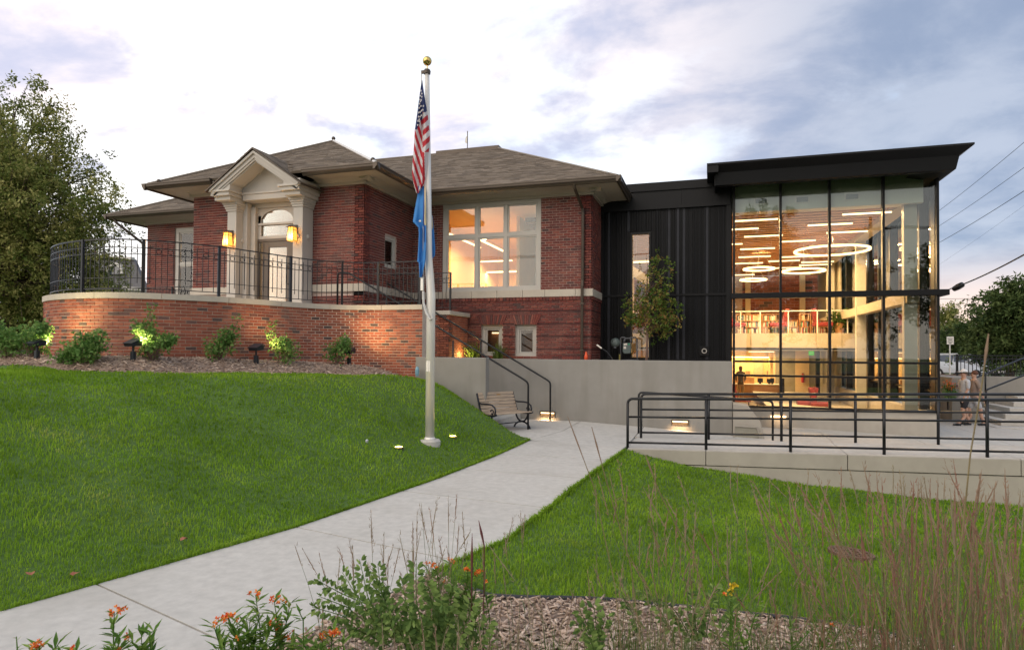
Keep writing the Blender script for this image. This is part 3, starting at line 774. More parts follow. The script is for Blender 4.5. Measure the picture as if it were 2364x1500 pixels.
Q = dict(fl=(x0, y0, ZE), fr=(x1, y0, ZE), br=(x1, y1, ZE), bl=(x0, y1, ZE), tfl=(x0+t_, y0+t_, zr), tfr=(x1-t_, y0+t_, zr), tbr=(x1-t_, y1-t_, zr), tbl=(x0+t_, y1-t_, zr))
mb = MB()
for p in (('fl', 'fr', 'tfr', 'tfl'), ('fr', 'br', 'tbr', 'tfr'), ('br', 'bl', 'tbl', 'tbr'), ('bl', 'fl', 'tfl', 'tbl')): slab_quad(mb, [Q[k] for k in p])
mb.face([Q['tfl'], Q['tfr'], Q['tbr'], Q['tbl']]); rf = mb.build('main_roof', M_shing, lib)
shingles('shingle', Q['fl'], Q['fr'], Q['tfr'], Q['tfl'], rf)
px0, px1, py = XP0-OH, XP1+.82, YP-OH; pm = (px0+px1)/2; pt = pm-px0; zp = 8.70
R0_ = (pm, py+pt, zp); Rb = (pm, 24.2, zp)
yN = 15.30; zN = ZE+(yN-py)*(zp-ZE)/pt
mb = MB(); slab_quad(mb, [(px0, py, ZE), (-12.77, py, ZE), R0_]); slab_quad(mb, [(-12.77, py, ZE), (-11.72, yN, zN), R0_]); slab_quad(mb, [(-11.72, yN, zN), (-10.67, py, ZE), R0_]); slab_quad(mb, [(-10.67, py, ZE), (px1, py, ZE), R0_]); slab_quad(mb, [(px1, py, ZE), (px1, 24, ZE), Rb, R0_]); slab_quad(mb, [(px0, 24, ZE), (px0, py, ZE), R0_, Rb])
rf2 = mb.build('entrance_roof', M_shing, lib)
shingles('shingle', (px0, py, ZE), (px1, py, ZE), R0_, R0_, rf2, skip=lambda q: abs(q.x+11.72) < 1.05*(yN-q.y)/(yN-py)-.02)
shingles('shingle', (px1, py, ZE), (px1, 22, ZE), (pm, 22, zp), R0_, rf2)
# hip and ridge caps, finial balls
M_hip = mat('hip_cap', (.22, .19, .16), .7); M_hipw = mat('pale_hip_flashing', (.62, .60, .58), .4, .3)
mb = MB()
def cap(a, b, r=.035): a = Vector(a); b = Vector(b); mb.tube([a+Vector((0, 0, .03)), b+Vector((0, 0, .03))], r, 6)
cap(Q['fr'], Q['tfr']); cap(Q['fl'], Q['tfl']); cap((px0, py, ZE), R0_); cap(R0_, Rb); cap(Q['tfl'], Q['tfr'], .03)
mb.build('hip_cap', M_hip, lib)
mb = MB(); cap((px1, py, ZE), R0_, .045); mb.build('pale_hip_cap', M_hipw, lib)
for p in ((x1-.28, y0+.28, ZE+.14), (px1-.2, py+.2, ZE+.17), (px0+.2, py+.2, ZE+.14), (R0_[0], R0_[1], zp+.1)):
    mb = MB(); mb.ball(p, .065, 10); mb.tube([(p[0], p[1], p[2]-.12), p], .02, 6); mb.build('finial_ball', M_gutter, lib, smooth=True)
# raised deck edge at the top, with the weather vane
mb = MB(); mb.box(at(1007, 358, y0+t_).x, x1-t_+.03, y0+t_-.03, y0+t_+1.2, zr-.05, zr+.13); mb.build('roof_deck', M_gutter, lib)
wv = thing('weather_vane', 'small weather vane pole standing on the flat top of the roof', 'weather vane', (-6.9, 22.5, zr+.11))
b = at(1079, 345, y0+t_+.5); tpt = at(1079.5, 303, y0+t_+.5); yv = y0+t_+.5; wv.location = (b.x, yv, zr+.13)
mb = MB(); mb.tube([(b.x, yv, zr+.1), (b.x, yv, tpt.z)], .018, 6); mb.build('pole', M_gutter, wv)
mb = MB(); mb.prism([(b.x-.11, yv, tpt.z-.42), (b.x-.02, yv, tpt.z-.48), (b.x-.01, yv, tpt.z-.18), (b.x-.07, yv, tpt.z-.22)], (0, .02, 0)); mb.build('vane', M_white, wv)
# gutters (one per run) and soffits
def gutter(P0, P1, nrm):
    """ogee gutter swept from P0 to P1, nrm points outward"""
    P0 = Vector(P0); P1 = Vector(P1); nv = Vector(nrm); mb = MB()
    prof = [(-.02, -.15), (.03, -.15), (.05, -.11), (.09, -.07), (.095, -.02), (.115, -.015), (.115, .012), (-.02, .012)]
    mb.prism([P0+nv*a+Vector((0, 0, b)) for a, b in prof], P1-P0); return mb.build('gutter', M_gutter, lib)
gutter((x0-.11, y0, ZE), (px0, y0, ZE), (0, -1, 0)); gutter((px1+.1, y0, ZE), (x1+.11, y0, ZE), (0, -1, 0)); gutter((x1, y0-.112, ZE), (x1, 28, ZE), (1, 0, 0)); gutter((x0, y0-.112, ZE), (x0, 28, ZE), (-1, 0, 0))
gutter((px0-.11, py, ZE), (-13.20, py, ZE), (0, -1, 0)); gutter((-10.24, py, ZE), (px1+.11, py, ZE), (0, -1, 0)); gutter((px1, py-.112, ZE), (px1, y0+.0, ZE), (1, 0, 0)); gutter((px0, py-.112, ZE), (px0, y0, ZE), (-1, 0, 0))
for B_x in ((x0+.02, px0-.02, y0+.02, YF+.1, ZE-.10, ZE-.06), (px1+.02, x1-.02, y0+.02, YF+.1, ZE-.10, ZE-.06), (XW1+.002, x1-.02, YF+.1, 28, ZE-.10, ZE-.06), (x0+.02, XW0, YF+.1, 28, ZE-.10, ZE-.06), (px0+.02, -13.16, py+.02, YP+.1, ZE-.10, ZE-.06), (-10.28, px1-.02, py+.02, YP+.1, ZE-.10, ZE-.06), (XP1+.002, px1-.02, YP+.1, YF+.1, ZE-.10, ZE-.06), (px0+.02, XP0, YP+.1, YF, ZE-.10, ZE-.06)): mb = MB(); mb.box(*B_x); mb.build('soffit', M_soffit, lib)
# slanted moulding between soffit and wall
def cove(P0, P1, nrm):
    mb = MB(); P0 = Vector(P0); P1 = Vector(P1); nv = Vector(nrm)
    mb.prism([P0+nv*a+Vector((0, 0, b)) for a, b in ((0, ZT+.03), (.12, ZT+.03), (.20, ZT+.07), (.32, ZE-.101), (0, ZE-.101))], P1-P0); mb.build('cove_moulding', M_soffit, lib)
P = lambda x, y: (x, y, 0)
cove(P(XP1, YF), P(XW1+.3, YF), (0, -1, 0)); cove(P(XW1, YF-.3), P(XW1, 26), (1, 0, 0)); cove(P(XP1, YP-.3), P(XP1, YF-.3), (1, 0, 0)); cove(P(-10.3, YP), P(XP1+.3, YP), (0, -1, 0)); cove(P(XP0, YP), P(-13.15, YP), (0, -1, 0)); cove(P(XW0, YF), P(XP0-.3, YF), (0, -1, 0))
# downspouts
def downspout(pts, name='downspout', r=.045):
    mb = MB(); mb.tube(pts, r, 8); o = mb.build(name, M_gutter, lib, smooth=False)
    for z in (pts[-1][2]+.4, (pts[-1][2]+pts[-2][2])/2+.6):
        q = MB(); q.box(pts[-1][0]-.06, pts[-1][0]+.06, pts[-1][1]-.055, pts[-1][1]+.06, z, z+.03); q.build('strap', M_gutter, o)
X_ = -3.53; downspout([(X_-.09, y0-.02, ZE-.1), (X_-.09, y0+.02, ZE-.22), (X_-.02, YF-.12, ZT-.42), (X_, YF-.085, ZT-.55), (X_, YF-.085, 3.95), (X_, YF-.15, 3.78), (X_, YF-.15, 1.55)])
xl_ = at(330, 600, YF-.1).x
downspout([(xl_-.55, y0+.03, ZE-.1), (xl_-.50, y0+.05, ZE-.25), (xl_-.02, YF-.12, ZT-.7), (xl_, YF-.1, ZT-.9), (xl_, YF-.1, 2.9)])
# ---------------------------------------------------------------- entrance portal
YG, YC0, YC1 = 13.9, 14.4, 14.87; GX = -11.72; GA = 7.24; GE = 6.28; GH = 1.44
en = lib
CLX = (-12.97, -12.67); CRX = (-10.79, -10.50)
def col_(x0, x1, nm='entrance_column'):
    mb = MB(); mb.box(x0, x1, YC0, YC1, 2.92, 5.77); 
    mb.box(x0-.04, x1+.04, YC0-.04, YC1+.0, 2.92, 3.16); mb.box(x0-.02, x1+.02, YC0-.02, YC1, 3.161, 3.21)
    c = mb.build(nm, M_trim, lib, bevel=.006)
    mb = MB()
    for i, (z, e) in enumerate(((5.77, .03), (5.83, .05), (5.89, .075), (5.95, .10))): mb.box(x0-e, x1+e, YC0-e, YC1-.001, z+.001, z+.0595)
    mb.build('capital', M_trim, c, bevel=.008)
    for cxx, cyy, nx in ((x0+(x1-x0)/2, YC0-.012, 0), (x1+.012 if x0 < -11 else x1+.012, YC0+.25, 1)):
        mb = MB(); Mx = Matrix.Rotation(R(90), 3, 'X') if not nx else Matrix.Rotation(R(90), 3, 'Y')
        mb.lathe((cxx, cyy, 4.98), [(.068, -.02), (.068, .004), (.05, .022), (.02, .03)] if nx else [(.068, -.02), (.068, .004), (.05, .022), (.02, .03)], 16, M=Mx); mb.build('rosette', M_trim, c, smooth=True)
    return c
col_(*CLX); col_(*CRX)
mb = MB()   # jambs behind the columns, lintel panel above, soffit of the porch
YJ = 14.89
mb.box(-12.668, -12.52, 14.66, YJ+.2, 2.92, 6.05); mb.box(-10.94, -10.792, 14.66, YJ+.2, 2.92, 6.05); mb.box(-11.10, -10.941, 14.8, YJ+.2, 2.92, 6.05)
mb.box(-12.519, -12.361, 14.80, YJ+.2, 2.92, 5.95); mb.box(-12.66, -10.80, YJ-.02, YJ+.22, 5.93, 6.3)
mb.build('door_surround', M_trim, lib, bevel=.005)
# entablature: two side blocks and a recessed beam
mb = MB()
for a, b in ((-13.20, -12.52), (-10.94, -10.27)):
    mb.box(a+.08, b-.08, YG+.17, YJ, 6.012, 6.12); mb.box(a+.02, b-.04, YG+.08, YJ, 6.121, 6.22); mb.box(a-.02, b, YG+.03, YJ, 6.221, 6.275)
    mb.box(a+.12, b-.03, YG+.10, YJ-.001, 6.276, 6.42)
mb.box(-12.519, -10.941, 14.46, YJ-.03, 6.06, 6.22); mb.box(-12.519, -10.941, 14.43, YJ-.03, 6.221, 6.275)
mb.build('entablature', M_trim, lib, bevel=.006)
mb = MB()   # tympanum set back, raking cornice
mb.prism([(-12.95, 14.50, 6.276), (-10.5, 14.50, 6.276), (GX, 14.50, 7.10)], (0, .05, 0)); mb.build('tympanum', M_trim, lib)
sl = Vector((GH, 0, GA-GE)).normalized()
def rake(sgn, off, w, ya, yb, t0=0, t1=0):
    a = Vector((GX+sgn*GH, 0, GE)); b = Vector((GX, 0, GA)); d = (b-a).normalized(); n = Vector((-d.z*sgn*-1, 0, 0)); n = Vector((0, 1, 0)).cross(d)*(1 if sgn < 0 else -1)
    if n.z < 0: n = -n
    # slab below the roof line: offset 'off' downward, thickness w
    p = [a-n*off, a-n*(off+w)]
    # extend to the centre plane
    def hit(q): k = (GX-q.x)/d.x; return q+d*k
    q0, q1 = hit(p[0]), hit(p[1])
    mb.prism([(p[0].x, ya, p[0].z), (p[1].x, ya, p[1].z), (q1.x, ya, q1.z), (q0.x, ya, q0.z)], (0, yb-ya, 0))
mb = MB()
for s_ in (-1, 1): rake(s_, .0, .06, YG, 15.0); rake(s_, .0605, .09, YG+.05, 14.9); rake(s_, .151, .05, YG+.08, 14.55)
mb.build('raking_cornice', M_trim, lib)
mb = MB()
for s_ in (-1, 1): rake(s_, .21, .02, YG+.12, 14.499)
mb.build('porch_ceiling', M_trim, lib)
gr = MB()
for s_ in (-1, 1):
    a = Vector((GX+s_*(GH+.10), YG-.04, GE-.03)); b = Vector((GX, YG-.04, GA+.07)); c = Vector((GX, 16.2, GA+.07)); d_ = Vector((GX+s_*(GH+.10), 16.2, GE-.03))
    gr.prism([a, b, c, d_], (0, 0, -.035))
pr_ = gr.build('porch_roof', M_gutter, lib)
shingles('shingle', (GX+GH+.10, YG-.03, GE-.025), (GX+GH+.10, 16.2, GE-.025), (GX, 16.2, GA+.075), (GX, YG-.03, GA+.075), pr_)
shingles('shingle', (GX-GH-.10, 16.2, GE-.025), (GX-GH-.10, YG-.03, GE-.025), (GX, YG-.03, GA+.075), (GX, 16.2, GA+.075), pr_)
# door, transom and fanlight (between x -12.3 and -10.36)
DX0, DX1 = -12.36, -11.10; YD = 14.92
fr = MB()
fr.box(DX0, DX1, YD, YD+.1, 5.05, 5.14); fr.box(DX0, DX0+.10, YD, YD+.1, 5.14, 5.72); fr.box(DX1-.10, DX1, YD, YD+.1, 5.14, 5.72); fr.box(DX0, DX1, YD-.03, YD+.1, 5.44, 5.50)
fo = fr.build('transom_frame', M_trim, lib, bevel=.004)
mb = MB(); mb.box(DX0+.10, DX1-.10, YD+.04, YD+.048, 5.14, 5.44); mb.build('pane', M_glass, fo)
# fanlight: board with an elliptical opening
mb = MB(); cxm = (DX0+DX1)/2; A_, B_ = .55, .33; zb_ = 5.54
n = 24; top = 5.92
for i in range(n):
    t0 = math.pi*i/n; t1 = math.pi*(i+1)/n
    xa, za = cxm-A_*math.cos(t0), zb_+B_*math.sin(t0); xb, zb2 = cxm-A_*math.cos(t1), zb_+B_*math.sin(t1)
    mb.hexa([(xa, YD, za), (xb, YD, zb2), (xb, YD+.05, zb2), (xa, YD+.05, za), (xa, YD, top), (xb, YD, top), (xb, YD+.05, top), (xa, YD+.05, top)])
mb.box(DX0, cxm-A_, YD, YD+.05, 5.50, top); mb.box(cxm+A_, DX1, YD, YD+.05, 5.50, top)
fo = mb.build('fanlight_board', M_trim, lib)
mb = MB(); mb.box(cxm-A_, cxm+A_, YD+.03, YD+.036, 5.51, top-.02); mb.build('pane', M_glass, fo)
M_door = mat('brown_door_paint', (.105, .085, .07), .5, var=.08)
d0 = at(597, 620, YD).x; d1 = at(676, 620, YD).x
mb = MB(); mb.box(DX0, DX0+.03, YD-.02, YD+.09, 2.92, 5.05); mb.box(DX1-.12, DX1, YD-.02, YD+.09, 2.92, 5.05); mb.box(DX0+.03, DX1-.12, YD-.02, YD+.09, 4.97, 5.05); mb.box(-12.19, -12.155, YD-.01, YD+.08, 2.92, 4.97)
dfm = mb.build('door_frame', M_door, lib, bevel=.004)
mb = MB(); mb.box(DX0+.031, -12.191, YD+.03, YD+.036, 2.95, 4.97); mb.build('sidelight', M_glass, dfm)
dx0, dx1 = -12.15, DX1-.125
mb = MB(); mb.box(dx0, dx0+.16, YD, YD+.05, 2.94, 4.965); mb.box(dx1-.16, dx1, YD, YD+.05, 2.94, 4.965); mb.box(dx0+.16, dx1-.16, YD, YD+.05, 4.80, 4.965); mb.box(dx0+.16, dx1-.16, YD, YD+.05, 2.94, 3.2)
dr = mb.build('door', M_door, lib, bevel=.004)
mb = MB(); mb.box(dx0+.158, dx1-.158, YD+.02, YD+.028, 3.19, 4.81); mb.build('door_glass', M_glass, dr)
mb = MB(); mb.tube([(dx1-.10, YD, 4.25), (dx1-.10, YD-.07, 4.25), (dx1-.10, YD-.07, 3.75), (dx1-.10, YD, 3.75)], .014, 6); mb.build('handle', M_black, dr)
# ---------------------------------------------------------------- rooms inside the brick wing
M_wallin = mat('warm_plaster', (.72, .50, .27), .7, var=.05); M_ceilin = mat('cream_ceiling', (.75, .62, .42), .7, var=.04)
mb = MB()
mb.box(-9.1, -3.65, 18.1, 26.5, 6.38, 6.44); mb.box(-9.1, -3.65, 26.5, 26.6, 2.9, 6.4); mb.box(-9.2, -9.1, 18.1, 26.5, 2.9, 6.4); mb.box(-3.64, -3.605, 20.5, 26.6, 2.9, 6.4)
mb.build('inner_wall', M_wallin, lib)
mb = MB(); mb.box(-14.3, -9.2, 15.25, 26.5, 2.82, 2.90); mb.box(-9.2, -3.65, 18.1, 26.5, 2.82, 2.90); mb.box(-9.1, -3.65, 18.06, 26.5, 1.5, 1.6); mb.build('inner_floor', M_floor, lib)
mb = MB(); mb.box(-14.3, -9.25, 19.5, 19.6, 2.9, 6.4); mb.box(-14.3, -9.25, 15.2, 19.5, 6.2, 6.3); mb.box(-19.1, -14.7, 19.9, 20.0, 2.9, 6.4); mb.box(-19.1, -14.7, 18.06, 20.5, 6.3, 6.4); mb.box(-9.24, -9.2, 15.25, 17.4, 2.9, 6.2); mb.box(-19.19, -19.12, 18.06, 19.89, 2.9, 6.3); mb.build('hall_wall', M_wallin, lib)
mb = MB(); mb.box(-9.1, -3.7, 18.12, 18.15, 1.6, 2.85); mb.build('basement_blind', mat('brown_blind', (.24, .11, .055), .8, stretch=(1, 1, 20)), lib)
def area(name, loc, size, e, col=(1, .60, .27), rot=(0, 0, 0), sy=None, par=None, shape='RECTANGLE'):
    ld = bpy.data.lights.new(name, 'AREA'); ld.energy = e; ld.color = col; ld.size = size; ld.shape = shape
    if shape in ('RECTANGLE', 'ELLIPSE'): ld.size_y = sy or size
    o = bpy.data.objects.new(name, ld); COL.objects.link(o); o.location = loc; o.rotation_euler = rot; return o
def linlight(x, y, z, L, along='x', e=14, lab='', cord=.4, grp='slim linear pendant lights in the library', W_=.07, src=True):
    """slim pendant: emissive diffuser below a housing, hung on two wires"""
    t = thing('linear_light', lab, 'pendant light', (x, y, z), grp)
    a, b = (L/2, W_/2) if along == 'x' else (W_/2, L/2)
    mb = MB(); mb.box(x-a, x+a, y-b, y+b, z, z+.035); mb.build('diffuser', M_lamp, t)
    mb = MB(); mb.box(x-a, x+a, y-b, y+b, z+.036, z+.075); mb.build('housing', M_white, t)
    if cord:
        mb = MB()
        for s in (-.8, .8):
            dx, dy = (a*s, 0) if along == 'x' else (0, b*s)
            mb.tube([(x+dx, y+dy, z+.075), (x+dx, y+dy, z+.075+cord)], .004, 4)
        mb.build('wire', M_white, t)
    if src: area('linear_lamp', (x, y, z-.02), (L if along == 'x' else W_), e, sy=(W_ if along == 'x' else L))
    return t
G1 = 'pendant lights in the brick wing'
linlight(-8.3, 20.6, 5.75, 3.0, 'y', 60, 'long pendant light running back behind the upper left pane of the big window', .8, G1)
_a, _b = atz(1103, 552, 5.6), atz(1166, 583, 5.6); linlight((_a.x+_b.x)/2, (_a.y+_b.y)/2, 5.6, abs(_b.y-_a.y), 'y', 60, 'pendant light slanting behind the middle lower pane of the big window', 1.4, G1)
linlight(-8.35, 24.0, at(1065, 607, 24).z, 1.4, 'x', 40, 'low pendant light behind the lower left pane of the big window', 1.7, G1)
linlight(-8.4, 25., at(1065, 632, 25).z, 1.5, 'x', 40, 'lowest pendant light behind the lower left pane of the big window', 2, G1)
linlight(-11.5, 17.0, 5.8, 2.2, 'x', 18, 'pendant light seen through the fanlight over the entrance door', .3, G1)
linlight(-11.3, 18.2, 5.45, 1.8, 'x', 18, 'pendant light seen through the transom over the entrance door', .6, G1)
linlight(-17.6, 19.0, 5.9, 1.6, 'x', 70, 'pendant light behind the left window of the brick wing', .3, G1)
linlight(-6.25, 18.08, 2.45, .25, 'x', 1.2, 'small lamp glowing behind the middle basement window', 0, G1, src=False)
for i, (x, y, z) in enumerate(((-7.15, 19.4, 5.62), (-4.95, 19.4, 5.72))):
    mb = MB(); mb.ball((x, y, z), .09, 12); tag(mb.build('globe_lamp', M_bulb, smooth=True), ('round globe lamp behind the upper left pane of the big window', 'round globe lamp behind the upper right pane of the big window')[i], 'lamp', 'globe lamps behind the big window')
# bookcase deep in the room
BOOKC = [(.55, .42, .28), (.45, .10, .06), (.10, .16, .22), (.60, .55, .40), (.30, .20, .10), (.12, .22, .14), (.65, .62, .58)]
M_books = [mat('book_cover', c, .6, var=0) for c in BOOKC]
def bookcase(x0, x1, y, z0, shelves, sh=.34, lab='', along=1, n=26, wood=None, grp='bookcases in the library'):
    t = thing('bookcase', lab, 'bookcase', ((x0+x1)/2, y, z0), grp)
    W_ = wood or M_wood; H_ = shelves*sh+.04
    mb = MB(); mb.box(x0, x0+.03, y, y+.3, z0, z0+H_); mb.box(x1-.03, x1, y, y+.3, z0, z0+H_); mb.box(x0+.03, x1-.03, y+.27, y+.3, z0, z0+H_); mb.build('frame', W_, t)
    for k in range(shelves+1): mb = MB(); mb.box(x0+.031, x1-.031, y, y+.269, z0+k*sh, z0+k*sh+.028); mb.build('shelf', W_, t)
    mb = MB()
    for k in range(shelves):
        x = x0+.05
        while x < x1-.09:
            w = random.uniform(.025, .06)
            if random.random() > .12: mb.box(x, x+w-.004, y+.03, y+.2, z0+k*sh+.03, z0+k*sh+.03+random.uniform(.18, .28), mi=random.randrange(7))
            x += w
    stuff(mb.build('book', M_books, t)); return t
bookcase(-7.6, -5.6, 25.6, 2.9, 4, lab='bookcase seen through the lower middle pane of the big window')
bookcase(-5.5, -3.7, 25.6, 2.9, 4, lab='bookcase seen through the lower right pane of the big window')
# ================================================================ MODERN WING
ext = thing('modern_library_wing', 'modern black and glass library wing with a big black overhanging roof', 'building', (2, 19.3, 0))
YX = 19.30; GX0, GX1 = .54, 5.68; ZG0, ZG1 = .38, 6.74
# --- cladding
c0 = -3.28; c1 = .36
nw0, nw1 = at(1456, 680, YX).x, at(1502, 680, YX).x; nwz1 = at(1480, 537, YX).z; nwz0 = at(1480, 829, YX).z
ctop = at(1540, 482, YX).z; cbot = 1.66; cmid = at(1600, 680, YX).z
mb = MB(); wall_cells(mb, (c0, YX+.06, 0), (1, 0, 0), c1-c0+.16, cbot-.1, 7.0, .25, [(nw0-c0, nw1-c0, nwz0, nwz1)]); mb.build('backing_wall', M_blackm, ext)
x = c0+.02; random.seed(11)
while x < c1-.05:
    w = random.choice((.022, .022, .028, .03, .03, .075)); gp = random.choice((.016, .02, .028, .034)); dp = random.choice((.022, .038, .055))
    if x+w > c1: break
    for (za, zb) in ((cbot+.06, cmid-.03), (cmid+.03, ctop)):
        for (p, q) in hole_cut(0, 1, 0, 1, []) or [(0, 1)]:
            pass
        segs = [(za, zb)]
        if x+w > nw0-.05 and x < nw1+.05: segs = [(max(za, nwz1+.05), zb)] if zb > nwz1 else []
        for p, q in segs:
            if q-p < .1: continue
            mb = MB(); mb.box(x, x+w, YX+.06-dp, YX+.059, p, q, tone=(.95 if w > .05 else random.random()*.6)); mb.build('rib', M_clad, ext)
    x += w+gp
for a, b in ((c0, nw0-.05), (nw1+.05, c1)):
    mb = MB(); mb.box(a, b, YX-.012, YX+.055, cmid-.03, cmid+.03); mb.build('joint_trim', M_blackm, ext)
    mb = MB(); mb.box(a, b, YX-.012, YX+.055, cbot, cbot+.06); mb.build('base_trim', M_blackm, ext)
mb = MB(); mb.box(-3.296, -3.20, YX-.03, YX+.35, 1.0, 6.9); mb.build('brick_junction_trim', M_blackm, ext)
mb = MB(); mb.box(c1+.001, GX0-.05, YX-.03, YX+.058, -.3, 6.2); mb.build('corner_post', M_blackm, ext)
# parapet bands over the cladding
zb1 = at(1540, 437-6, YX-.03).z
mb = MB(); mb.box(c0, GX0-.06, YX-.05, YX+.058, ctop, ctop+.10); mb.build('head_trim', M_blackm, ext)
mb = MB(); mb.box(c0+.02, -.9, YX-.02, YX+.058, ctop+.101, 6.74); mb.build('parapet_panel', M_blackm, ext)
mb = MB(); mb.box(-.895, .30, YX-.02, YX+.058, ctop+.101, 6.74); mb.build('parapet_panel', M_blackm, ext)
mb = MB(); mb.box(-3.0, .05, YX-.06, YX+.4, 6.741, 7.0); mb.build('parapet_coping', M_blackm, ext, bevel=.01)
# narrow window
mb = MB(); w = .05
for a, b, c, d in ((nw0, nw1, nwz0, nwz0+w), (nw0, nw1, nwz1-w, nwz1), (nw0, nw0+w, nwz0+w, nwz1-w), (nw1-w, nw1, nwz0+w, nwz1-w)): mb.box(a, b, YX-.03, YX+.12, c, d)
f = mb.build('narrow_window', M_blackw, ext, label='narrow full height window lit warm from inside')
mb = MB(); mb.box(nw0+w, nw1-w, YX+.05, YX+.06, nwz0+w, nwz1-w); mb.build('pane', M_glass, f)
# round exhaust vent on a square plate
vp = at(1626, 810, YX)
mb = MB(); mb.box(vp.x-.14, vp.x+.14, YX-.06, YX-.02, vp.z-.14, vp.z+.14); f = mb.build('vent_plate', M_blackm, ext, bevel=.01)
mb = MB(); mb.torus((vp.x, YX-.075, vp.z), (1, 0, 0), (0, 0, 1), .062, .014, 20, 6); mb.build('vent_ring', mat('vent_ring_grey', (.45, .43, .40), .5), f, smooth=True)
# --- concrete plinth under the glass
mb = MB(); mb.box(GX0-.2, GX1-.03, YX-.02, YX+.25, -.8, ZG0-.005); mb.box(GX1-.28, GX1-.031, YX+.251, 36, -.8, ZG0-.005); mb.build('plinth', M_curb, ext)
# --- curtain wall, front
MX = [GX0, at(1802, 560, YX).x, at(1915, 560, YX).x, at(2039, 560, YX).x, GX1]
ZH = [ZG0, 1.28, 1.68, 3.55, ZG1]
def vmul(x, z0, z1, w=.055, nm='mullion'): mb = MB(); mb.box(x-w/2, x+w/2, YX-.06, YX+.10, z0, z1); return mb.build(nm, M_blackw, ext, bevel=.004)
for i, x in enumerate(MX):
    xx = x+.03 if i == 0 else (x-.03 if i == 4 else x)
    vmul(xx, ZG0+.05, 3.47, .06); vmul(xx, 3.63, ZG1, .06)
for a, b in zip(MX, MX[1:]):
    for z in (ZH[1], ZH[2]): mb = MB(); mb.box(a+.032, b-.032, YX-.05, YX+.09, z-.03, z+.03); mb.build('transom', M_blackw, ext)
    for z0, z1 in ((ZG0+.05, ZH[1]-.03), (ZH[1]+.03, ZH[2]-.03), (ZH[2]+.03, 3.47), (3.63, ZG1-.02)):
        mb = MB(); mb.box(a+.03, b-.03, YX+.02, YX+.032, z0, z1); mb.build('pane', M_glassb, ext)
mb = MB(); mb.box(GX0-.02, GX1+.02, YX-.08, YX+.10, ZG0, ZG0+.049); mb.build('sill', M_blackw, ext)
mb = MB(); mb.box(GX0-.05, GX1+.20, YX-.16, YX+.10, 3.475, 3.625); mb.box(GX1+.021, GX1+.20, YX+.101, 35, 3.475, 3.625); mb.build('belt_canopy', M_blackm, ext, bevel=.008)
# --- east side wall: fins and glass
ys = [YX+.05, 20.4, 22.0, 23.5, 25.0, 26.7, 28.6, 30.6, 32.6, 35]
mb = MB(); mb.box(GX1-.07, GX1+.01, YX+.101, YX+.42, ZG0, ZG1); mb.build('corner_panel', M_blackw, ext)
for y in ys[1:]:
    mb = MB(); mb.box(GX1-.17, GX1, y-.07, y+.07, ZG0, ZG1); mb.build('fin', M_blackw, ext)
ya = [YX+.421]+ys[1:]
for a, b in zip(ya, ya[1:]):
    for z0, z1 in ((ZG0+.05, 3.47), (3.63, ZG1-.02)):
        mb = MB(); mb.box(GX1-.05, GX1-.038, a+(.0 if a < 20 else .07), b-.07, z0, z1); mb.build('pane', M_glassb, ext)
for a, b in zip(ya, ya[1:]):
    mb = MB(); mb.box(GX1-.06, GX1-.02, a+(.01 if a < 20 else .071), b-.071, .9, .96); mb.build('transom', M_blackw, ext)
# --- roof: lipped fascia leaning in towards the glass, swept round front and east side
XO0, XO1 = -.17, 6.10; YO = 18.1
prof = [(0, 7.12), (0, 7.07), (.24, 6.90), (.30, 6.57), (.38, 6.55), (1.12, 6.70)]   # inset from the outer line, z
mb = MB(); x1_ = XO1
pts_f = [(ins, z) for ins, z in prof]
def ring(ins): return (XO0+(.02 if ins < .05 else .24), YO+ins, XO1-ins)
for (i0, z0), (i1, z1) in zip(prof, prof[1:]):
    xa0 = XO0+(0 if i0 < .15 else .22); xa1 = XO0+(0 if i1 < .15 else .22)
    A = (xa0, YO+i0, z0); B = (XO1-i0, YO+i0, z0); Cc = (XO1-i0, 36, z0); A1 = (xa1, YO+i1, z1); B1 = (XO1-i1, YO+i1, z1); C1 = (XO1-i1, 36, z1)
    mb.face([A1, B1, B, A]); mb.face([B1, C1, Cc, B])
mb.face([(XO0, YO, 7.12), (XO1, YO, 7.12), (XO1, 36, 7.12), (XO0, 36, 7.12)])
mb.build('fascia', M_blackm, ext)
mb = MB(); mb.box(XO0-.0, XO0+.3, YO+.02, YO+.25, 6.87, 7.119); mb.box(XO0+.0, XO0+.22, YO+.25, 36, 6.87, 7.119); mb.box(XO0+.20, XO0+.24, YO+.30, 36, 6.56, 7.0)
mb.prism([(XO0+.24, YO+.22, 6.90), (XO0+.24, YO+.30, 6.57), (XO0+.24, YO+.38, 6.55), (XO0+.24, YO+1.12, 6.70), (XO0+.24, YO+1.18, 7.05), (XO0+.24, YO+.22, 7.0)], (.02, 0, 0))
mb.build('roof_end', M_blackm, ext)
mb = MB(); mb.box(.0, GX1+.1, YX-.03, YX+.1, ZG1+.001, ZG1+.30); mb.box(GX1-.2, GX1+.1, YX+.1, 36, ZG1+.001, ZG1+.3); mb.box(-3.2, GX1+.2, YX+.4, 36, 6.95, 7.05); mb.box(.0, .46, YX-.06, YX-.031, 6.2, 6.8); mb.build('roof_deck', M_blackm, ext)
# ================================================================ INSIDE THE GLASS WING
M_bulk = mat('white_bulkhead', (.66, .68, .62), .6, var=.03); M_beam = mat('cream_steel_beam', (.42, .37, .29), .5, var=.03); M_colw = mat('white_column', (.42, .40, .35), .5, var=.03)
M_vent = mat('vent_grey', (.20, .23, .24), .6)
inn = ext
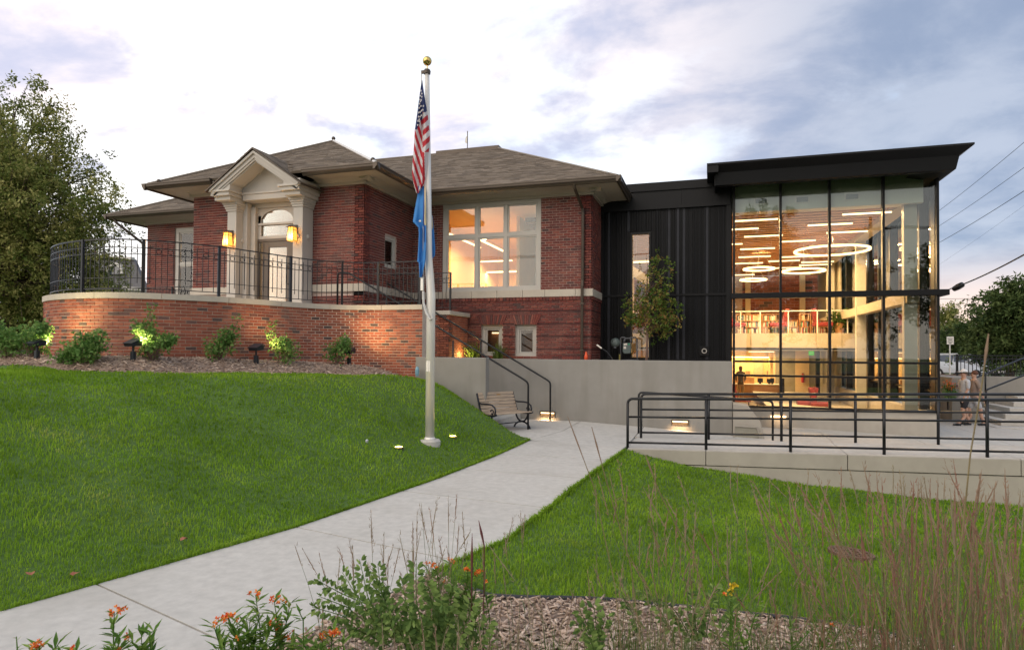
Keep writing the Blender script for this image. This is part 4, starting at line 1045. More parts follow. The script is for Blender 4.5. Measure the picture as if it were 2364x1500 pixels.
# bulkhead behind the glass, 20 m line
zbk = at(1690, 492, 19.55).z; mb = MB(); mb.box(-3, 5.40, 19.55, 19.7, zbk, 6.95); mb.box(-3, 5.3, 19.701, 20.21, zbk+.05, zbk+.1); mb.build('bulkhead', M_bulk, ext)
for u, v in ((1757, 464), (1852, 461), (1967, 454)):
    p = at(u, v, 19.54); mb = MB(); mb.box(p.x-.19, p.x+.19, 19.53, 19.549, p.z-.10, p.z+.10); f = mb.build('vent_frame', M_white, ext)
    mb = MB(); mb.box(p.x-.15, p.x+.15, 19.52, 19.529, p.z-.07, p.z+.07); mb.build('grille', M_vent, f)
# linear ceiling boards
mb = MB(); mb.box(-6, 5.3, 20.2, 38, 6.30, 6.36); mb.build('ceiling', mat('ceiling_void', (.16, .10, .065), .9), ext)
y = 20.25
while y < 37.5:
    mb = MB(); mb.box(-6, 4.94, y, y+.30, 6.20, 6.24); mb.build('ceiling_board', M_ceil, ext); y += .42
mb = MB(); mb.box(4.95, 5.35, 20.2, 37, 6.05, 6.30); mb.build('edge_beam', M_beam, ext)
mb = MB(); mb.box(5.02, 5.30, 19.6, 35.5, 3.32, 3.62); mb.build('tie_beam', M_beam, ext)
for y in (19.80, 25.9, 32.2):
    mb = MB(); mb.box(5.0, 5.32, y, y+.22, -.5, 6.05); mb.build('column', M_colw, ext)
# floors, back walls
FL = -.52
mb = MB(); mb.box(-6, 5.4, YX+.26, 44, FL-.1, FL); mb.build('lower_floor', M_floor, ext)
YM = 28.4; ZM = at(1800, 769, 28.4).z
mb = MB(); mb.box(-6, 5.7, YM, 44, ZM-.62, ZM-.03); mb.build('mezzanine_slab', M_beam, ext)
for a, b in zip([-6, -2.2, .1, 1.5, 4.0, 4.95], [-2.2, .1, 1.5, 4.0, 4.95, 6.3]):
    mb = MB(); mb.box(a+.01, b-.01, YM-.05, YM-.001, ZM-.60, ZM); mb.build('fascia_panel', M_beam, ext)
mb = MB(); mb.box(-6, 6, YM-.03, YM+.0, ZM-.68, ZM-.62); mb.build('fascia_shadow_line', M_blackm, ext)
mb = MB(); mb.box(-6, 6, YM+.02, 44, ZM-.71, ZM-.64); mb.build('lower_ceiling', M_white, ext)
mb = MB(); mb.box(-6, 8, 38.6, 38.8, ZM, 6.4); bw = mb.build('rear_brick_wall', M_mortar, ext)
rows = brick_rows((-6, 38.59, 0), (1, 0, 0), 13.5, ZM, 6.3, .16, .46, [(2.2, 4.4, 3.2, 6.4), (5.6, 7.6, 3.2, 6.4)]); make_bricks(rows, ext, M_brick2, P1, .46, .16, 0)
mb = MB()
for x in (-3.9, -1.6, -.55, 1.75, 4.6): mb.box(x, x+.28, 38.4, 38.58, ZM, 6.3)
mb.build('rear_window_trim', M_cream, ext)
mb = MB(); mb.box(-6, 3.2, 41.5, 41.6, FL, ZM-.72); mb.box(-6.1, -6, 19.6, 41.5, FL, 6.3); mb.box(3.2, 3.3, 38, 41.6, FL, ZM-.72); mb.build('lower_wall', M_cream, ext)
mb = MB(); mb.box(3.31, 6.2, 38, 38.1, FL, ZM-.72); mb.box(5.45, 5.5, 31.5, 38, FL, 6.3); mb.build('grey_wall', mat('grey_olive_wall', (.30, .28, .22), .8), ext)
# mezzanine railing with glass panels
rl = thing('mezzanine_railing', 'white railing along the upper floor inside the glass wing', 'railing', (0, YM, ZM))
ps = [at(u, 745, YM).x for u in (1710, 1755, 1820, 1887, 1957)]
for x in [-4.5, -2.5, -.8]+ps+[ps[-1]+1.6]: mb = MB(); mb.box(x-.02, x+.02, YM+.0, YM+.04, ZM, ZM+.90); mb.build('post', M_white, rl)
mb = MB(); mb.box(-6, ps[-1]+1.8, YM-.01, YM+.05, ZM+.901, ZM+.94); mb.build('handrail', M_white, rl)
# upper floor: low bookcases facing us, red chairs, plant
yb = 29.6; random.seed(5)
for i, (u0, u1, sh) in enumerate(((1700, 1758, 3), (1760, 1800, 3), (1806, 1842, 2), (1846, 1872, 3), (1874, 1912, 2))):
    bookcase(at(u0, 750, yb).x, at(u1, 750, yb).x, yb, ZM, sh, .28, lab='low bookcase on the upper floor, number-%s' % 'abcde'[i], wood=M_wood, grp='low bookcases on the upper floor')
LBL = ['low bookcase on the upper floor nearest the black cladding', 'low bookcase on the upper floor left of the first glass mullion', 'low bookcase on the upper floor between two red chairs', 'taller bookcase on the upper floor before the brick wall', 'low bookcase on the upper floor left of the indoor plant']
k = 0
for o in list(COL.objects):
    if o.get('group') == 'low bookcases on the upper floor': o['label'] = LBL[k]; k += 1
for i, (u, s, yy, zz) in enumerate(((1701, 1, 28.9, ZM), (1797, -1, 29.0, ZM), (1899, 1, 28.95, ZM), (1712, 1, 29.5, FL), (1862, -1, 28.5, FL), (1893, 1, 28.2, FL))):
    p = at(u, 760, yy); lab = ('red armchair on the upper floor beside the black cladding', 'red armchair on the upper floor at the first mullion', 'red armchair on the upper floor left of the plant', 'dark red chair on the lower floor behind the concrete wall end', 'dark red chair on the lower floor seen at the glass sill', 'dark red tilted chair on the lower floor by the second mullion')[i]
    t = thing('armchair', lab, 'chair', (p.x, yy, zz), 'red armchairs in the glass wing')
    mb = MB(); mb.box(p.x-.36, p.x+.36, yy-.3, yy+.35, zz+.30, zz+.46); mb.build('seat', M_red, t, bevel=.03)
    mb = MB(); mb.prism([(p.x-s*.30, yy-.28, zz+.40), (p.x-s*.42, yy-.28, zz+1.02), (p.x-s*.28, yy-.28, zz+1.05), (p.x-s*.14, yy-.28, zz+.46)], (0, .6, 0)); mb.build('backrest', M_red, t, bevel=.03)
    for a in (-.3, .3):
        for b in (-.25, .3): mb = MB(); mb.tube([(p.x+a, yy+b, zz), (p.x+a, yy+b, zz+.3)], .018, 6); mb.build('leg', M_black, t)
# shelves & lights below the mezzanine
M_glow = emis('cove_glow', (1., .72, .34), 3.2)
cvx0, cvx1 = -3, at(1852, 822, 40.9).x
tt = thing('cove_light', 'glowing cove light strip along the back wall of the lower floor', 'light', (0, 40.9, 1.7))
mb = MB(); mb.box(cvx0, cvx1, 40.85, 40.95, 1.60, 1.66); mb.build('strip', M_glow, tt)
area('cove_lamp', (0.5, 40.6, 1.55), 5.5, 120, (1, .58, .20), (R(25), 0, 0), .2)
M_poster = [mat('poster', c, .7, var=.2, vs=14) for c in ((.62, .42, .06), (.45, .38, .30), (.30, .20, .16))]
bk = thing('notice_panels', 'row of yellow and brown display panels on the back wall of the lower floor', 'panels', (0, 41.3, 1))
for u0, u1, v0, v1, i in ((1720, 1736, 824, 832, 0), (1772, 1788, 824, 832, 0), (1822, 1856, 824, 833, 0), (1741, 1762, 828, 866, 1), (1791, 1812, 828, 866, 1), (1722, 1732, 856, 868, 2), (1770, 1786, 856, 868, 2), (1822, 1856, 858, 896, 2)):
    a = at(u0, v1, 41.4); b = at(u1, v0, 41.4); mb = MB(); mb.box(a.x, b.x, 41.38-.02*(v1-v0 < 12), 41.44, a.z, b.z); mb.build('panel', M_poster[i], bk)
# service desk, screens
ds = thing('service_desk', 'honey coloured wooden service desk on the lower floor', 'desk', (2, 36.5, FL))
p0 = at(1694, 885, 36.3); p1 = at(1799, 885, 36.3)
mb = MB(); mb.box(p0.x-1.5, p1.x, 36.3, 36.6, FL, p0.z-.04); mb.build('front', M_wood, ds)
mb = MB(); mb.box(p0.x-1.5, p1.x+.03, 36.25, 37.1, p0.z-.04, p0.z); mb.build('top', M_white, ds)
mb = MB(); a = at(1694, 884, 36.9); b = at(1741, 872, 36.9); mb.box(a.x, b.x, 36.8, 37.0, p0.z, b.z+.02); mb.build('upper_shelf', M_wood, ds)
for i, (u, vv, w, h) in enumerate(((1755, 872, .28, .22), (1776, 873, .26, .20), (1783, 874, .2, .24))):
    p = at(u, vv, 36.6); t = thing('monitor', ('dark monitor on the desk right of the standing person', 'tilted dark monitor in the middle of the desk', 'dark screen at the right end of the desk')[i], 'monitor', (p.x, 36.6, p0.z), 'screens on the service desk')
    mb = MB(); mb.box(p.x-w/2, p.x+w/2, 36.6, 36.63, p0.z+.08, p0.z+.08+h); mb.build('screen', M_black, t)
    mb = MB(); mb.box(p.x-.06, p.x+.06, 36.62, 36.7, p0.z, p0.z+.1); mb.build('stand', M_black, t)
bx_ = at(1806, 888, 36.0); mb = MB(); mb.box(bx_.x-.14, bx_.x+.10, 35.9, 36.2, FL, bx_.z+.35); tag(mb.build('bin', M_black, bevel=.02), 'tall dark bin at the right end of the service desk', 'bin')
# fire extinguisher, exit sign, wall clock edge
p = at(1853, 868, 37.9); t = thing('fire_extinguisher', 'red fire extinguisher hanging on the pale lower wall', 'extinguisher', (p.x, 37.8, p.z-.5))
mwall = MB(); mwall.box(at(1836, 800, 37.95).x, at(1868, 800, 37.95).x, 37.95, 38.05, FL, 2.1); mwall.build('pale_pier', M_cream, ext)
mred = mat('extinguisher_red', (.55, .02, .015), .3)
mb = MB(); mb.lathe((p.x, 37.85, p.z-.35), [(.07, 0), (.08, .03), (.08, .38), (.05, .46), (.02, .48)], 12); mb.build('cylinder', mred, t, smooth=True)
mb = MB(); mb.box(p.x-.05, p.x+.07, 37.82, 37.88, p.z+.13, p.z+.17); mb.tube([(p.x+.05, 37.8, p.z+.14), (p.x+.1, 37.8, p.z), (p.x+.09, 37.8, p.z-.2)], .012, 5); mb.build('nozzle', M_black, t)
p = at(1873, 815, 34.0); t = thing('exit_sign', 'green lit exit sign under the upper floor', 'sign', (p.x, 34, p.z))
mb = MB(); mb.box(p.x-.12, p.x+.12, 33.98, 34.02, p.z-.10, p.z+.10); mb.build('housing', mat('exit_green', (.05, .45, .08), .5, emit=.35, ecol=(.1, .8, .1)), t)
def text3(s, loc, size, mt, parent, rot=(R(90), 0, 0), ext_=.003, name='lettering', al='CENTER'):
    c = bpy.data.curves.new(name, 'FONT'); c.body = s; c.size = size; c.extrude = ext_; c.align_x = al; c.align_y = 'CENTER'; c.materials.append(mt)
    o = bpy.data.objects.new(name, c); COL.objects.link(o); o.location = loc; o.rotation_euler = rot
    if parent: o.parent = parent; o.matrix_parent_inverse = Matrix.Translation(-wloc(parent))
    return o
text3('EXIT', (p.x, 33.97, p.z), .085, M_white, t)
# cream pendant structures: elevator column of the lower right
p = at(1905, 850, 36); mb = MB()
mb.box(at(1884, 850, 36).x, at(1893, 850, 36).x, 36, 36.3, FL, 2.1); mb.box(at(1898, 850, 37).x, at(1900, 850, 37).x, 37, 37.1, FL, 2.1); mb.build('door_jamb', M_blackw, ext)
# ring lights: hung circles of light
def ringlight(u, v, ru, y, lab, r=None, e=60):
    c = at(u, v, y); Rr_ = r or ru*depth(c)/F
    t = thing('ring_light', lab, 'ring light', tuple(c), 'glowing ring pendants in the glass wing')
    mb = MB(); b0 = 0; n = 48; wd, hg = .035, .03
    for i in range(n):
        a0, a1 = 2*math.pi*i/n, 2*math.pi*(i+1)/n
        P_ = lambda a, r_, z: (c.x+r_*math.cos(a), c.y+r_*math.sin(a), c.z+z)
        mb.hexa([P_(a0, Rr_-wd, -hg), P_(a0, Rr_+wd, -hg), P_(a1, Rr_+wd, -hg), P_(a1, Rr_-wd, -hg), P_(a0, Rr_-wd, hg), P_(a0, Rr_+wd, hg), P_(a1, Rr_+wd, hg), P_(a1, Rr_-wd, hg)], skip=(3, 5) if 0 else ())
    mb.build('ring', M_ring, t)
    mb = MB()
    for k in range(3):
        a = 2*math.pi*k/3+.4; mb.tube([(c.x+Rr_*math.cos(a), c.y+Rr_*math.sin(a), c.z+.05), (c.x, c.y, min(6.2, c.z+.9)), (c.x, c.y, 6.22)], .005, 4)
    mb.build('wire', M_white, t)
    area('ring_lamp', (c.x, c.y, c.z-.1), Rr_*1.9, e*1.6, (1, .58, .26), shape='DISK')
ringlight(1920, 578.5, 78, 24.5, 'largest glowing ring pendant crossing the second mullion', e=120)
ringlight(1855, 625.5, 45, 27.0, 'middle sized glowing ring pendant below the largest ring', e=70)
ringlight(1758, 577.5, 21, 29.0, 'small glowing ring pendant high on the left of the glass wing', e=30)
ringlight(1752, 621, 33, 27.0, 'bright thick ring pendant left of the first mullion', e=60)
ringlight(1739, 646, 28, 31.0, 'lowest ring pendant on the left above the railing', e=40)
# linear pendants: (u0,u1,v) on the photograph at a hanging height of about 6.0 / 5.6 m
LN = [(1697, 1796, 512, 24.0), (1689, 1751, 531.5, 26.0), (1718, 1807, 548, 27.0), (1689, 1714, 565, 29.0), (1709, 1789, 577, 30.0), (1705, 1779, 595, 31.5), (1692, 1761, 610, 33.0), (1945, 2058, 497, 20.9), (1865, 1968, 522, 22.6), (1908, 2003, 539, 24.4), (1800, 1883, 559.5, 26.5), (1868, 1955, 571.5, 28.5), (1800, 1870, 595, 30.5), (1774, 1846, 604.5, 32.0), (1850, 1925, 607, 32.5), (1845, 1920, 613.5, 34.), (1693, 1742, 636, 36.), (1790, 1850, 620, 34.5)]
NM = ['first', 'second', 'third', 'fourth', 'fifth', 'sixth', 'seventh']
LL = ['uppermost linear light in the leftmost glass bay', 'second linear light down in the leftmost glass bay, touching its left edge', 'linear light crossing the first mullion high up', 'short linear light at the left edge above the small ring', 'linear light just behind the small ring pendant', 'thin linear light between the small ring and the thick ring', 'linear light level with the top of the thick ring pendant',
      'topmost linear light crossing the third mullion near the glass', 'linear light crossing the second mullion under the white vents', 'linear light just above the largest ring pendant', 'linear light left of the largest ring at the first mullion', 'linear light seen through the largest ring pendant', 'linear light just below the level of the largest ring, left', 'thin linear light crossing the first mullion above the middle ring', 'linear light right above the middle ring pendant', 'thinnest linear light touching the middle ring pendant', 'lowest linear light at the left edge of the glass', 'thin linear light behind the left half of the middle ring']
for (a, b, v, y), lab in zip(LN, LL):
    A = atz(a, v, 6.0 if y < 30 else 5.9); y = A.y; B = at(b, v, y); z = A.z
    linlight((A.x+B.x)/2, y, z, B.x-A.x, 'x', 52, lab, max(.05, 6.20-z-.075), 'slim linear pendants in the glass wing', .09)
# lamp under the mezzanine
p0_ = at(1728, 811, 37); p1_ = at(1787, 811, 37)
linlight((p0_.x+p1_.x)/2, 37, ZM-.79, p1_.x-p0_.x, 'x', 60, 'linear ceiling light below the upper floor over the service desk', 0, 'slim linear pendants in the glass wing', .2)
area('desk_lamp', (1, 36, 1.9), 5, 115, (1, .58, .24), sy=3)
# through the narrow window: stair stringer and back wall
mb = MB(); mb.box(-3.2, .3, 24.0, 24.1, FL, 6.3); mb.build('stairwell_wall', M_cream, ext) if False else None
mb = MB(); p = at(1470, 800, 22.0); mb.bar((p.x-1.2, 22, 1.2), (p.x+1.0, 22, 3.0), .08, .3); mb.bar((p.x+.9, 22.5, 4.0), (p.x-1.4, 22.5, 5.6), .08, .3); mb.build('stair_stringer', M_beam, ext)
area('stair_lamp', (-2.2, 21.5, 6.0), 1.2, 60)
linlight(-2.3, 23.5, 5.2, 1.0, 'x', 20, 'short linear light seen through the narrow window', 1, 'slim linear pendants in the glass wing', .09)
# indoor plant
def leaves(mb, centers, n, spread, size, tones=(0, 1), flat=0.0, asp=.45, rng=RNG):
    """diamond leaves scattered round each centre"""
    for c in centers:
        c = np.array(c); P_ = rng.normal(0, 1, (n, 3)); P_ /= np.maximum(np.linalg.norm(P_, axis=1, keepdims=True), 1e-6); P_ *= (rng.random((n, 1))**.5)
        sp_ = np.array(spread if hasattr(spread, '__len__') else (spread,)*3)
        for p in P_*sp_:
            q = c+p; a = rng.normal(0, 1, 3); a[2] = a[2]*(1-flat)-.25; a /= np.linalg.norm(a); b = np.cross(a, rng.normal(0, 1, 3)); b /= max(np.linalg.norm(b), 1e-6)
            L = size*rng.uniform(.6, 1.25); w = L*asp; t = rng.uniform(*tones)
            k = np.cross(a, b)*L*.12
            n0 = len(mb.v); mb.v += [tuple(q), tuple(q+a*L*.45+b*w*.5+k), tuple(q+a*L), tuple(q+a*L*.45-b*w*.5+k)]
            mb.f += [(n0, n0+1, n0+2), (n0, n0+2, n0+3)]; mb.t += [t, t]; mb.m += [0, 0]
LEAF = lambda nm, a, b, c, tr=.25: mat(nm, (0, 0, 0), .6, spec=.12, tone=[(0, a), (.5, b), (1, c)], var=.15, vs=8, trans=tr)
M_leafin = LEAF('houseplant_leaf', (.02, .045, .012), (.05, .10, .025), (.12, .18, .05))
pl = thing('potted_plant', 'bushy green potted plant behind the upper floor railing', 'plant', (4.9, 29.0, ZM)); pc = at(1938, 738, 29.0)
mb = MB(); leaves(mb, [(pc.x, 29, pc.z), (pc.x-.22, 28.9, pc.z+.15), (pc.x+.24, 29, pc.z+.18), (pc.x-.15, 29, pc.z-.2), (pc.x+.15, 29, pc.z-.2)], 90, .30, .17); mb.build('foliage', M_leafin, pl)
mb = MB(); mb.lathe((pc.x, 29.0, ZM), [(.16, 0), (.2, .3), (.22, .42)], 12); mb.build('pot', M_wood, pl)
# ================================================================ RAILINGS
# --- terrace railing following the coping
trl = thing('terrace_railing', 'black wrought iron railing with rings standing on the curved brick terrace wall', 'railing', (-11, 11, ZC))
def s_at_pix(u):
    best = None
    for i in range(1200):
        s = 2.5+(CL-2.5)*i/1199; c, d = curve_at(s, -.14); uu, vv = pix((c.x, c.y, ZC+.3))
        # only the stretch facing the camera
        if best is None or abs(uu-u) < best[0]: best = (abs(uu-u), s)
    return best[1]
OFF = -.14; ZR = ZC+1.07
posts = [3.0]+[s_at_pix(u) for u in (190, 331, 505, 671, 790, 873, 952)]
posts = sorted(posts); posts[-1] = CL-.12
def cpt(s, z): c, d = curve_at(s, OFF); return Vector((c.x, c.y, z)), d
for s in posts:
    c, d = cpt(s, ZC); n = Vector((d.y, -d.x, 0)); mb = MB(); mb.obox(c+Vector((0, 0, .545)), d*.026, n*.026, Vector((0, 0, .545))); mb.build('post', M_black, trl)
def rail_curve(a, b, z, w=.03, h=.03):
    n = max(1, int((b-a)/.15)); mb = MB()
    for i in range(n):
        p, _ = cpt(a+(b-a)*i/n, z); q, _ = cpt(a+(b-a)*(i+1)/n, z); mb.bar(p, q, w, h)
    return mb
for a, b in zip(posts, posts[1:]):
    for z, h in ((ZR, .024), (ZR-.155, .014), (ZR-.285, .014), (ZC+.09, .016)):
        mb = rail_curve(a+.027, b-.027, z, .024 if h > .02 else .016, h); mb.build('rail', M_black, trl)
    mb = rail_curve(a+.027, b-.027, ZC+.30, .012, .012); mb.build('rail', M_black, trl)
    n = max(3, int(round((b-a)/.115))); rng_mb = MB()
    for i in range(1, n):
        s = a+(b-a)*i/n; c, d = cpt(s, 0); tall = i % 2 == 0
        z0, z1 = (ZC+.09, ZR) if tall else (ZC+.20, ZR-.08)
        mb = MB(); mb.obox(Vector((c.x, c.y, (z0+z1)/2)), d*.006, Vector((d.y, -d.x, 0))*.006, Vector((0, 0, (z1-z0)/2))); mb.build('baluster', M_black, trl)
        if tall and i+.5 < n:
            c2, d2 = cpt(s+(b-a)*.5/n, ZR-.22); mb = MB(); mb.torus(c2, d2, (0, 0, 1), .048, .006, 14, 5); mb.build('ring', M_black, trl)
# --- straight railing builder (for the pier top and the back of the terrace)
def straight_rail(name, lab, cat, P0, P1, posts_t, z0, hgt=1.07, rings=True, pitch=.12):
    P0 = Vector(P0); P1 = Vector(P1); d = (P1-P0); L = d.length; d.normalize(); n = Vector((d.y, -d.x, 0)); t = thing(name, lab, cat, tuple(P0))
    for q in posts_t: c = P0+d*(q*L)+Vector((0, 0, z0-P0.z)); mb = MB(); mb.obox(c+Vector((0, 0, hgt/2)), d*.024, n*.024, Vector((0, 0, hgt/2+.01))); mb.build('post', M_black, t)
    for dz, h in ((hgt, .024), (hgt-.155, .014), (hgt-.285, .014), (.09, .016)):
        mb = MB(); mb.bar(P0+Vector((0, 0, z0-P0.z+dz)), P1+Vector((0, 0, z0-P1.z+dz)), .02, h); mb.build('rail', M_black, t)
    k = int(L/pitch)
    for i in range(1, k):
        c = P0+d*(L*i/k); tall = i % 2 == 0; a, b = (.09, hgt) if tall else (.2, hgt-.08)
        mb = MB(); mb.obox(Vector((c.x, c.y, z0+(a+b)/2)), d*.006, n*.006, Vector((0, 0, (b-a)/2))); mb.build('baluster', M_black, t)
        if rings and tall: mb = MB(); mb.torus((c.x+d.x*pitch/2, c.y+d.y*pitch/2, z0+hgt-.22), d, (0, 0, 1), .046, .005, 12, 4); mb.build('ring', M_black, t)
    return t
straight_rail('pier_railing', 'short black railing above the brick block right of the flagpole', 'railing', (-9.0, YB+.14, ZC), (-7.03, YB+.14, ZC), (0, .5, 1), ZC)
straight_rail('rear_railing', 'black railing at the back of the terrace in front of the distant grey roof', 'railing', (-19.8, 15.6, 2.9), (-14.9, 15.6, 2.9), (0, .25, .5, .75, 1), 2.9, .95)
# --- stair handrails
def pipe_rail(name, lab, pts, posts_, r=.024, extra=()):
    t = thing(name, lab, 'handrail', tuple(pts[-1]))
    P_ = [Vector(p) for p in pts]; Q_ = [P_[0]]
    for i in range(1, len(P_)-1):   # round the bends
        a = (P_[i-1]-P_[i]); b = (P_[i+1]-P_[i]); ra = min(.10, a.length*.45); rb = min(.10, b.length*.45); A = P_[i]+a.normalized()*ra; B = P_[i]+b.normalized()*rb
        for k in range(6): q = k/5; Q_.append(A*(1-q)**2+P_[i]*2*q*(1-q)+B*q*q)
    Q_.append(P_[-1]); mb = MB(); mb.tube(Q_, r, 8); mb.build('handrail_pipe', M_black, t, smooth=True)
    for a, b in posts_: mb = MB(); mb.tube([a, b], r*.95, 8); mb.build('post', M_black, t, smooth=True)
    for e in extra: mb = MB(); mb.tube([Vector(q) for q in e], r*.8, 8); mb.build('rail', M_black, t, smooth=True)
    return t
yb_ = 16.15
A = at(887, 650, yb_); B = at(1262, 876, yb_); C_ = at(1270, 975, yb_)
pipe_rail('stair_handrail', 'black stair handrail nearer the long concrete wall, ending left of the step light', [(A.x-.35, yb_, A.z-.9), (A.x-.35, yb_, A.z), A, B, (C_.x, yb_, B.z-.07), (C_.x, yb_, .05)], [((at(1110, 800, yb_).x, yb_, 1.6), (at(1110, 800, yb_).x, yb_, at(1110, 787, yb_).z))])
yf_ = 14.32
A = at(803, 629, yf_); B = at(1210, 876, yf_); C_ = at(1219, 990, yf_)
pipe_rail('stair_handrail', 'black stair handrail that comes down behind the wooden bench', [(A.x-.3, yf_, A.z-.95), (A.x-.3, yf_, A.z), A, B, (C_.x, yf_, B.z-.08), (C_.x, yf_, .05)], [((at(1046, 800, yf_).x, yf_, 1.4), (at(1046, 800, yf_).x, yf_, at(1046, 786, yf_).z)), ((at(892, 800, yf_).x, yf_, 2.5), (at(892, 700, yf_).x, yf_, at(892, 686, yf_).z))])
# --- ramp railings
def ramp_rail(lab, y, x0, pxs, xend, rnd=True):
    t = thing('ramp_railing', lab, 'railing', (x0, y, rz(x0)), 'black pipe railings along the ramp')
    hs = (.985, .62, .11) if y < 14 else (.985, .64, .13)
    def zz(x, h): return rz(x)+h
    top = [(x0, y, rz(x0)-.02), (x0, y, zz(x0, hs[0])-.10)]
    for k in range(6): a = math.pi/2*k/5; top.append((x0+.10*(1-math.cos(a)), y, zz(x0, hs[0])-.10+.10*math.sin(a)))
    top.append((xend, y, zz(xend, hs[0]))); mb = MB(); mb.tube(top, .0275, 10); mb.build('top_rail', M_black, t, smooth=True)
    xs_ = [x0]+pxs+[xend]
    for h in hs[1:]:
        for a, b in zip(xs_, xs_[1:]): mb = MB(); mb.tube([(a+.02, y, zz(a, h)), (b-.02, y, zz(b, h))], .021, 8); mb.build('rail', M_black, t, smooth=True)
    for x in pxs: mb = MB(); mb.tube([(x, y, rz(x)), (x, y, zz(x, hs[0]))], .0275, 10); mb.build('post', M_black, t, smooth=True)
    return t
ramp_rail('front black pipe railing on the edge of the ramp nearest the lawn', 12.80, at(1449, 1000, 12.8).x, [at(u, 1000, 12.8).x for u in (1630, 1825, 2041, 2279)]+[6.35], 8.2)
ramp_rail('rear black pipe railing on the plaza side of the ramp', 14.30, at(1480, 1000, 14.3).x, [at(u, 1000, 14.3).x for u in (1636, 1804, 1975, 2166)]+[6.0, 7.6], 9.2)
a = at(1474.5, 905, 15.05); b = at(1784, 945, 15.05); x1_ = b.x
pipe_rail('wall_side_handrail', 'single bent black handrail between the ramp railing and the concrete block', [(a.x, 15.05, .0), (a.x, 15.05, a.z), (x1_, 15.05, at(1775, 925, 15.05).z), (x1_, 15.05, plz(x1_)-.01)], [])
# ================================================================ FLAGPOLE
pb = on_ground(992, 1021); D_ = pb.y
fp = thing('flagpole', 'tall aluminium flagpole with a gold ball on a round concrete base', 'flagpole', tuple(pb))
def fpt(u, v, dy=0): return at(u, v, pb.y+dy)
zt_ = fpt(986, 165).z; px_, py_ = pb.x, pb.y
mb = MB(); mb.lathe((px_, py_, pb.z-.1), [(.19, 0), (.19, .12), (.17, .15)], 28); mb.build('concrete_base', M_conc2, fp, bevel=.01)
mb = MB(); mb.lathe((px_, py_, pb.z+.04), [(.095, 0), (.10, .02), (.085, .05)], 24); mb.build('collar', M_alu, fp, smooth=True)
top_ = Vector((fpt(986, 165).x, py_, zt_)); mb = MB(); mb.tube([(px_, py_, pb.z+.03), (px_, py_, pb.z+2.6), tuple(top_.lerp(Vector((px_, py_, pb.z)), .5)), tuple(top_)], [.081, .078, .068, .042], 24); mb.build('pole', M_alu, fp, smooth=True)
mb = MB(); mb.lathe(tuple(top_), [(.06, -.05), (.065, 0), (.05, .03)], 16); mb.box(top_.x-.11, top_.x, top_.y-.02, top_.y+.02, top_.z-.03, top_.z+.02); mb.build('truck', M_gutter, fp)
mb = MB(); mb.tube([top_, top_+Vector((0, 0, .12))], .012, 6); mb.build('spindle', M_gold, fp)
mb = MB(); mb.ball(top_+Vector((0, 0, .185)), .082, 20); mb.build('gold_ball', M_gold, fp, smooth=True)
a_ = at(991, 845, py_-.08); mb = MB(); mb.box(px_-.045, px_+.03, py_-.079, py_-.07, a_.z-.10, a_.z+.09); mb.build('hand_hole_cover', M_alu, fp, bevel=.004)
# rope, cleats
mb = MB(); r0 = top_+Vector((-.10, -.03, -.03)); rr = [tuple(r0)]+[tuple(fpt(u, v, -.1)) for u, v in ((976, 260), (977, 430), (977, 560), (978, 640), (977, 670))]
mb.tube(rr, .008, 5); mb.build('halyard', mat('rope', (.55, .53, .5), .8), fp)
mb = MB(); rr = [tuple(fpt(u, v, -.11)) for u, v in ((977, 672), (978, 700), (984, 722), (993, 738), (998, 735), (996, 725))]; mb.tube(rr, .022, 7); mb.build('rope_coil', mat('coil', (.58, .57, .56), .7, stretch=(1, 1, 40), var=.5, vs=10), fp)
mb = MB(); q = fpt(975, 655, -.1); mb.box(q.x-.02, q.x+.025, q.y-.03, q.y+.02, q.z-.12, q.z+.12); q = fpt(976, 510, -.1); mb.box(q.x-.07, q.x+.06, q.y-.01, q.y+.02, q.z-.015, q.z+.015); mb.build('rope_clip', M_alu, fp)
# ---- flags: cloth hanging in folds, outline read off in pixels then given real depth
def lin(p, t): return pinterp(t, p)
M_fr, M_fw, M_fb = mat('flag_red', (.50, .025, .04), .75, var=.1, trans=.3), mat('flag_white', (.68, .66, .68), .75, var=.06, trans=.3), mat('flag_navy', (.02, .035, .13), .75, var=.15, trans=.2)
def cloth(name, Lp, Rp, v0, v1, colf, mats, lab, nu=40, nv=110, amp=.06, fold=2.2, dy0=-.14):
    mb = MB(); P_ = {}
    for j in range(nv+1):
        v = lerp(v0, v1, j/nv); l = lin(Lp, v); r = lin(Rp, v)
        for i in range(nu+1):
            s = i/nu; u = lerp(l, r, s); dy = dy0-amp*math.sin(s*fold*2*math.pi+.6)*(min(1, (v-v0)/90))-.02*math.sin(v*.05+s*4)
            P_[i, j] = (tuple(fpt(u, v, dy)), u, v)
    for j in range(nv):
        for i in range(nu):
            a, b, c, d = P_[i, j], P_[i+1, j], P_[i+1, j+1], P_[i, j+1]; u = (a[1]+c[1])/2; v = (a[2]+c[2])/2
            mb.face([d[0], c[0], b[0], a[0]], mi=colf(u, v, (i+.5)/nu))
    o = mb.build(name, mats, smooth=True); return tag(o, lab, 'flag')
def usf(u, v, s):
    x = (u-930)*4.69; y = (v-160)*4.69
    if x < 212:
        # canton edge slopes down to the left
        if y < 655-(x-150)*2.0 and y < 655: return 2
        f = y-3.1*(x-130)-470
        return 0 if (f//88) % 2 == 0 else 1
    if y < 470+ (x-215)*.0 and y < 480-(x-215)*.5: return 2
    f = y+.9*(x-240)-455
    if y > 900: return 0 if x < 232+(y-900)*.03 else 1
    return 1 if (f//62) % 2 == 0 else 0
Lp = [(186, 973.5), (230, 967), (262, 963), (300, 957.5), (340, 955.5), (380, 952), (400, 951), (425, 955), (446, 961)]
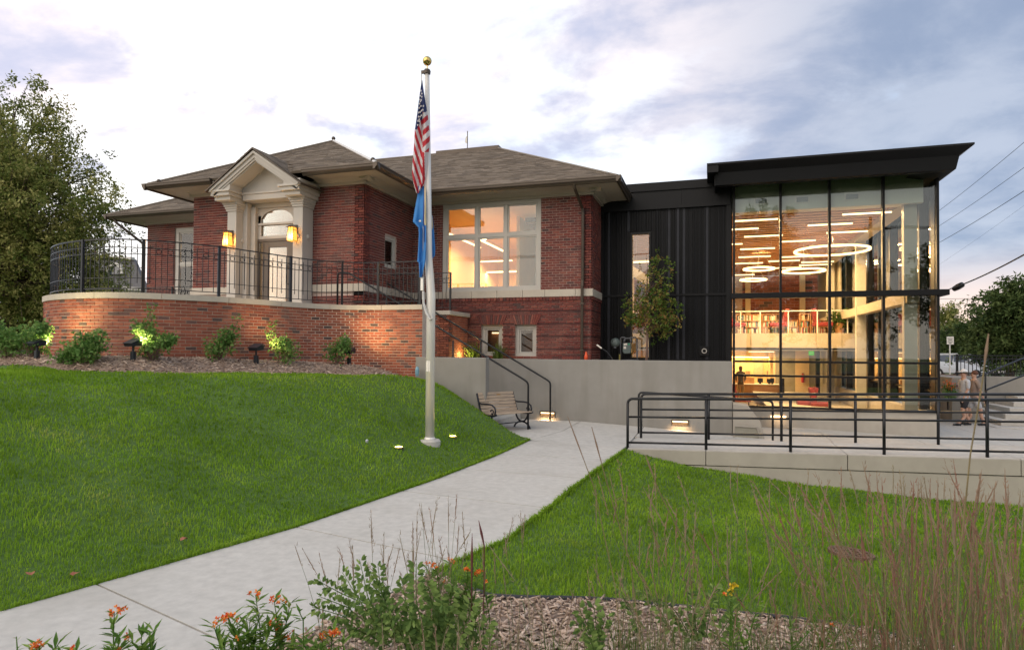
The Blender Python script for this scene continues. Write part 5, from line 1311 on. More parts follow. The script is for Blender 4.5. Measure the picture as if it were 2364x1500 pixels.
Rp = [(186, 975), (215, 979), (240, 983), (270, 988), (310, 992), (330, 992.5), (360, 989), (400, 985), (425, 979), (446, 967)]
uf = cloth('national_flag', Lp, Rp, 186, 446, usf, [M_fr, M_fw, M_fb], 'limp american flag with red and white stripes and starred blue canton on the pole', amp=.05, fold=1.6)
mb = MB(); random.seed(3)
for (x, y) in ((196, 235), (188, 290), (182, 330), (205, 265), (180, 375), (176, 420), (196, 400), (190, 350), (172, 470), (187, 465), (203, 450), (170, 515), (186, 515), (200, 500), (165, 560), (182, 565), (160, 605), (178, 545), (222, 400), (215, 440), (205, 300), (200, 335)):
    c = fpt(930+x/4.69, 160+y/4.69, -.215); rr_ = .026; pts = []
    for k in range(10): a = math.pi/2+math.pi*k/5; r_ = rr_ if k % 2 == 0 else rr_*.42; pts.append((c.x+r_*math.cos(a)*.8, c.y, c.z+r_*math.sin(a)))
    for k in range(10): mb.face([(c.x, c.y, c.z), pts[k], pts[(k+1) % 10]])
st_ = mb.build('star', M_fw, uf); st_.matrix_parent_inverse = Matrix.Translation(-uf.location)
M_sb, M_sb2, M_sy = mat('flag_sky_blue', (.05, .24, .62), .75, var=.12, vs=6, trans=.25), mat('flag_dark_blue', (.015, .04, .20), .75, var=.1), mat('flag_gold', (.60, .50, .30), .75)
Lp = [(430, 966), (455, 963), (480, 958), (512, 953), (526, 966), (540, 967), (580, 965), (604, 963), (607, 967), (640, 968.5)]
Rp = [(430, 982), (480, 984), (560, 984), (600, 983), (640, 974)]
def sf(u, v, s): return 1 if (.72 < s < .86 and v < 560) else (2 if (s > .86 and v < 520) else 0)
cloth('state_flag', Lp, Rp, 430, 640, sf, [M_sb, M_sb2, M_sy], 'plain sky blue flag hanging limp below the striped one', nu=26, nv=70, amp=.045, fold=1.3, dy0=-.13)
Lp = [(497, 990), (600, 990)]; Rp = [(497, 998), (520, 1001), (550, 1003), (575, 1005), (590, 1004), (600, 997)]
o = cloth('state_flag_tail', Lp, Rp, 497, 597, lambda u, v, s: 2 if v < 532+(s-.5)*-20 and s < .95 else 0, [M_sb, M_sb2, M_sy], 'x', nu=10, nv=30, amp=.02, dy0=.12)
sfl = bpy.data.objects['state_flag']; o.name = 'fly_end'; del o['label']; del o['category']; o.parent = sfl; o.matrix_parent_inverse = Matrix.Translation(-sfl.location)
# ================================================================ BENCH
bn = thing('park_bench', 'weathered wooden slat bench with scrolled black iron arms beside the steps', 'bench', (0, 0, 0))
LB = 1.16
def bench_side(x):
    mb = MB(); T = lambda pts, r=.02: mb.tube([(x, y, z) for y, z in pts], r, 8)
    arc = lambda cy, cz, ry, rz_, a0, a1, n=10: [(cy+ry*math.cos(R(a0+(a1-a0)*i/n)), cz+rz_*math.sin(R(a0+(a1-a0)*i/n))) for i in range(n+1)]
    T([(.0, .0)]+arc(.30, .0, .29, .20, 170, 10)+[(.60, .0)], .021)
    T(arc(.31, .44, .22, .24, 180, 360), .021)
    T([(-.06, .445), (.05, .415), (.25, .405), (.46, .43), (.53, .55), (.60, .74), (.655, .89)], .024)
    T([(.575, .68), (.48, .66), (.25, .67), (.10, .655), (.0, .60), (-.025, .53), (.0, .46)], .019)
    T(arc(.10, .505, .05, .045, 0, 300), .014)
    for y in (0., .6): mb.box(x-.03, x+.03, y-.045, y+.045, .0, .014)
    mb.box(x-.025, x+.025, .22, .40, .185, .215)
    return mb.build('arm_frame', M_iron, bn, smooth=False, local=True)
bench_side(0); bench_side(LB)
for i in range(6):
    t = i/5; y = .50+.135*t; z = .50+.375*t; mb = MB(); mb.obox((LB/2, y-.012, z), (LB/2-.012, 0, 0), (0, .010, -.003), (0, .009, .031)); mb.build('back_slat', M_slat, bn, local=True, bevel=.004)
for i in range(6):
    y = -.03+.088*i; mb = MB(); z = .455-.02*math.sin(math.pi*i/5); mb.box(.012, LB-.012, y-.037, y+.037, z-.012, z+.014); mb.build('seat_slat', M_slat, bn, local=True, bevel=.004)
mb = MB(); mb.tube([(.0, .30, .19), (LB, .30, .19)], .012, 6); mb.build('stretcher', M_iron, bn, local=True)
mb = MB(); mb.box(LB*.50, LB*.60, .594, .602, .79, .86); mb.build('brass_plaque', mat('brass_plaque', (.35, .20, .07), .5, .4), bn, local=True)
f0 = atz(1142, 1003, .055); f1 = atz(1225, 994, .055); ang = math.atan2(f1.y-f0.y, f1.x-f0.x)
bn.location = (f0.x, f0.y, .052); bn.rotation_euler = (0, 0, ang)
for c in bn.children: c.matrix_parent_inverse = Matrix.Identity(4)
sB = (f1-f0).length/LB; bn.scale = (sB, 1, 1)
# ================================================================ LIGHT FITTINGS OUTDOORS
def lantern(x, y, z, lab):
    t = thing('wall_lantern', lab, 'lantern', (x, y, z), 'amber lanterns on the entrance columns')
    w = .105; h = .36
    mb = MB()
    mb.hexa([(x-.09, y-.09, z-h/2), (x+.09, y-.09, z-h/2), (x+.09, y+.09, z-h/2), (x-.09, y+.09, z-h/2), (x-.072, y-.072, z+h/2), (x+.072, y-.072, z+h/2), (x+.072, y+.072, z+h/2), (x-.072, y+.072, z+h/2)]); mb.build('amber_glass', M_amber, t)
    mb = MB()
    for sx in (-1, 1):
        for sy in (-1, 1): mb.bar((x+sx*.095, y+sy*.095, z-h/2-.01), (x+sx*.076, y+sy*.076, z+h/2), .014, .014)
    for zz, q in ((z-h/2, .10), (z+h/2-.07, .082)):
        for s in (-1, 1): mb.bar((x-q, y+s*q, zz), (x+q, y+s*q, zz), .012, .012); mb.bar((x+s*q, y-q, zz), (x+s*q, y+q, zz), .012, .012)
    for s in (-1, 1): mb.bar((x, y+s*.092, z-h/2), (x, y+s*.076, z+h/2), .008, .008)
    mb.build('cage', M_gutter, t)
    mb = MB(); mb.hexa([(x-.13, y-.13, z+h/2), (x+.13, y-.13, z+h/2), (x+.13, y+.13, z+h/2), (x-.13, y+.13, z+h/2), (x-.05, y-.05, z+h/2+.06), (x+.05, y-.05, z+h/2+.06), (x+.05, y+.05, z+h/2+.06), (x-.05, y+.05, z+h/2+.06)]); mb.build('cap', M_gutter, t)
    mb = MB(); mb.bar((x, y, z+h/2+.07), (x, YC0+.02, z+h/2+.07), .025, .025); mb.box(x-.04, x+.04, YC0-.03, YC0-.002, z-.1, z+h/2+.1); mb.build('bracket', M_gutter, t)
    mb = MB(); mb.ball((x, y, z-.02), .05, 10, sz=1.5); mb.build('bulb', M_bulb, t, smooth=True)
    ld = bpy.data.lights.new('lantern_lamp', 'POINT'); ld.energy = 14; ld.color = (1, .55, .18); ld.shadow_soft_size = .08; o = bpy.data.objects.new('lantern_lamp', ld); COL.objects.link(o); o.location = (x, y-.16, z-.05)
    ld = bpy.data.lights.new('lantern_lamp', 'POINT'); ld.energy = 9; ld.color = (1, .5, .12); ld.shadow_soft_size = .05; o = bpy.data.objects.new('lantern_lamp', ld); COL.objects.link(o); o.location = (x+.0, y+.135, z-.02)
yl_ = YC0-.17
p = at(526, 553, yl_); lantern(p.x, yl_, p.z, 'glowing amber lantern on the left entrance column')
p = at(675, 541, yl_); lantern(p.x, yl_, p.z, 'glowing amber lantern on the right entrance column')
def steplight(u, v, lab, e=9):
    p = at(u, v, 16.37); t = thing('step_light', lab, 'wall light', tuple(p), 'recessed lights in the long concrete wall'); x, z = p.x, p.z
    mb = MB(); w, h = .21, .065
    for a, b, c, d in ((x-w, x+w, z-h, z-h+.02), (x-w, x+w, z+h-.02, z+h), (x-w, x-w+.025, z-h+.02, z+h-.02), (x+w-.025, x+w, z-h+.02, z+h-.02)): mb.box(a, b, 16.345, 16.379, c, d)
    mb.build('frame', M_gutter, t)
    mb = MB(); mb.box(x-w+.026, x+w-.026, 16.370, 16.376, z+.002, z+.030); mb.build('lens', M_lamp, t)
    mb = MB()
    for k in range(3): mb.box(x-w+.026, x+w-.026, 16.352, 16.368, z-.045+k*.014, z-.040+k*.014)
    mb.build('louvre', M_gutter, t)
    ld = bpy.data.lights.new('step_lamp', 'AREA'); ld.energy = e*.22; ld.color = (1, .62, .30); ld.shape = 'RECTANGLE'; ld.size = .36; ld.size_y = .06; ld.spread = R(130); o = bpy.data.objects.new('step_lamp', ld); COL.objects.link(o); o.location = (x, 16.30, z+.0); o.rotation_euler = (R(18), 0, 0)
steplight(1264, 954.5, 'recessed step light glowing behind the foot of the stair handrail')
steplight(1570, 974.5, 'recessed wall light glowing behind the ramp railings')
p = at(1725, 985, 16.2)
# third one hidden by the sloped block
ld = bpy.data.lights.new('step_lamp', 'AREA'); ld.energy = 1.3; ld.color = (1, .62, .30); ld.size = .3; o = bpy.data.objects.new('step_lamp', ld); COL.objects.link(o); o.location = (1.75, 19.2, .14); o.rotation_euler = (R(20), 0, 0)
mb = MB(); mb.box(1.55, 1.95, 19.255, 19.279, .08, .16); tag(mb.build('step_light', M_lamp), 'small recessed light in the plinth under the glass, behind the sloped block', 'wall light', 'recessed lights in the long concrete wall')
M_fl = mat('floodlight_black', (.02, .024, .032), .45, .3)
def flood(u, vb, vt, lab, aim, e=35, rot=0, col=(1, .80, .35), tgt=None):
    p = on_ground(u, vb)
    if u > 790: p = at(u, vb, 12.95); p.z = gz(p.x, p.y)
    h = (vb-vt)*depth(p)/F; t = thing('floodlight', lab, 'floodlight', tuple(p), 'black garden floodlights in the mulch'); sc = h/.55
    x, y, z = p
    mb = MB(); mb.box(x-.055*sc, x+.055*sc, y-.055*sc, y+.055*sc, z-.05, z+.25*sc); mb.build('post', M_fl, t, bevel=.012)
    mb = MB(); mb.tube([(x, y, z+.25*sc), (x, y, z+.40*sc)], .02, 6); mb.build('knuckle', M_fl, t)
    mb = MB(); mb.prism([(x-.15*sc, y-.10, z+.38*sc), (x-.15*sc, y-.12, z+.47*sc), (x-.15*sc, y+.04, z+.56*sc), (x-.15*sc, y+.12, z+.54*sc), (x-.15*sc, y+.10, z+.40*sc)], (.30*sc, 0, 0)); mb.build('head', M_fl, t, bevel=.008)
    mb = MB(); mb.prism([(x-.17*sc, y-.13, z+.46*sc), (x-.17*sc, y-.13, z+.475*sc), (x-.17*sc, y+.08, z+.60*sc), (x-.17*sc, y+.085, z+.585*sc)], (.34*sc, 0, 0)); mb.build('visor', M_fl, t)
    mb = MB(); mb.box(x-.12*sc, x+.12*sc, y+.121, y+.126, z+.44*sc, z+.52*sc); mb.build('lens', M_bulb, t)
    ld = bpy.data.lights.new('flood_lamp', 'SPOT'); ld.energy = e; ld.color = col; ld.spot_size = R(165); ld.spot_blend = 1; ld.shadow_soft_size = .09; o = bpy.data.objects.new('flood_lamp', ld); COL.objects.link(o)
    o.location = (x, y+.16, z+.5*sc); d = Vector(aim).normalized(); o.rotation_euler = (-d).to_track_quat('Z', 'Y').to_euler()
flood(85, 829, 785, 'black garden floodlight at the far left among the bushes', (-.35, .15, .95), 150)
flood(307, 833, 787, 'black garden floodlight beside the tall lit shrub', (.35, .1, .95), 230)
flood(591, 840, 797, 'black garden floodlight standing alone between two shrubs', (.2, .5, .8), 45, col=(1, .68, .34))
flood(806, 842, 803, 'black garden floodlight nearest the flagpole', (.55, .3, .8), 60, col=(1, .66, .30))
M_upl = emis('uplight_glow', (1., .72, .18), 10)
for u, v, lab in ((920, 1034, 'small yellow uplight glowing in the grass left of the flagpole'), (1045, 1009, 'small yellow uplight glowing in the grass right of the flagpole')):
    p = on_ground(u, v); t = thing('grass_uplight', lab, 'uplight', tuple(p), 'uplights in the lawn')
    mb = MB(); mb.lathe((p.x, p.y, p.z-.04), [(.085, 0), (.085, .05), (.07, .055)], 16); mb.build('casing', M_gutter, t)
    mb = MB(); mb.lathe((p.x, p.y, p.z+.016), [(.062, 0), (.05, .006)], 14); mb.build('lens', M_upl, t)
    ld = bpy.data.lights.new('uplight_lamp', 'SPOT'); ld.energy = 5; ld.color = (1, .68, .18); ld.spot_size = R(110); ld.spot_blend = .5; ld.shadow_soft_size = .05; o = bpy.data.objects.new('uplight_lamp', ld); COL.objects.link(o); o.location = (p.x, p.y, p.z+.03); o.rotation_euler = (Vector((p.x, p.y, 0))-Vector((px_, py_, 3))).to_track_quat('Z', 'Y').to_euler()
p = on_ground(847, 1021); mb = MB(); mb.lathe((p.x, p.y, p.z-.02), [(.02, 0), (.024, .05), (.014, .065)], 10); tag(mb.build('sprinkler_head', mat('pale_plastic', (.45, .48, .52), .5), smooth=True), 'small pale sprinkler head in the lawn left of the flagpole', 'sprinkler')
# ================================================================ GAS METER, PIPES, HOSE
M_gm = mat('gas_meter_grey', (.10, .135, .135), .5, .2); M_pipe = mat('grey_pipe', (.12, .13, .15), .5, .4)
ym = 18.7; G_ = lambda u, v, dy=0: at(1400+u/16.67, 760+v/16.67, ym+dy)
g0 = G_(540, 1200); gm = thing('gas_meter', 'grey gas meter with regulator and pipe loop beside the narrow window', 'gas meter', tuple(g0))
mb = MB(); mb.prism([G_(*q) for q in ((625, 520), (940, 520), (950, 880), (900, 940), (680, 940), (615, 860))], (0, .22, 0)); mb.build('meter_body', M_gm, gm, bevel=.02)
mb = MB(); mb.box(G_(670, 0, 0).x, G_(800, 0).x, ym-.008, ym-.002, G_(0, 605).z, G_(0, 540).z); mb.box(G_(665, 0, 0).x, G_(760, 0).x, ym-.008, ym-.002, G_(0, 745).z, G_(0, 650).z); mb.build('dial_label', M_white, gm)
mb = MB(); mb.box(G_(825, 0, 0).x, G_(900, 0).x, ym-.008, ym-.002, G_(0, 605).z, G_(0, 540).z); mb.build('green_label', mat('label_green', (.02, .25, .14), .5), gm)
mb = MB(); mb.tube([G_(q, w) for q, w in ((545, 1180), (545, 340), (580, 315), (700, 315), (750, 350), (880, 350), (940, 320), (1120, 320), (1175, 370), (1180, 1040), (1200, 1190))], .022, 8); mb.tube([G_(q, w) for q, w in ((690, 520), (690, 430), (730, 370))], .03, 7); mb.tube([G_(q, w) for q, w in ((950, 520), (950, 430), (915, 370))], .03, 7); mb.tube([G_(q, w) for q, w in ((610, 1185), (1230, 1185))], .02, 7); mb.tube([G_(q, w) for q, w in ((480, 515), (590, 515))], .02, 7); mb.tube([G_(340, 600), G_(335, 680), G_(325, 730)], [.02, .03, .06], 8); mb.build('pipe_loop', M_pipe, gm, smooth=True)
c_ = G_(345, 515); mb = MB(); mb.lathe(c_, [(.06, -.05), (.135, -.03), (.14, .02), (.06, .05)], 18, M=Matrix.Rotation(R(90), 3, 'X')); mb.build('regulator', M_gm, gm, smooth=True)
mb = MB(); mb.tube([G_(510, 1240), G_(520, 960)], .03, 7); mb.build('yellow_stand_pipe', mat('mustard_pipe', (.22, .20, .06), .6), gm)
hs = thing('pipe_stub', 'pale tipped pipe leaning out beside the brick corner', 'pipe', tuple(at(1415, 830, 17.4)))
mb = MB(); mb.tube([at(u, v, 17.4) for u, v in ((1378, 796), (1389, 804))], .022, 7); mb.build('pale_tip', M_white, hs); mb = MB(); mb.tube([at(u, v, 17.4) for u, v in ((1389, 804), (1400, 811), (1409, 822), (1415, 832))], .018, 6); mb.build('dark_hose', M_black, hs)
p = at(1353, 826, 17.3); mb = MB(); mb.lathe((p.x, p.y, p.z-.06), [(.055, 0), (.05, .10), (.028, .19), (.01, .24)], 10); tag(mb.build('marker_flag', mat('orange_marker', (.75, .10, .03), .5), smooth=True), 'small orange marker at the foot of the downspout', 'marker')
p = at(963, 858, 13.7); mb = MB(); mb.lathe((p.x, p.y, p.z-.1), [(.035, 0), (.05, .05), (.05, .16), (.03, .22)], 8); tag(mb.build('plastic_wrap', mat('pale_blue_plastic', (.2, .38, .48), .4)), 'pale blue plastic wrapped fitting where brick meets concrete wall', 'fitting')
# drain grate
gp = on_ground(1965, 1283); gr_ = thing('drain_grate', 'round rusty cast iron drain grate set in the right lawn', 'drain grate', tuple(gp)); M_rust = mat('rusty_iron', (.16, .095, .07), .75, .3, var=.3, vs=20)
gxv = Vector((.2, 0, gz(gp.x+.2, gp.y)-gz(gp.x-.0, gp.y))).normalized(); tz = lambda dx, dy: gz(gp.x+dx, gp.y+dy)+.035
mb = MB(); rg = .24
for i in range(28):
    a0, a1 = 2*math.pi*i/28, 2*math.pi*(i+1)/28; q = []
    for zz in (-.03, .012):
        for rr_, aa in ((rg*.86, a0), (rg, a0), (rg, a1), (rg*.86, a1)): q.append((gp.x+rr_*math.cos(aa), gp.y+rr_*math.sin(aa), tz(rr_*math.cos(aa), rr_*math.sin(aa))+zz))
    mb.hexa(q)
mb.build('rim', M_rust, gr_)
mb = MB()
for k in range(-4, 5):
    o_ = k*.048; h_ = math.sqrt(max(0, (rg*.87)**2-o_**2)); mb.bar((gp.x+o_, gp.y-h_, tz(o_, -h_)), (gp.x+o_, gp.y+h_, tz(o_, h_)), .020, .02)
    if k % 2 == 0: mb.bar((gp.x-h_, gp.y+o_, tz(-h_, o_)-.002), (gp.x+h_, gp.y+o_, tz(h_, o_)-.002), .022, .02)
mb.build('bar', M_rust, gr_)
mb = MB(); mb.lathe((gp.x, gp.y, gp.z-.05), [(rg*.9, 0), (rg*.9, .01)], 20); mb.build('pit', mat('pit_black', (.01, .01, .01), 1), gr_)
# ================================================================ VEGETATION TOOLS
def build_np(name, V, Fq, tone, mats, parent=None, kind=None, smooth=False, base=None, mi=None):
    """V (n,3), Fq (m,k) index array with k = 3 or 4"""
    V = np.asarray(V, dtype=np.float32); Fq = np.asarray(Fq, dtype=np.int32); k = Fq.shape[1]
    lo, hi = V.min(0), V.max(0); org = np.array([(lo[0]+hi[0])/2, (lo[1]+hi[1])/2, lo[2]], dtype=np.float32) if base is None else np.array(base, dtype=np.float32)
    V = V-org; me = bpy.data.meshes.new(name)
    me.vertices.add(len(V)); me.vertices.foreach_set('co', V.ravel())
    me.loops.add(Fq.size); me.loops.foreach_set('vertex_index', Fq.ravel())
    me.polygons.add(len(Fq)); me.polygons.foreach_set('loop_start', np.arange(0, Fq.size, k, dtype=np.int32)); 
    if not isinstance(mats, (list, tuple)): mats = [mats]
    for q in mats: me.materials.append(q)
    if mi is not None: me.polygons.foreach_set('material_index', np.asarray(mi, dtype=np.int32))
    a = me.attributes.new('tone', 'FLOAT', 'FACE'); a.data.foreach_set('value', np.asarray(tone, dtype=np.float32))
    me.update(calc_edges=True)
    o = bpy.data.objects.new(name, me); COL.objects.link(o); o.location = tuple(float(x) for x in org)
    if parent is not None: o.parent = parent; o.matrix_parent_inverse = Matrix.Translation(-wloc(parent))
    if kind: o['kind'] = kind
    return o
def nrm(a): return a/np.maximum(np.linalg.norm(a, axis=-1, keepdims=True), 1e-9)
def leafcloud(C, n, spread, size, asp=.5, droop=.3, tone=(0, 1), rng=RNG, shell=.5):
    """n leaves round each centre of C; two-triangle folded leaves. returns V,F(3),tone"""
    C = np.asarray(C, float); k = len(C)*n; cc = np.repeat(C, n, 0)
    d = nrm(rng.normal(0, 1, (k, 3)))*(rng.random((k, 1))**shell); sp_ = np.asarray(spread, float)
    if sp_.ndim == 1 and len(sp_) == len(C) and len(C) != 3: sp_ = np.repeat(sp_, n)[:, None]
    p = cc+d*sp_
    a = nrm(rng.normal(0, 1, (k, 3))+d*.6-np.array([0, 0, droop])); b = nrm(np.cross(a, rng.normal(0, 1, (k, 3))+np.array([0, 0, .8]))); up = np.cross(a, b)
    L = size*rng.uniform(.6, 1.3, (k, 1)); w = L*asp
    v0 = p; v1 = p+a*L*.45+b*w*.5+up*L*.10; v2 = p+a*L-up*L*.08; v3 = p+a*L*.45-b*w*.5+up*L*.10
    V = np.stack([v0, v1, v2, v3], 1).reshape(-1, 3); i = np.arange(k)*4
    Fc = np.stack([np.stack([i, i+1, i+2], 1), np.stack([i, i+2, i+3], 1)], 1).reshape(-1, 3)
    ct = np.repeat(rng.uniform(tone[0], tone[1], len(C)), n); t = np.clip(ct+rng.normal(0, .16, k), 0, 1); return V, Fc, np.repeat(t, 2)
def merge(L):
    V = []; Fs = []; T = []; o = 0
    for v, f, t in L: V.append(v); Fs.append(f+o); T.append(t); o += len(v)
    return np.concatenate(V), np.concatenate(Fs), np.concatenate(T)
M_bark = mat('bark', (.10, .075, .055), .95, var=.4, vs=14, stretch=(1, 1, .25), bump=.8, bs=30)
M_barky = mat('young_bark', (.17, .11, .09), .9, var=.25, vs=14, bump=.4)
M_leafbig = LEAF('maple_leaf', (.08, .12, .025), (.20, .225, .06), (.42, .40, .15), .35)
M_leafyng = LEAF('ornamental_pear_leaf', (.06, .115, .02), (.13, .20, .04), (.28, .17, .06))
M_leafrt = LEAF('oak_leaf', (.03, .055, .016), (.065, .10, .03), (.13, .17, .055))
M_shrub = LEAF('viburnum_leaf', (.08, .17, .045), (.14, .27, .07), (.25, .37, .11), .35)
def branch_tree(name, lab, cat, base, Hh, crown, nbr, trunk_r, leaf, M_l, npl=60, clump=.5, group=None, seed=1, lean=(0, 0), bark=None, dens=1., nsub=4, tr_h=.3, branches=True, cont=None):
    """crown: list of (cx,cy,cz,rx,ry,rz) ellipsoids relative to the base; clumps sit near their shells at twig tips"""
    rng = np.random.default_rng(seed); t = thing(name, lab, cat, base, group); b = np.array(base, float)
    C = []; tot = sum(e[3]*e[4]*e[5] for e in crown)
    for e in crown:
        k = max(4, int(nbr*e[3]*e[4]*e[5]/tot)); d = nrm(rng.normal(0, 1, (k, 3))); rad = rng.uniform(.35, 1., (k, 1))**.55
        rad *= 1+.16*np.sin(d[:, :1]*5+seed)+.12*np.sin(d[:, 2:3]*9+d[:, 1:2]*7); C.append(b+np.array(e[:3])+d*rad*np.array(e[3:]))
    C = np.concatenate(C); mb = MB(); tip = b+np.array([lean[0], lean[1], Hh*.93])
    steps = 8; tp = [tuple(b+(tip-b)*i/steps+np.array([math.sin(i*1.3+seed)*.03*Hh*.3, math.cos(i*1.7)*.02*Hh*.3, 0])*(i > 0)) for i in range(steps+1)]
    mb.tube([(tp[0][0], tp[0][1], tp[0][2]-.15)]+tp[1:], [trunk_r*1.25]+[max(.006, trunk_r*(1-i/steps)**.8) for i in range(1, steps+1)], 9); mb.build('trunk', bark or M_bark, t, smooth=True)
    mb = MB(); sel = C[rng.permutation(len(C))[:int(len(C)*.75)]]
    for c in sel:
        zf = min(.92, max(tr_h, (c[2]-b[2])/Hh*.78)); i = zf*steps; p0 = np.array(tp[int(i)])*(1-i % 1)+np.array(tp[min(steps, int(i)+1)])*(i % 1)
        mid = (p0+c)/2+rng.normal(0, .05*np.linalg.norm(c-p0), 3)+np.array([0, 0, .06*Hh*.3]); L = np.linalg.norm(c-p0); r = max(.004, trunk_r*.13*min(1, L/2))
        mb.tube([tuple(p0), tuple(mid), tuple(c)], [r, r*.65, r*.25], 4, caps=False)
    if mb.v: stuff(mb.build('branch', bark or M_bark, t))
    sub = np.repeat(C, nsub, 0)+rng.normal(0, clump*.75, (len(C)*nsub, 3))
    V, Fc, T = leafcloud(sub, max(3, int(npl*dens/nsub)), clump*.55, leaf, rng=rng, shell=.6); stuff(build_np('crown', V, Fc, T, M_l, t)); return t
def rel(base, u, v, y): p = at(u, v, y); return p
def crown_from_px(base, y, L):
    """ellipsoids given as (u, v, ru, rv) on the photograph at depth y"""
    out = []
    for u, v, ru, rv in L:
        c = at(u, v, y); k = depth(c)/F; out.append((c.x-base[0], c.y-base[1], c.z-base[2], ru*k, max(ru, rv)*k*.9, rv*k))
    return out
# ---- big tree on the left, a second one behind it at the frame edge
yT = 20.5; bt = at(20, 790, yT); base = (bt.x, yT, 1.75)
branch_tree('maple_tree', 'large leafy tree on the left edge overlapping the terrace railing', 'tree', base, 11.4,
            crown_from_px(base, yT, [(30, 620, 205, 150), (60, 480, 190, 130), (65, 360, 120, 110), (70, 265, 70, 80), (205, 500, 62, 60), (150, 560, 90, 60), (20, 740, 150, 80), (-60, 420, 120, 160)]), 820, .30, .155, M_leafbig, npl=110, clump=.50, seed=4, nsub=5)
bt = at(-70, 760, 25); base = (bt.x, 25, 1.6)
branch_tree('maple_tree', 'leafy branch tips of another tree at the upper left corner', 'tree', base, 15.5, crown_from_px(base, 25, [(-60, 260, 88, 105), (-50, 420, 110, 120)]), 90, .3, .16, M_leafbig, npl=110, clump=.6, seed=9)
bt = at(60, 790, 30); base = (bt.x, 30, 1.7)
branch_tree('maple_tree', 'dark tree mass behind the left tree filling in down to the bushes', 'tree', base, 6.5, crown_from_px(base, 30, [(10, 700, 130, 120), (110, 690, 80, 90), (200, 660, 60, 50)]), 160, .3, .2, M_leafrt, npl=120, clump=.8, seed=19, nsub=5)
bt = at(250, 700, 26); base = (bt.x, 26, 1.8)
branch_tree('small_tree', 'small sparse tree in front of the distant grey roof seen through the railing', 'tree', base, 3.6, crown_from_px(base, 26, [(245, 665, 42, 38)]), 26, .06, .12, M_leafbig, npl=60, clump=.4, seed=23)
# ---- young tree before the cladding
yQ = 18.2; base = tuple(at(1492, 836, yQ)); base = (base[0], yQ, 1.66)
branch_tree('young_tree', 'young slender tree with reddish green leaves before the black cladding', 'tree', base, 3.25,
            crown_from_px(base, yQ, [(1500, 725, 52, 52), (1478, 700, 34, 36), (1515, 668, 36, 34), (1505, 622, 15, 42), (1538, 735, 30, 36), (1455, 728, 18, 24), (1540, 610, 12, 12), (1540, 690, 26, 24)]), 120, .035, .095, M_leafyng, npl=25, clump=.14, seed=12, nsub=3, bark=M_barky, tr_h=.22)
# ---- right hand trees, far
for i, (u, y, L, lab, Hh, M_l, n) in enumerate(((2330, 48, [(2352, 745, 58, 84), (2300, 798, 58, 48), (2395, 730, 76, 80)], 'dark dense tree at the right edge beyond the fence', 7.2, M_leafrt, 220),
        (2235, 56, [(2245, 800, 45, 34), (2205, 810, 30, 22)], 'lower green tree behind the parked van', 4.4, M_leafrt, 110),
        (2188, 70, [(2185, 735, 14, 18)], 'tiny sparse treetop beside the glass corner', 5.2, M_leafbig, 14))):
    bt = at(u, 850, y); base = (bt.x, y, .2); branch_tree('broadleaf_tree', lab, 'tree', base, Hh, crown_from_px(base, y, L), n, .25, .26, M_l, npl=130, clump=.7, seed=31+i, nsub=5)
# ---- shrubs in the mulch
def shrub(u, vb, L, lab, n=40, leaf=.07, npl=60, seed=0, M_l=None, clump=.10, tall=()):
    p = on_ground(u, vb); t = thing('viburnum_shrub', lab, 'shrub', tuple(p), 'green shrubs along the terrace wall'); rng = np.random.default_rng(seed+50)
    C = []; mb = MB()
    for (cu, cv, ru, rv) in L:
        c = ray(cu, cv); k = depth(p)/F; cc = O+c*depth(p); q = nrm(rng.normal(0, 1, (n, 3)))*(rng.random((n, 1))**.5)*np.array([ru*k, ru*k*.6, rv*k])*1.12; C.append(np.array(cc)+q)
    for pts in tall:
        P_ = [O+ray(a, b)*depth(p) for a, b in pts]
        for a, b in zip(P_, P_[1:]):
            for s in np.linspace(0, 1, 5): C.append(np.array(a.lerp(b, s))[None]+rng.normal(0, .02, (1, 3)))
        mb.tube([p]+P_, [.008]*len(P_)+[.003], 4)
    C = np.concatenate(C); C = C[C[:, 2] > p.z+.03]
    for c in C[rng.permutation(len(C))[:26]]: m_ = (np.array(p)+c)/2+rng.normal(0, .03, 3); mb.tube([tuple(p), tuple(m_), tuple(c)], [.007, .005, .002], 4, caps=False)
    stuff(mb.build('stem', M_barky, t)); V, Fc, T = leafcloud(C, max(4, npl//8), clump, leaf, asp=.62, rng=rng); stuff(build_np('foliage', V, Fc, T, M_l or M_shrub, t)); return t
shrub(12, 826, [(10, 790, 45, 34), (-10, 770, 40, 30), (55, 785, 40, 35)], 'leftmost bush at the edge of the photo, yellow lit at its top', 60, npl=70, seed=1)
shrub(75, 826, [(75, 785, 42, 32), (95, 765, 22, 18)], 'bush lit bright yellow at the left end of the curved wall', 60, npl=70, seed=2)
shrub(190, 838, [(185, 815, 52, 24), (215, 790, 45, 26), (160, 830, 40, 14)], 'wide low spreading bush without a floodlight beside it', 62, npl=80, seed=3)
shrub(350, 832, [(350, 800, 40, 26), (335, 768, 24, 24), (385, 785, 20, 12)], 'tall shrub with an upright lit shoot reaching the coping', 55, npl=70, seed=4, tall=[[(340, 790), (350, 740), (345, 705)], [(320, 790), (312, 748)]])
shrub(503, 832, [(500, 806, 34, 24), (525, 780, 24, 18)], 'middle shrub with loose shoots leaning right', 50, npl=64, seed=5, tall=[[(520, 800), (540, 760), (552, 735)], [(530, 790), (548, 770)]])
shrub(658, 838, [(658, 812, 36, 24), (650, 795, 26, 16)], 'shrub with one thin curved shoot right of the lone floodlight', 50, npl=64, seed=6, tall=[[(640, 800), (628, 765), (632, 740)], [(632, 790), (618, 768)]])
shrub(778, 841, [(778, 812, 32, 24), (795, 795, 16, 16)], 'small round shrub nearest the flagpole', 50, npl=64, seed=7)
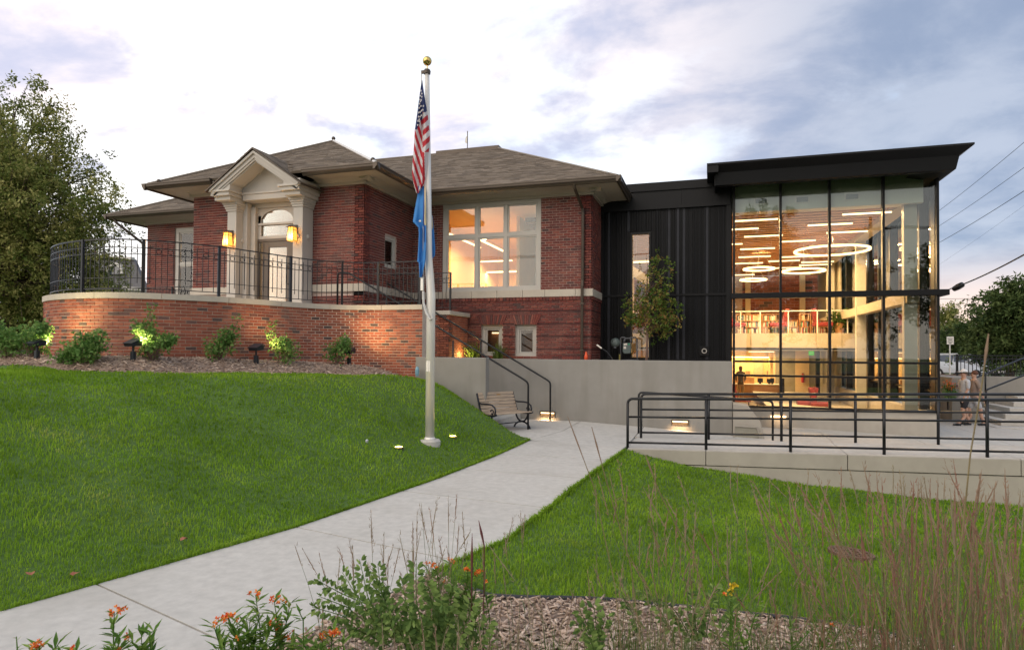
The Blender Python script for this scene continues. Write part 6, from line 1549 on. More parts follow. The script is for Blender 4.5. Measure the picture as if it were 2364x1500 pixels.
# ---- grasses at the basement windows
M_blade = LEAF('grass_blade', (.05, .10, .015), (.09, .16, .03), (.22, .26, .08), .35)
def tuft(name, lab, cat, p, n, L, w, M_l, spread=.06, lean=.5, group=None, seed=0, head=None):
    rng = np.random.default_rng(seed+200); t = thing(name, lab, cat, tuple(p), group); V = []; Fs = []; T = []; k = 5
    for i in range(n):
        b = np.array(p)+np.array([rng.normal(0, spread), rng.normal(0, spread), 0]); az = rng.uniform(0, 2*math.pi); le = abs(rng.normal(0, lean)); Ln = L*rng.uniform(.6, 1.1); d = np.array([math.cos(az), math.sin(az), 0]); sd_ = np.array([-d[1], d[0], 0]); o = len(V)
        for j in range(k+1):
            s = j/k; c = b+d*Ln*le*s**1.8+np.array([0, 0, Ln*s*(1-.35*le*s)]); ww = w*(1-s**2)+.0006; V.append(c-sd_*ww/2); V.append(c+sd_*ww/2)
        tn = rng.random()
        for j in range(k): Fs.append((o+2*j, o+2*j+1, o+2*j+3, o+2*j+2)); T.append(tn)
    stuff(build_np('blade', V, Fs, T, M_l, t)); return t
for i, (u, lab) in enumerate(((1092, 'clump of arching grass with a yellow lit left side above the short wall'), (1152, 'clump of arching green grass before the middle basement window'))):
    p = at(u, 824, 17.3); tuft('arching_grass', lab, 'ornamental grass', (p.x, 17.3, 1.66), 150, .62, .012, M_blade, .08, .65, 'grass clumps at the basement windows', i)
ld = bpy.data.lights.new('basement_spot', 'POINT'); ld.energy = 10; ld.color = (1, .75, .25); ld.shadow_soft_size = .05; o = bpy.data.objects.new('basement_spot', ld); COL.objects.link(o); o.location = (at(1075, 815, 17.0).x, 17.0, 1.8)
# ================================================================ LAWN BLADES
def pick_lawn():
    P_ = []; D_ = []
    def put(n, x0, x1, y0, y1, ok):
        x = RNG.uniform(x0, x1, n); y = RNG.uniform(y0, y1, n)
        dd = -x*math.sin(YAW)+y*math.cos(YAW); kp = RNG.random(n) < np.clip((5.0/np.maximum(dd, 1))**1.7, .10, 1); x = x[kp]; y = y[kp]
        for a, b in zip(x, y):
            if not ok(a, b): continue
            z = gz(a, b); q = Vector((a, b, z))-O; w = q.dot(_f2)
            if w < 1: continue
            uu = 1182+F*q.dot(_r3)/w; vv = 782-F*q.dot(_u3)/w
            if -60 < uu < 2420 and 700 < vv < 1530: P_.append((a, b, z)); D_.append(w)
    def left(a, b):
        if a >= XL(b)-.012 or b < .6: return False
        if b > 8.0 and a < interp(b, [(8.15, -12.0)]+_E[1:])-.02: return False
        if a < -10 and b > interp(a, EDGE)-.02: return False
        if b > 13.86: return False
        return True
    def right(a, b): return a > XR(b)+.012 and b < 12.66 and b > bedline(a)
    put(640000, -20, -3.6, 2.0, 13.86, left)
    put(330000, -2.5, 8.2, 4.0, 12.66, right)
    return np.array(P_), np.array(D_)
BEDPX = [(1040, 1345), (1130, 1384), (1260, 1387), (1400, 1392), (1600, 1410), (1800, 1432), (1960, 1452), (2200, 1500)]
_B = [on_ground(u, v) for u, v in BEDPX]; _Bp = [(p.x, p.y) for p in _B]
def edge_fringe():
    Q = []
    for y in np.arange(3.0, 13.4, .006):
        for _ in range(2):
            Q.append((XL(y)+RNG.uniform(-.02, .012), y+RNG.uniform(-.01, .01), 1))
            if y < 12.6 and y > bedline(XR(y)): Q.append((XR(y)-RNG.uniform(-.02, .012), y+RNG.uniform(-.01, .01), -1))
    return Q
def bedline(x): return pinterp(x, _Bp) if x < _Bp[-1][0] else _Bp[-1][1]-.25*(x-_Bp[-1][0])
P_, D_ = pick_lawn()
Q_ = edge_fringe(); _q = np.array([(x, y, gz(x-.03*s_, y)) for x, y, s_ in Q_]); _d = -_q[:, 0]*math.sin(YAW)+_q[:, 1]*math.cos(YAW); P_ = np.concatenate([P_, _q]); D_ = np.concatenate([D_, _d]); nf_ = len(_q)
k = len(P_); near = np.clip((D_-3)/9, 0, 1)
h = (.034+.020*RNG.random(k))*(1+.22*np.sin(P_[:, 0]*1.7+np.sin(P_[:, 1]*2.3))*np.sin(P_[:, 1]*2.1)+.15*np.sin(P_[:, 0]*6.1+P_[:, 1]*3.3)*np.sin(P_[:, 1]*7.3-P_[:, 0]*2.2)); w = .0036+.011*near
az = RNG.uniform(0, 2*np.pi, k); le = np.abs(RNG.normal(.35, .3, k)); h[-nf_:] *= RNG.uniform(.9, 1.7, nf_); le[-nf_:] += .4
d = np.stack([np.cos(az), np.sin(az), np.zeros(k)], 1); sd_ = np.stack([-d[:, 1], d[:, 0], np.zeros(k)], 1); z_ = np.array([0, 0, 1.])
b0 = P_-z_*.012; m0 = P_+d*(h*le*.35)[:, None]+z_*(h*.6)[:, None]; t0 = P_+d*(h*le*1.1)[:, None]+z_*(h*(1-.25*le))[:, None]; W2 = (sd_*w[:, None])/2
V = np.stack([b0-W2, b0+W2, m0-W2*.85, m0+W2*.85, t0], 1).reshape(-1, 3); i = np.arange(k)*5
Fg = np.stack([np.stack([i, i+1, i+3], 1), np.stack([i, i+3, i+2], 1), np.stack([i+2, i+3, i+4], 1)], 1).reshape(-1, 3)
patch = np.zeros(k); rp_ = np.random.default_rng(77)
for fr_, am_ in ((.5, .30), (.9, .28), (1.7, .24), (3.1, .2), (5.7, .16), (9.5, .12)):
    for q_ in range(3):
        an_ = rp_.uniform(0, 6.28); ph_ = rp_.uniform(0, 6.28, 2); patch += am_*np.sin(fr_*(P_[:, 0]*np.cos(an_)+P_[:, 1]*np.sin(an_))*2+ph_[0]+1.1*np.sin(fr_*(P_[:, 1]*np.cos(an_)-P_[:, 0]*np.sin(an_))+ph_[1]))/1.7
for bx_, by_, br_ in [(p_.x, p_.y, r_) for p_, r_ in ((on_ground(530, 1098), .5), (on_ground(800, 1032), .35), (on_ground(250, 1150), .6), (on_ground(700, 930), .5), (on_ground(120, 1010), .6), (on_ground(1500, 1190), .4), (on_ground(1300, 1250), .35))]: patch += 1.1*np.exp(-((P_[:, 0]-bx_)**2+((P_[:, 1]-by_)*1.6)**2)/(br_*br_)*1.5)
tn = np.clip(.46+.28*patch+RNG.normal(0, .11, k), 0, 1)
M_lawn = mat('lawn_blade', (0, 0, 0), .6, spec=.08, tone=[(0, (.105, .205, .014)), (.5, (.205, .355, .026)), (.85, (.30, .44, .045)), (1, (.43, .46, .13))], var=.25, vs=1.1, trans=.35)
lg = build_np('lawn_grass', V, Fg, np.repeat(tn, 3), M_lawn, kind='stuff'); lg['label'] = 'short mown green lawn grass either side of the path'
# ================================================================ MULCH
def chips(name, pts, sz, lab, base_dz=.0):
    n = len(pts); P_ = np.array(pts); az = RNG.uniform(0, 2*np.pi, n); L = sz*np.clip(RNG.lognormal(-.35, .5, n), .2, 2.2); W_ = np.minimum(L*.6, sz*RNG.uniform(.08, .38, n)); Th = .004+.006*RNG.random(n); ti = RNG.normal(0, .28, n); ro = RNG.normal(0, .4, n)
    a = np.stack([np.cos(az)*np.cos(ti), np.sin(az)*np.cos(ti), np.sin(ti)], 1); b = nrm(np.cross(np.array([0, 0, 1.]), a)); c = np.cross(a, b); b2 = b*np.cos(ro)[:, None]+c*np.sin(ro)[:, None]; c2 = np.cross(a, b2)
    V = []
    for sx, sy, sz_ in ((-1, -1, -1), (1, -1, -1), (1, 1, -1), (-1, 1, -1), (-1, -1, 1), (1, -1, 1), (1, 1, 1), (-1, 1, 1)):
        tp = 1 if sx < 0 else .6; V.append(P_+a*(sx*L/2)[:, None]+b2*(sy*W_/2*tp)[:, None]+c2*(sz_*Th/2)[:, None])
    V = np.stack(V, 1).reshape(-1, 3); i = np.arange(n)*8; Fq = np.stack([np.stack([i+q for q in f], 1) for f in ((4, 5, 6, 7), (0, 1, 5, 4), (1, 2, 6, 5), (2, 3, 7, 6), (3, 0, 4, 7))], 1).reshape(-1, 4)
    t = np.clip(RNG.beta(2, 2, n), 0, 1); o = build_np(name, V, Fq, np.repeat(t, 5), M_chip, kind='stuff'); o['label'] = lab
pts = []
for _ in range(30000):
    x = RNG.uniform(-17, -6.7); y = RNG.uniform(7.9, 13.9)
    if x < -10:
        if y < interp(x, EDGE): continue
    elif x > interp(y, [(8.15, -12.0)]+_E[1:]): continue
    # stay in front of the wall
    if x > XL(y): continue
    L_ = [ (x-c[0])**2+(y-c[1])**2 for c in CC[::6]]; 
    if y > interp(x, sorted([(c[0], c[1]) for c in CC if c[1] < 13.9 and c[0] > -14.9]))+.05 and x > -14.9: continue
    pts.append((x, y, gz(x, y)+RNG.uniform(.0, .02)))
chips('mulch', pts, .10, 'shredded bark mulch along the foot of the terrace wall')
grid_mesh('mulch_bed', -22, -6.7, 7.9, 14.0, .14, lambda x, y: gz(x, y)+.007, M_mulchbase, lambda x, y: (y > interp(x, EDGE)+.03 if x < -10 else x < interp(y, [(8.15, -12.0)]+_E[1:])-.03) and x < XL(y)); struct(bpy.data.objects['mulch_bed'])
pts = []
for _ in range(48000):
    x = RNG.uniform(-3.2, 5.2); y = RNG.uniform(1.8, 6.2)
    if x < XR(y)+.02 or y > bedline(x)-.01: continue
    pts.append((x, y, gz(x, y)+.01+RNG.uniform(0, .03)))
chips('front_mulch', pts, .075, 'shredded bark mulch of the planting bed at the bottom of the photo')
struct(grid_mesh('front_bed', -5, 7, .3, 5.6, .08, lambda x, y: gz(x, y)+.012+.01*math.sin(x*9)*math.sin(y*8), M_mulchbase, lambda x, y: x > XR(y)+.02 and y < bedline(x)))
# black plastic edging
ed = [Vector((x, bedline(x)+.01, gz(x, bedline(x))+.018)) for x in np.linspace(-2.0, 3.6, 50)]
mb = MB(); mb.tube(ed, .022, 6); tag(mb.build('bed_edging', mat('black_edging', (.02, .022, .028), .5), smooth=True), 'black plastic edging strip between the right lawn and the mulch', 'edging')
# fallen leaves
M_dead = mat('dead_leaf', (.30, .11, .06), .8)
for i, (u, v, lab) in enumerate(((72, 1337, 'reddish fallen leaf at the lower left of the lawn'), (174, 1338, 'small brown fallen leaf left of the first path joint'), (425, 1256, 'brown fallen leaf on the lawn near the path middle'))):
    p = on_ground(u, v); mb = MB(); q = [Vector((.032*math.cos(a)*(1+.35*math.sin(5*a+i)), .035*math.sin(a)*(1+.3*math.cos(3*a)), .012*math.sin(2*a+i))) for a in [k*math.pi/4+i for k in range(8)]]
    for k_ in range(8): mb.face([p+Vector((0, 0, .055)), p+q[k_]+Vector((0, 0, .055)), p+q[(k_+1) % 8]+Vector((0, 0, .055))])
    tag(mb.build('fallen_leaf', M_dead), lab, 'leaf', 'fallen leaves on the lawn')
# ================================================================ FOREGROUND PLANTS
M_stemg = mat('grass_stem', (0, 0, 0), .7, tone=[(0, (.10, .15, .06)), (.45, (.17, .19, .08)), (.7, (.26, .17, .09)), (1, (.24, .09, .06))], var=.2, vs=20, trans=.15)
M_head = mat('seed_head', (0, 0, 0), .8, tone=[(0, (.30, .26, .17)), (.5, (.30, .19, .13)), (1, (.26, .10, .08))], var=.2, vs=30, trans=.2)
def tall_grass(root, n, Lm, lean, seed, lab, tint=(0, 1), hl=.20, spread=.12, dirx=0., wid=.0021, bl=34):
    rng = np.random.default_rng(seed+400); t = thing('tall_grass', lab, 'ornamental grass', tuple(root), 'tall prairie grasses in the front bed'); mb = MB(); hb = MB()
    for i in range(n):
        b = Vector(root)+Vector((rng.normal(0, spread), rng.normal(0, spread*.8), -.02)); L = Lm*rng.uniform(.55, 1.12); az = rng.uniform(0, 2*math.pi); le = abs(rng.normal(0, lean)); d = Vector((math.cos(az)*le+dirx, math.sin(az)*le*.6, 0)); pts = []
        for j in range(7): s = j/6; pts.append(b+d*L*(.35*s+.65*s*s)+Vector((0, 0, L*s*(1-.12*le*s))))
        tn = float(np.clip(rng.uniform(*tint), 0, .999)); mb.tube(pts, [wid*(1-.45*j/6) for j in range(7)], 4, tn, caps=False)
        # slender seed head along the last stretch
        a, c = pts[-2], pts[-1]; dd = (c-a).normalized(); hh = hl*rng.uniform(.6, 1.2)
        nb = int(3+hh*60); 
        hb.tube([c-dd*hh*.3, c+dd*hh*.2, c+dd*hh*.7], [wid*.7, wid*1.35, wid*.3], 5, tn, caps=False)
        for q in range(nb):
            s = q/nb; e = c+dd*hh*(-.3+s); o_ = Vector((rng.normal(), rng.normal(), rng.normal()))*.004; e2 = e+dd*.016+o_; sd2 = dd.cross(Vector((rng.normal(), rng.normal(), rng.normal()))).normalized()*.0022; hb.face([e-sd2+o_, e+sd2+o_, e2+sd2*.3+o_, e2-sd2*.3+o_], tn)
        # a side leaf or two
        for q in range(1 if rng.random() < .8 else 2):
            s = rng.uniform(.15, .55); j = int(s*6); e = pts[j]; az2 = rng.uniform(0, 6.28); l2 = rng.uniform(.15, .38)*Lm*.6; dv = Vector((math.cos(az2), math.sin(az2), 0)); sv = Vector((-dv.y, dv.x, 0))*.0028
            P3 = [e, e+dv*l2*.25+Vector((0, 0, l2*.55)), e+dv*l2*.7+Vector((0, 0, l2*.75))]; mb.face([P3[0]-sv, P3[0]+sv, P3[1]+sv, P3[1]-sv], max(0, tn-.25)); mb.face([P3[1]-sv, P3[1]+sv, P3[2]], max(0, tn-.25))
    for i in range(bl):
        b = Vector(root)+Vector((rng.normal(0, spread), rng.normal(0, spread), -.02)); L = Lm*rng.uniform(.2, .5); az = rng.uniform(0, 6.28); dv = Vector((math.cos(az), math.sin(az), 0)); sv = Vector((-dv.y, dv.x, 0))*.003; le = rng.uniform(.1, .6)
        P3 = [b, b+dv*L*.25*le+Vector((0, 0, L*.55)), b+dv*L*le+Vector((0, 0, L*.9))]; tn = rng.uniform(0, .4); mb.face([P3[0]-sv, P3[0]+sv, P3[1]+sv, P3[1]-sv], tn); mb.face([P3[1]-sv, P3[1]+sv, P3[2]], tn)
    stuff(mb.build('stem', M_stemg, t)); stuff(hb.build('seed_head', M_head, t)); return t
def root_at(u, D): d = ray(u, 1300); p = O+d*(D/d.dot(_f2)); return Vector((p.x, p.y, gz(p.x, p.y)))
TG = [  # pixel column, distance, stems, height, lean, label
 (1960, 3.0, 30, 1.25, .20, 'reddish tall grass clump right of the drain grate, sparse at its top', (.35, 1)),
 (2080, 2.8, 42, 1.30, .20, 'dense reddish brown grass clump in the lower right, left part', (.55, 1)),
 (2180, 2.6, 48, 1.35, .18, 'dense red brown grass clump with many seed heads, lower right middle', (.6, 1)),
 (2290, 2.5, 44, 1.40, .20, 'reddish grass clump close to the right edge', (.45, 1)),
 (2360, 2.3, 34, 1.35, .20, 'greenish grass clump cut by the right edge', (0, .6)),
 (2130, 3.5, 36, 1.25, .2, 'greener grass clump behind the red brown ones', (0, .7)),
 (2260, 3.4, 34, 1.3, .2, 'mixed green and red grass clump behind the right edge clumps', (.1, .9)),
 (1850, 3.2, 22, 1.25, .24, 'loose pale grass clump in front of the drain grate', (.1, .7)),
 (1740, 3.3, 20, 1.30, .26, 'loose grass clump behind the yellow flower', (.0, .6)),
 (1640, 3.0, 18, 1.25, .26, 'thin grass clump left of the yellow flower', (.1, .8)),
 (1540, 3.1, 17, 1.35, .30, 'thin long stemmed grass clump leaning left before the right lawn', (.2, .8)),
 (1430, 3.2, 12, 1.2, .25, 'few stemmed grass clump above the mulch middle', (.1, .6)),
 (1200, 3.5, 9, .95, .22, 'wispy grass clump at the edge of the mulch bed', (.1, .6)),
 (1010, 3.5, 22, 1.05, .22, 'wispy pale grass clump crossing the path behind the orange flowers', (.1, .7)),
 (920, 3.4, 16, .95, .22, 'wispy pale grass clump over the middle of the path', (.1, .6)),
 (820, 3.5, 9, .80, .22, 'thinnest wispy grass over the path left of the others', (.1, .5)),
 (1090, 2.65, 34, .78, .22, 'short dense green grass stems before the false indigo', (.0, .55)),
 (990, 2.5, 26, .72, .25, 'green grass stems at the bottom centre in front of the false indigo', (.0, .5)),
 (1250, 2.6, 16, .62, .3, 'low green grass sprouting out of the mulch at the bottom', (.0, .5)),
]
for i, (u, D, n, L, le, lab, ti) in enumerate(TG): tall_grass(root_at(u, D), int(n*(1.8 if u > 1900 else 1.5)), L*(1.03 if u > 1900 else 1), le, i, lab, (ti[0]*(.5 if u > 1900 else .4), ti[1]*(.85 if u > 1900 else .75)), spread=.16, bl=70, wid=.0021 if u > 1900 else .0019)
for i, (u, D, n, L, lab) in enumerate(((1290, 4.0, 70, .40, 'low green grass tuft in the mulch right of the centre plants'), (1440, 4.3, 60, .34, 'low green grass tuft at the black edging'), (1560, 4.0, 80, .44, 'green grass tuft left of the yellow flower'), (1740, 4.0, 90, .48, 'green grass tuft right of the yellow flower'), (1900, 3.8, 120, .58, 'tall green tuft at the foot of the reddish grasses, left one'), (2120, 3.7, 140, .62, 'tall green tuft at the foot of the reddish grasses, right one'), (2310, 3.5, 140, .68, 'bright green tuft at the lower right corner'), (1150, 3.8, 60, .34, 'low green grass tuft beside the dark seed spikes'), (820, 3.6, 60, .30, 'low grass tuft between the orange flowers and the round leaved plant'))):
    tuft('grass_tuft', lab, 'ornamental grass', tuple(root_at(u, D)), n, L, .0055, M_blade, .11, .5, 'green grass tufts in the front bed', 20+i)
# two close single stalks
for i, (pp, lab) in enumerate(((((2205, 1560), (2215, 1300), (2240, 1050), (2268, 880), (2282, 770)), 'single close grass stalk rising past the far right post'), (((1490, 1560), (1455, 1300), (1400, 1110), (1366, 985)), 'single close grass stalk bending left over the path'), (((1690, 1560), (1600, 1290), (1520, 1130), (1490, 1050)), 'single close grass stalk leaning left over the ramp wall'), (((1440, 1560), (1420, 1350), (1370, 1120), (1310, 960)), 'faint close grass stalk leaning across the concrete landing'))):
    D = (1.35, 2.0, 1.8, 2.2)[i]; P4 = [O+ray(u, v)*D for u, v in pp]; t = thing('grass_stalk', lab, 'grass stalk', tuple(P4[0]), 'single grass stalks close to the camera')
    mb = MB(); mb.tube([P4[0]-Vector((0, 0, .6))]+P4, [.0016]*(len(P4))+[.0008], 5, .6, caps=False); mb.build('stem', M_stemg, t)
    a, c = P4[-2], P4[-1]; mb = MB(); mb.tube([a.lerp(c, .35), a.lerp(c, .65), c], [.0015, .0032 if i == 0 else .0028, .001], 6, .4); mb.build('seed_head', M_head, t)
# milkweed: stems with narrow leaves and orange flower heads
M_mleaf = LEAF('milkweed_leaf', (.08, .17, .03), (.14, .26, .045), (.26, .36, .08), .3); M_fo = mat('orange_petal', (0, 0, 0), .6, tone=[(0, (.75, .09, .03)), (.5, (.85, .20, .03)), (1, (.90, .38, .06))], var=.1, trans=.2)
def milkweed(stems, D, lab, seed=0, leafL=.062):
    rng = np.random.default_rng(seed+700); b = O+ray(stems[0][0][0][0], 1560)*D; t = thing('milkweed', lab, 'milkweed', tuple(b), 'orange flowering milkweeds'); sb = MB(); lb = MB(); fb = MB()
    if len(stems) > 2:
        for q in range(len(stems)*2):
            s0, s1 = stems[q % len(stems)][0], stems[(q*2+1) % len(stems)][0]; w_ = rng.uniform(.1, .5); stems = stems+[([(lerp(a[0], b_[0], w_)+rng.normal(0, 14), lerp(a[1], b_[1], w_)+(0 if k_ == 0 else rng.uniform(5, 55))) for k_, (a, b_) in enumerate(zip((s0[0], s0[-1]), (s1[0], s1[-1])))], 2 if q % 5 == 0 else 0)]
    for pts, nf in stems:
        P4 = [O+ray(u, v)*(D+rng.normal(0, .03)) for u, v in pts]; P4 = [P4[0]-Vector((0, 0, .35))]+P4
        sb.tube(P4, [.0028]*(len(P4)-1)+[.0015], 5, .2, caps=False)
        for a, c in zip(P4[:], P4[1:]):
            n = int((c-a).length/.008)
            for k_ in range(n):
                e = a.lerp(c, rng.random()); az = rng.uniform(0, 6.28); L = leafL*rng.uniform(.7, 1.3); dv = Vector((math.cos(az), math.sin(az), rng.uniform(.1, .9))).normalized(); sv = dv.cross(Vector((0, 0, 1))).normalized()*L*.11; up = Vector((0, 0, L*.06))
                t_ = float(rng.random()); lb.face([e, e+dv*L*.45+sv+up, e+dv*L, e+dv*L*.45-sv+up], t_)
        tip = P4[-1]
        for k_ in range(int(nf*.7+.5)):
            c = tip+Vector((rng.normal(0, .014), rng.normal(0, .014), rng.uniform(-.006, .014)))
            for q in range(9):
                dv = Vector((rng.normal(), rng.normal(), rng.normal()+.5)).normalized(); sv = dv.cross(Vector((rng.normal(), rng.normal(), rng.normal()))).normalized()*.0028; e = c+dv*.003; fb.face([e-sv, e+sv, e+dv*.010+sv, e+dv*.010-sv], float(rng.random()))
    stuff(sb.build('stem', M_mleaf, t)); stuff(lb.build('leaf', M_mleaf, t)); 
    if fb.v: stuff(fb.build('flower', M_fo, t))
milkweed([([(262, 1520), (262, 1450), (264, 1412)], 12), ([(270, 1520), (275, 1470), (278, 1475)], 2), ([(350, 1520), (345, 1470), (362, 1452)], 0)], 2.5, 'milkweed with a tall two tiered orange flower head at the lower left', 1)
milkweed([([(90, 1530), (92, 1490)], 9), ([(110, 1530), (140, 1475)], 0), ([(60, 1530), (75, 1490)], 2), ([(180, 1540), (175, 1492)], 1)], 2.5, 'low milkweed with red orange buds in the lower left corner', 2)
milkweed([([(560, 1540), (545, 1470), (528, 1425)], 14), ([(600, 1540), (600, 1450), (590, 1372)], 4), ([(650, 1540), (640, 1430), (632, 1385)], 5), ([(620, 1540), (640, 1480), (640, 1443)], 9), ([(660, 1540), (655, 1500), (652, 1470)], 9), ([(520, 1540), (505, 1480), (492, 1440)], 2), ([(700, 1540), (700, 1430), (690, 1410)], 0), ([(640, 1540), (560, 1500), (500, 1500)], 0), ([(600, 1540), (660, 1440), (670, 1390)], 2)], 2.55, 'bushy milkweed with orange red flowers at the bottom centre left', 3)
milkweed([([(760, 1540), (765, 1490), (768, 1462)], 10), ([(735, 1540), (742, 1500), (745, 1470)], 6), ([(800, 1540), (790, 1480)], 0), ([(715, 1540), (700, 1480)], 0)], 2.6, 'low milkweed with orange flowers before the mulch at the bottom centre', 4)
milkweed([([(1060, 1400), (1080, 1340), (1078, 1315)], 10), ([(1090, 1400), (1102, 1340), (1104, 1320)], 8), ([(1020, 1400), (1010, 1330), (1006, 1306)], 6), ([(1040, 1400), (1042, 1320), (1040, 1294)], 4), ([(1130, 1420), (1118, 1360), (1120, 1340)], 1), ([(1000, 1400), (992, 1330), (988, 1302)], 3)], 3.6, 'milkweed with bright orange heads at the edge of the right lawn', 5)
milkweed([([(60, 1530), (40, 1500), (38, 1468)], 0)], 2.3, 'single dark shoot at the very lower left corner', 6, .02)
# false indigo
M_ind = LEAF('false_indigo_leaf', (.08, .15, .045), (.16, .26, .07), (.30, .42, .13), .4)
def indigo(stems, D, lab, seed=0, L0=.034, dense=.011):
    rng = np.random.default_rng(seed+800); b = O+ray(stems[0][0][0], 1560)*D; t = thing('false_indigo', lab, 'leafy plant', tuple(b), 'round leaved false indigo plants'); sb = MB(); lb = MB()
    for pts in stems:
        P4 = [O+ray(u, v)*(D+rng.normal(0, .05)) for u, v in pts]; sb.tube(P4, [.0025]*(len(P4)-1)+[.0012], 5, .3, caps=False)
        for a, c in zip(P4, P4[1:]):
            n = max(2, int((c-a).length/dense)); dd = (c-a).normalized()
            for k_ in range(n):
                e = a.lerp(c, (k_+.5)/n); sgn = 1 if k_ % 2 else -1; side = dd.cross(Vector((rng.normal(0, .5), -1, rng.normal(0, .5)))).normalized()*sgn
                for q in (-.5, 0, .6):
                    dv = (side+dd*(.4+q*.8)+Vector((0, rng.normal(0, .4), 0))).normalized(); L = L0*rng.uniform(.7, 1.15); sv = dv.cross(Vector((0, -1, .2))).normalized()*L*.19; t_ = float(rng.random()); e2 = e+side*.006
                    lb.face([e2, e2+dv*L*.35+sv*.85, e2+dv*L*.75+sv*.9, e2+dv*L, e2+dv*L*.75-sv*.9, e2+dv*L*.35-sv*.85], t_)
    stuff(sb.build('stem', M_ind, t)); stuff(lb.build('leaf', M_ind, t))
indigo([[(900, 1470), (860, 1400), (790, 1370), (725, 1335)], [(900, 1460), (850, 1380), (830, 1290)], [(910, 1460), (880, 1370), (872, 1300)], [(890, 1470), (800, 1400), (735, 1375)], [(880, 1480), (790, 1420), (720, 1400)], [(900, 1480), (840, 1400), (790, 1320)], [(900, 1490), (820, 1450), (760, 1440)], [(930, 1460), (890, 1380), (850, 1340)], [(940, 1480), (900, 1420), (880, 1360)]], 2.75, 'round leaved plant spreading over the path at the bottom centre', 1)
indigo([[(960, 1480), (940, 1400), (925, 1330)], [(980, 1480), (960, 1380), (960, 1300)], [(1000, 1490), (1000, 1400), (985, 1340)], [(1020, 1490), (1040, 1400), (1045, 1350)], [(1040, 1500), (1080, 1430), (1090, 1380)], [(990, 1500), (1030, 1430), (1020, 1390)], [(1010, 1510), (950, 1430), (935, 1390)], [(1050, 1500), (1010, 1440), (1000, 1420)], [(1060, 1520), (1110, 1470), (1130, 1430)], [(940, 1500), (920, 1450), (900, 1430)], [(1000, 1520), (960, 1470), (950, 1440)]], 2.8, 'darker round leaved plant behind the short grass stems', 2, .042, .012)
indigo([[(1370, 1500), (1355, 1440), (1335, 1400)], [(1380, 1500), (1375, 1430), (1370, 1392)], [(1390, 1500), (1340, 1450), (1325, 1430)], [(1370, 1510), (1390, 1450), (1400, 1420)]], 3.1, 'small round leaved plant standing in the mulch', 3, .04, .014)
indigo([[(1610, 1470), (1600, 1400), (1590, 1340)], [(1630, 1470), (1640, 1400), (1650, 1350)], [(1600, 1480), (1560, 1410), (1530, 1380)], [(1650, 1480), (1690, 1420), (1700, 1370)], [(1620, 1480), (1610, 1440), (1620, 1400)], [(1560, 1470), (1520, 1400), (1480, 1360)], [(1480, 1450), (1440, 1380), (1420, 1330)]], 3.3, 'loose dark leaved plant at the black edging behind the grasses', 4, .04, .015)
milkweed([([(1685, 1500), (1687, 1400), (1688, 1345)], 0), ([(1720, 1500), (1740, 1430), (1750, 1395)], 0), ([(2010, 1500), (2020, 1430), (2035, 1370)], 0), ([(2040, 1500), (2050, 1440), (2060, 1390)], 0)], 3.0, 'yellow green narrow leaved shoots among the right grasses', 8, .05)
M_ye = mat('yellow_petal', (.80, .58, .03), .6, trans=.2); p = O+ray(1690, 1352)*3.0; t = thing('yellow_flower', 'small yellow flower among the tall grasses', 'flower', tuple(p))
mb = MB(); rng_ = np.random.default_rng(2)
for c in (p, p+Vector((-.008, 0, -.03)), p+Vector((.015, 0, .008))):
    for q in range(10): dv = Vector((rng_.normal(), rng_.normal(), rng_.normal())).normalized(); sv = dv.cross(Vector((0, 1, .3))).normalized()*.006; mb.face([c-sv, c+sv, c+dv*.016+sv, c+dv*.016-sv])
mb.build('petal', M_ye, t); mb = MB(); mb.tube([p-Vector((0, 0, .8)), p], .002, 5, .2); mb.build('stem', M_mleaf, t)
M_sp = mat('dark_red_spike', (.11, .03, .03), .8)
for i, (u0, v0, u1, v1) in enumerate(((1089, 1345, 1090, 1230), (1118, 1260, 1105, 1200))):
    a = O+ray(u0, v0)*2.9; b = O+ray(u1, v1)*2.9; mb = MB(); mb.tube([a-Vector((0, 0, .5)), a, a.lerp(b, .5), b], [.002, .003, .0065, .001], 6); tag(mb.build('seed_spike', M_sp, smooth=True), ('taller dark red seed spike above the orange flowers', 'shorter dark seed spike at the path edge right of the other')[i], 'seed spike', 'dark seed spikes')
# ================================================================ RIGHT BACKGROUND
# wires
M_wire = mat('wire_black', (.02, .02, .022), .6, var=0)
def wire(lab, P0, P1, sag, r=.012, extra=None):
    P0 = Vector(P0); P1 = Vector(P1); mb = MB(); mb.tube([P0.lerp(P1, t/16)-Vector((0, 0, sag*4*(t/16)*(1-t/16))) for t in range(17)], r, 4)
    tag(mb.build('overhead_wire', M_wire), lab, 'power line', 'overhead power lines')
def wpx(a, b, y0, y1, lab, sag=.3, r=.012, ext_a=.0, ext_b=.5):
    A = at(*a, y0); B = at(*b, y1); d = B-A; wire(lab, A-d*ext_a, B+d*ext_b, sag, r)
wpx((2175, 478), (2364, 322), 44, 30, 'topmost overhead wire at the upper right', .15, .013, .3)
wpx((2175, 514), (2364, 380), 44, 30, 'second overhead wire from the top at the right', .15, .012, .3)
wpx((2175, 553), (2364, 434), 44, 30, 'third overhead wire from the top at the right', .15, .015, .3)
wpx((2175, 604), (2364, 470), 60, 44, 'faintest overhead wire among the upper ones', .15, .006, .3)
A = at(2193, 667, 21.0); B = at(2364, 574, 14); wire('thick service cable reaching the black belt beside the glass corner', A, A+(B-A)*1.6, .12, .017)
mb = MB(); c = at(2212, 662, 20.6); d = (at(2222, 657, 20.5)-at(2200, 669, 20.8)).normalized()*.15; mb.tube([c-d*1.2, c-d, c, c+d, c+d*1.25], [.03, .07, .085, .075, .03], 12); tag(mb.build('cable_weatherhead', M_black, smooth=True), 'dark oval weatherhead on the service cable', 'fitting')
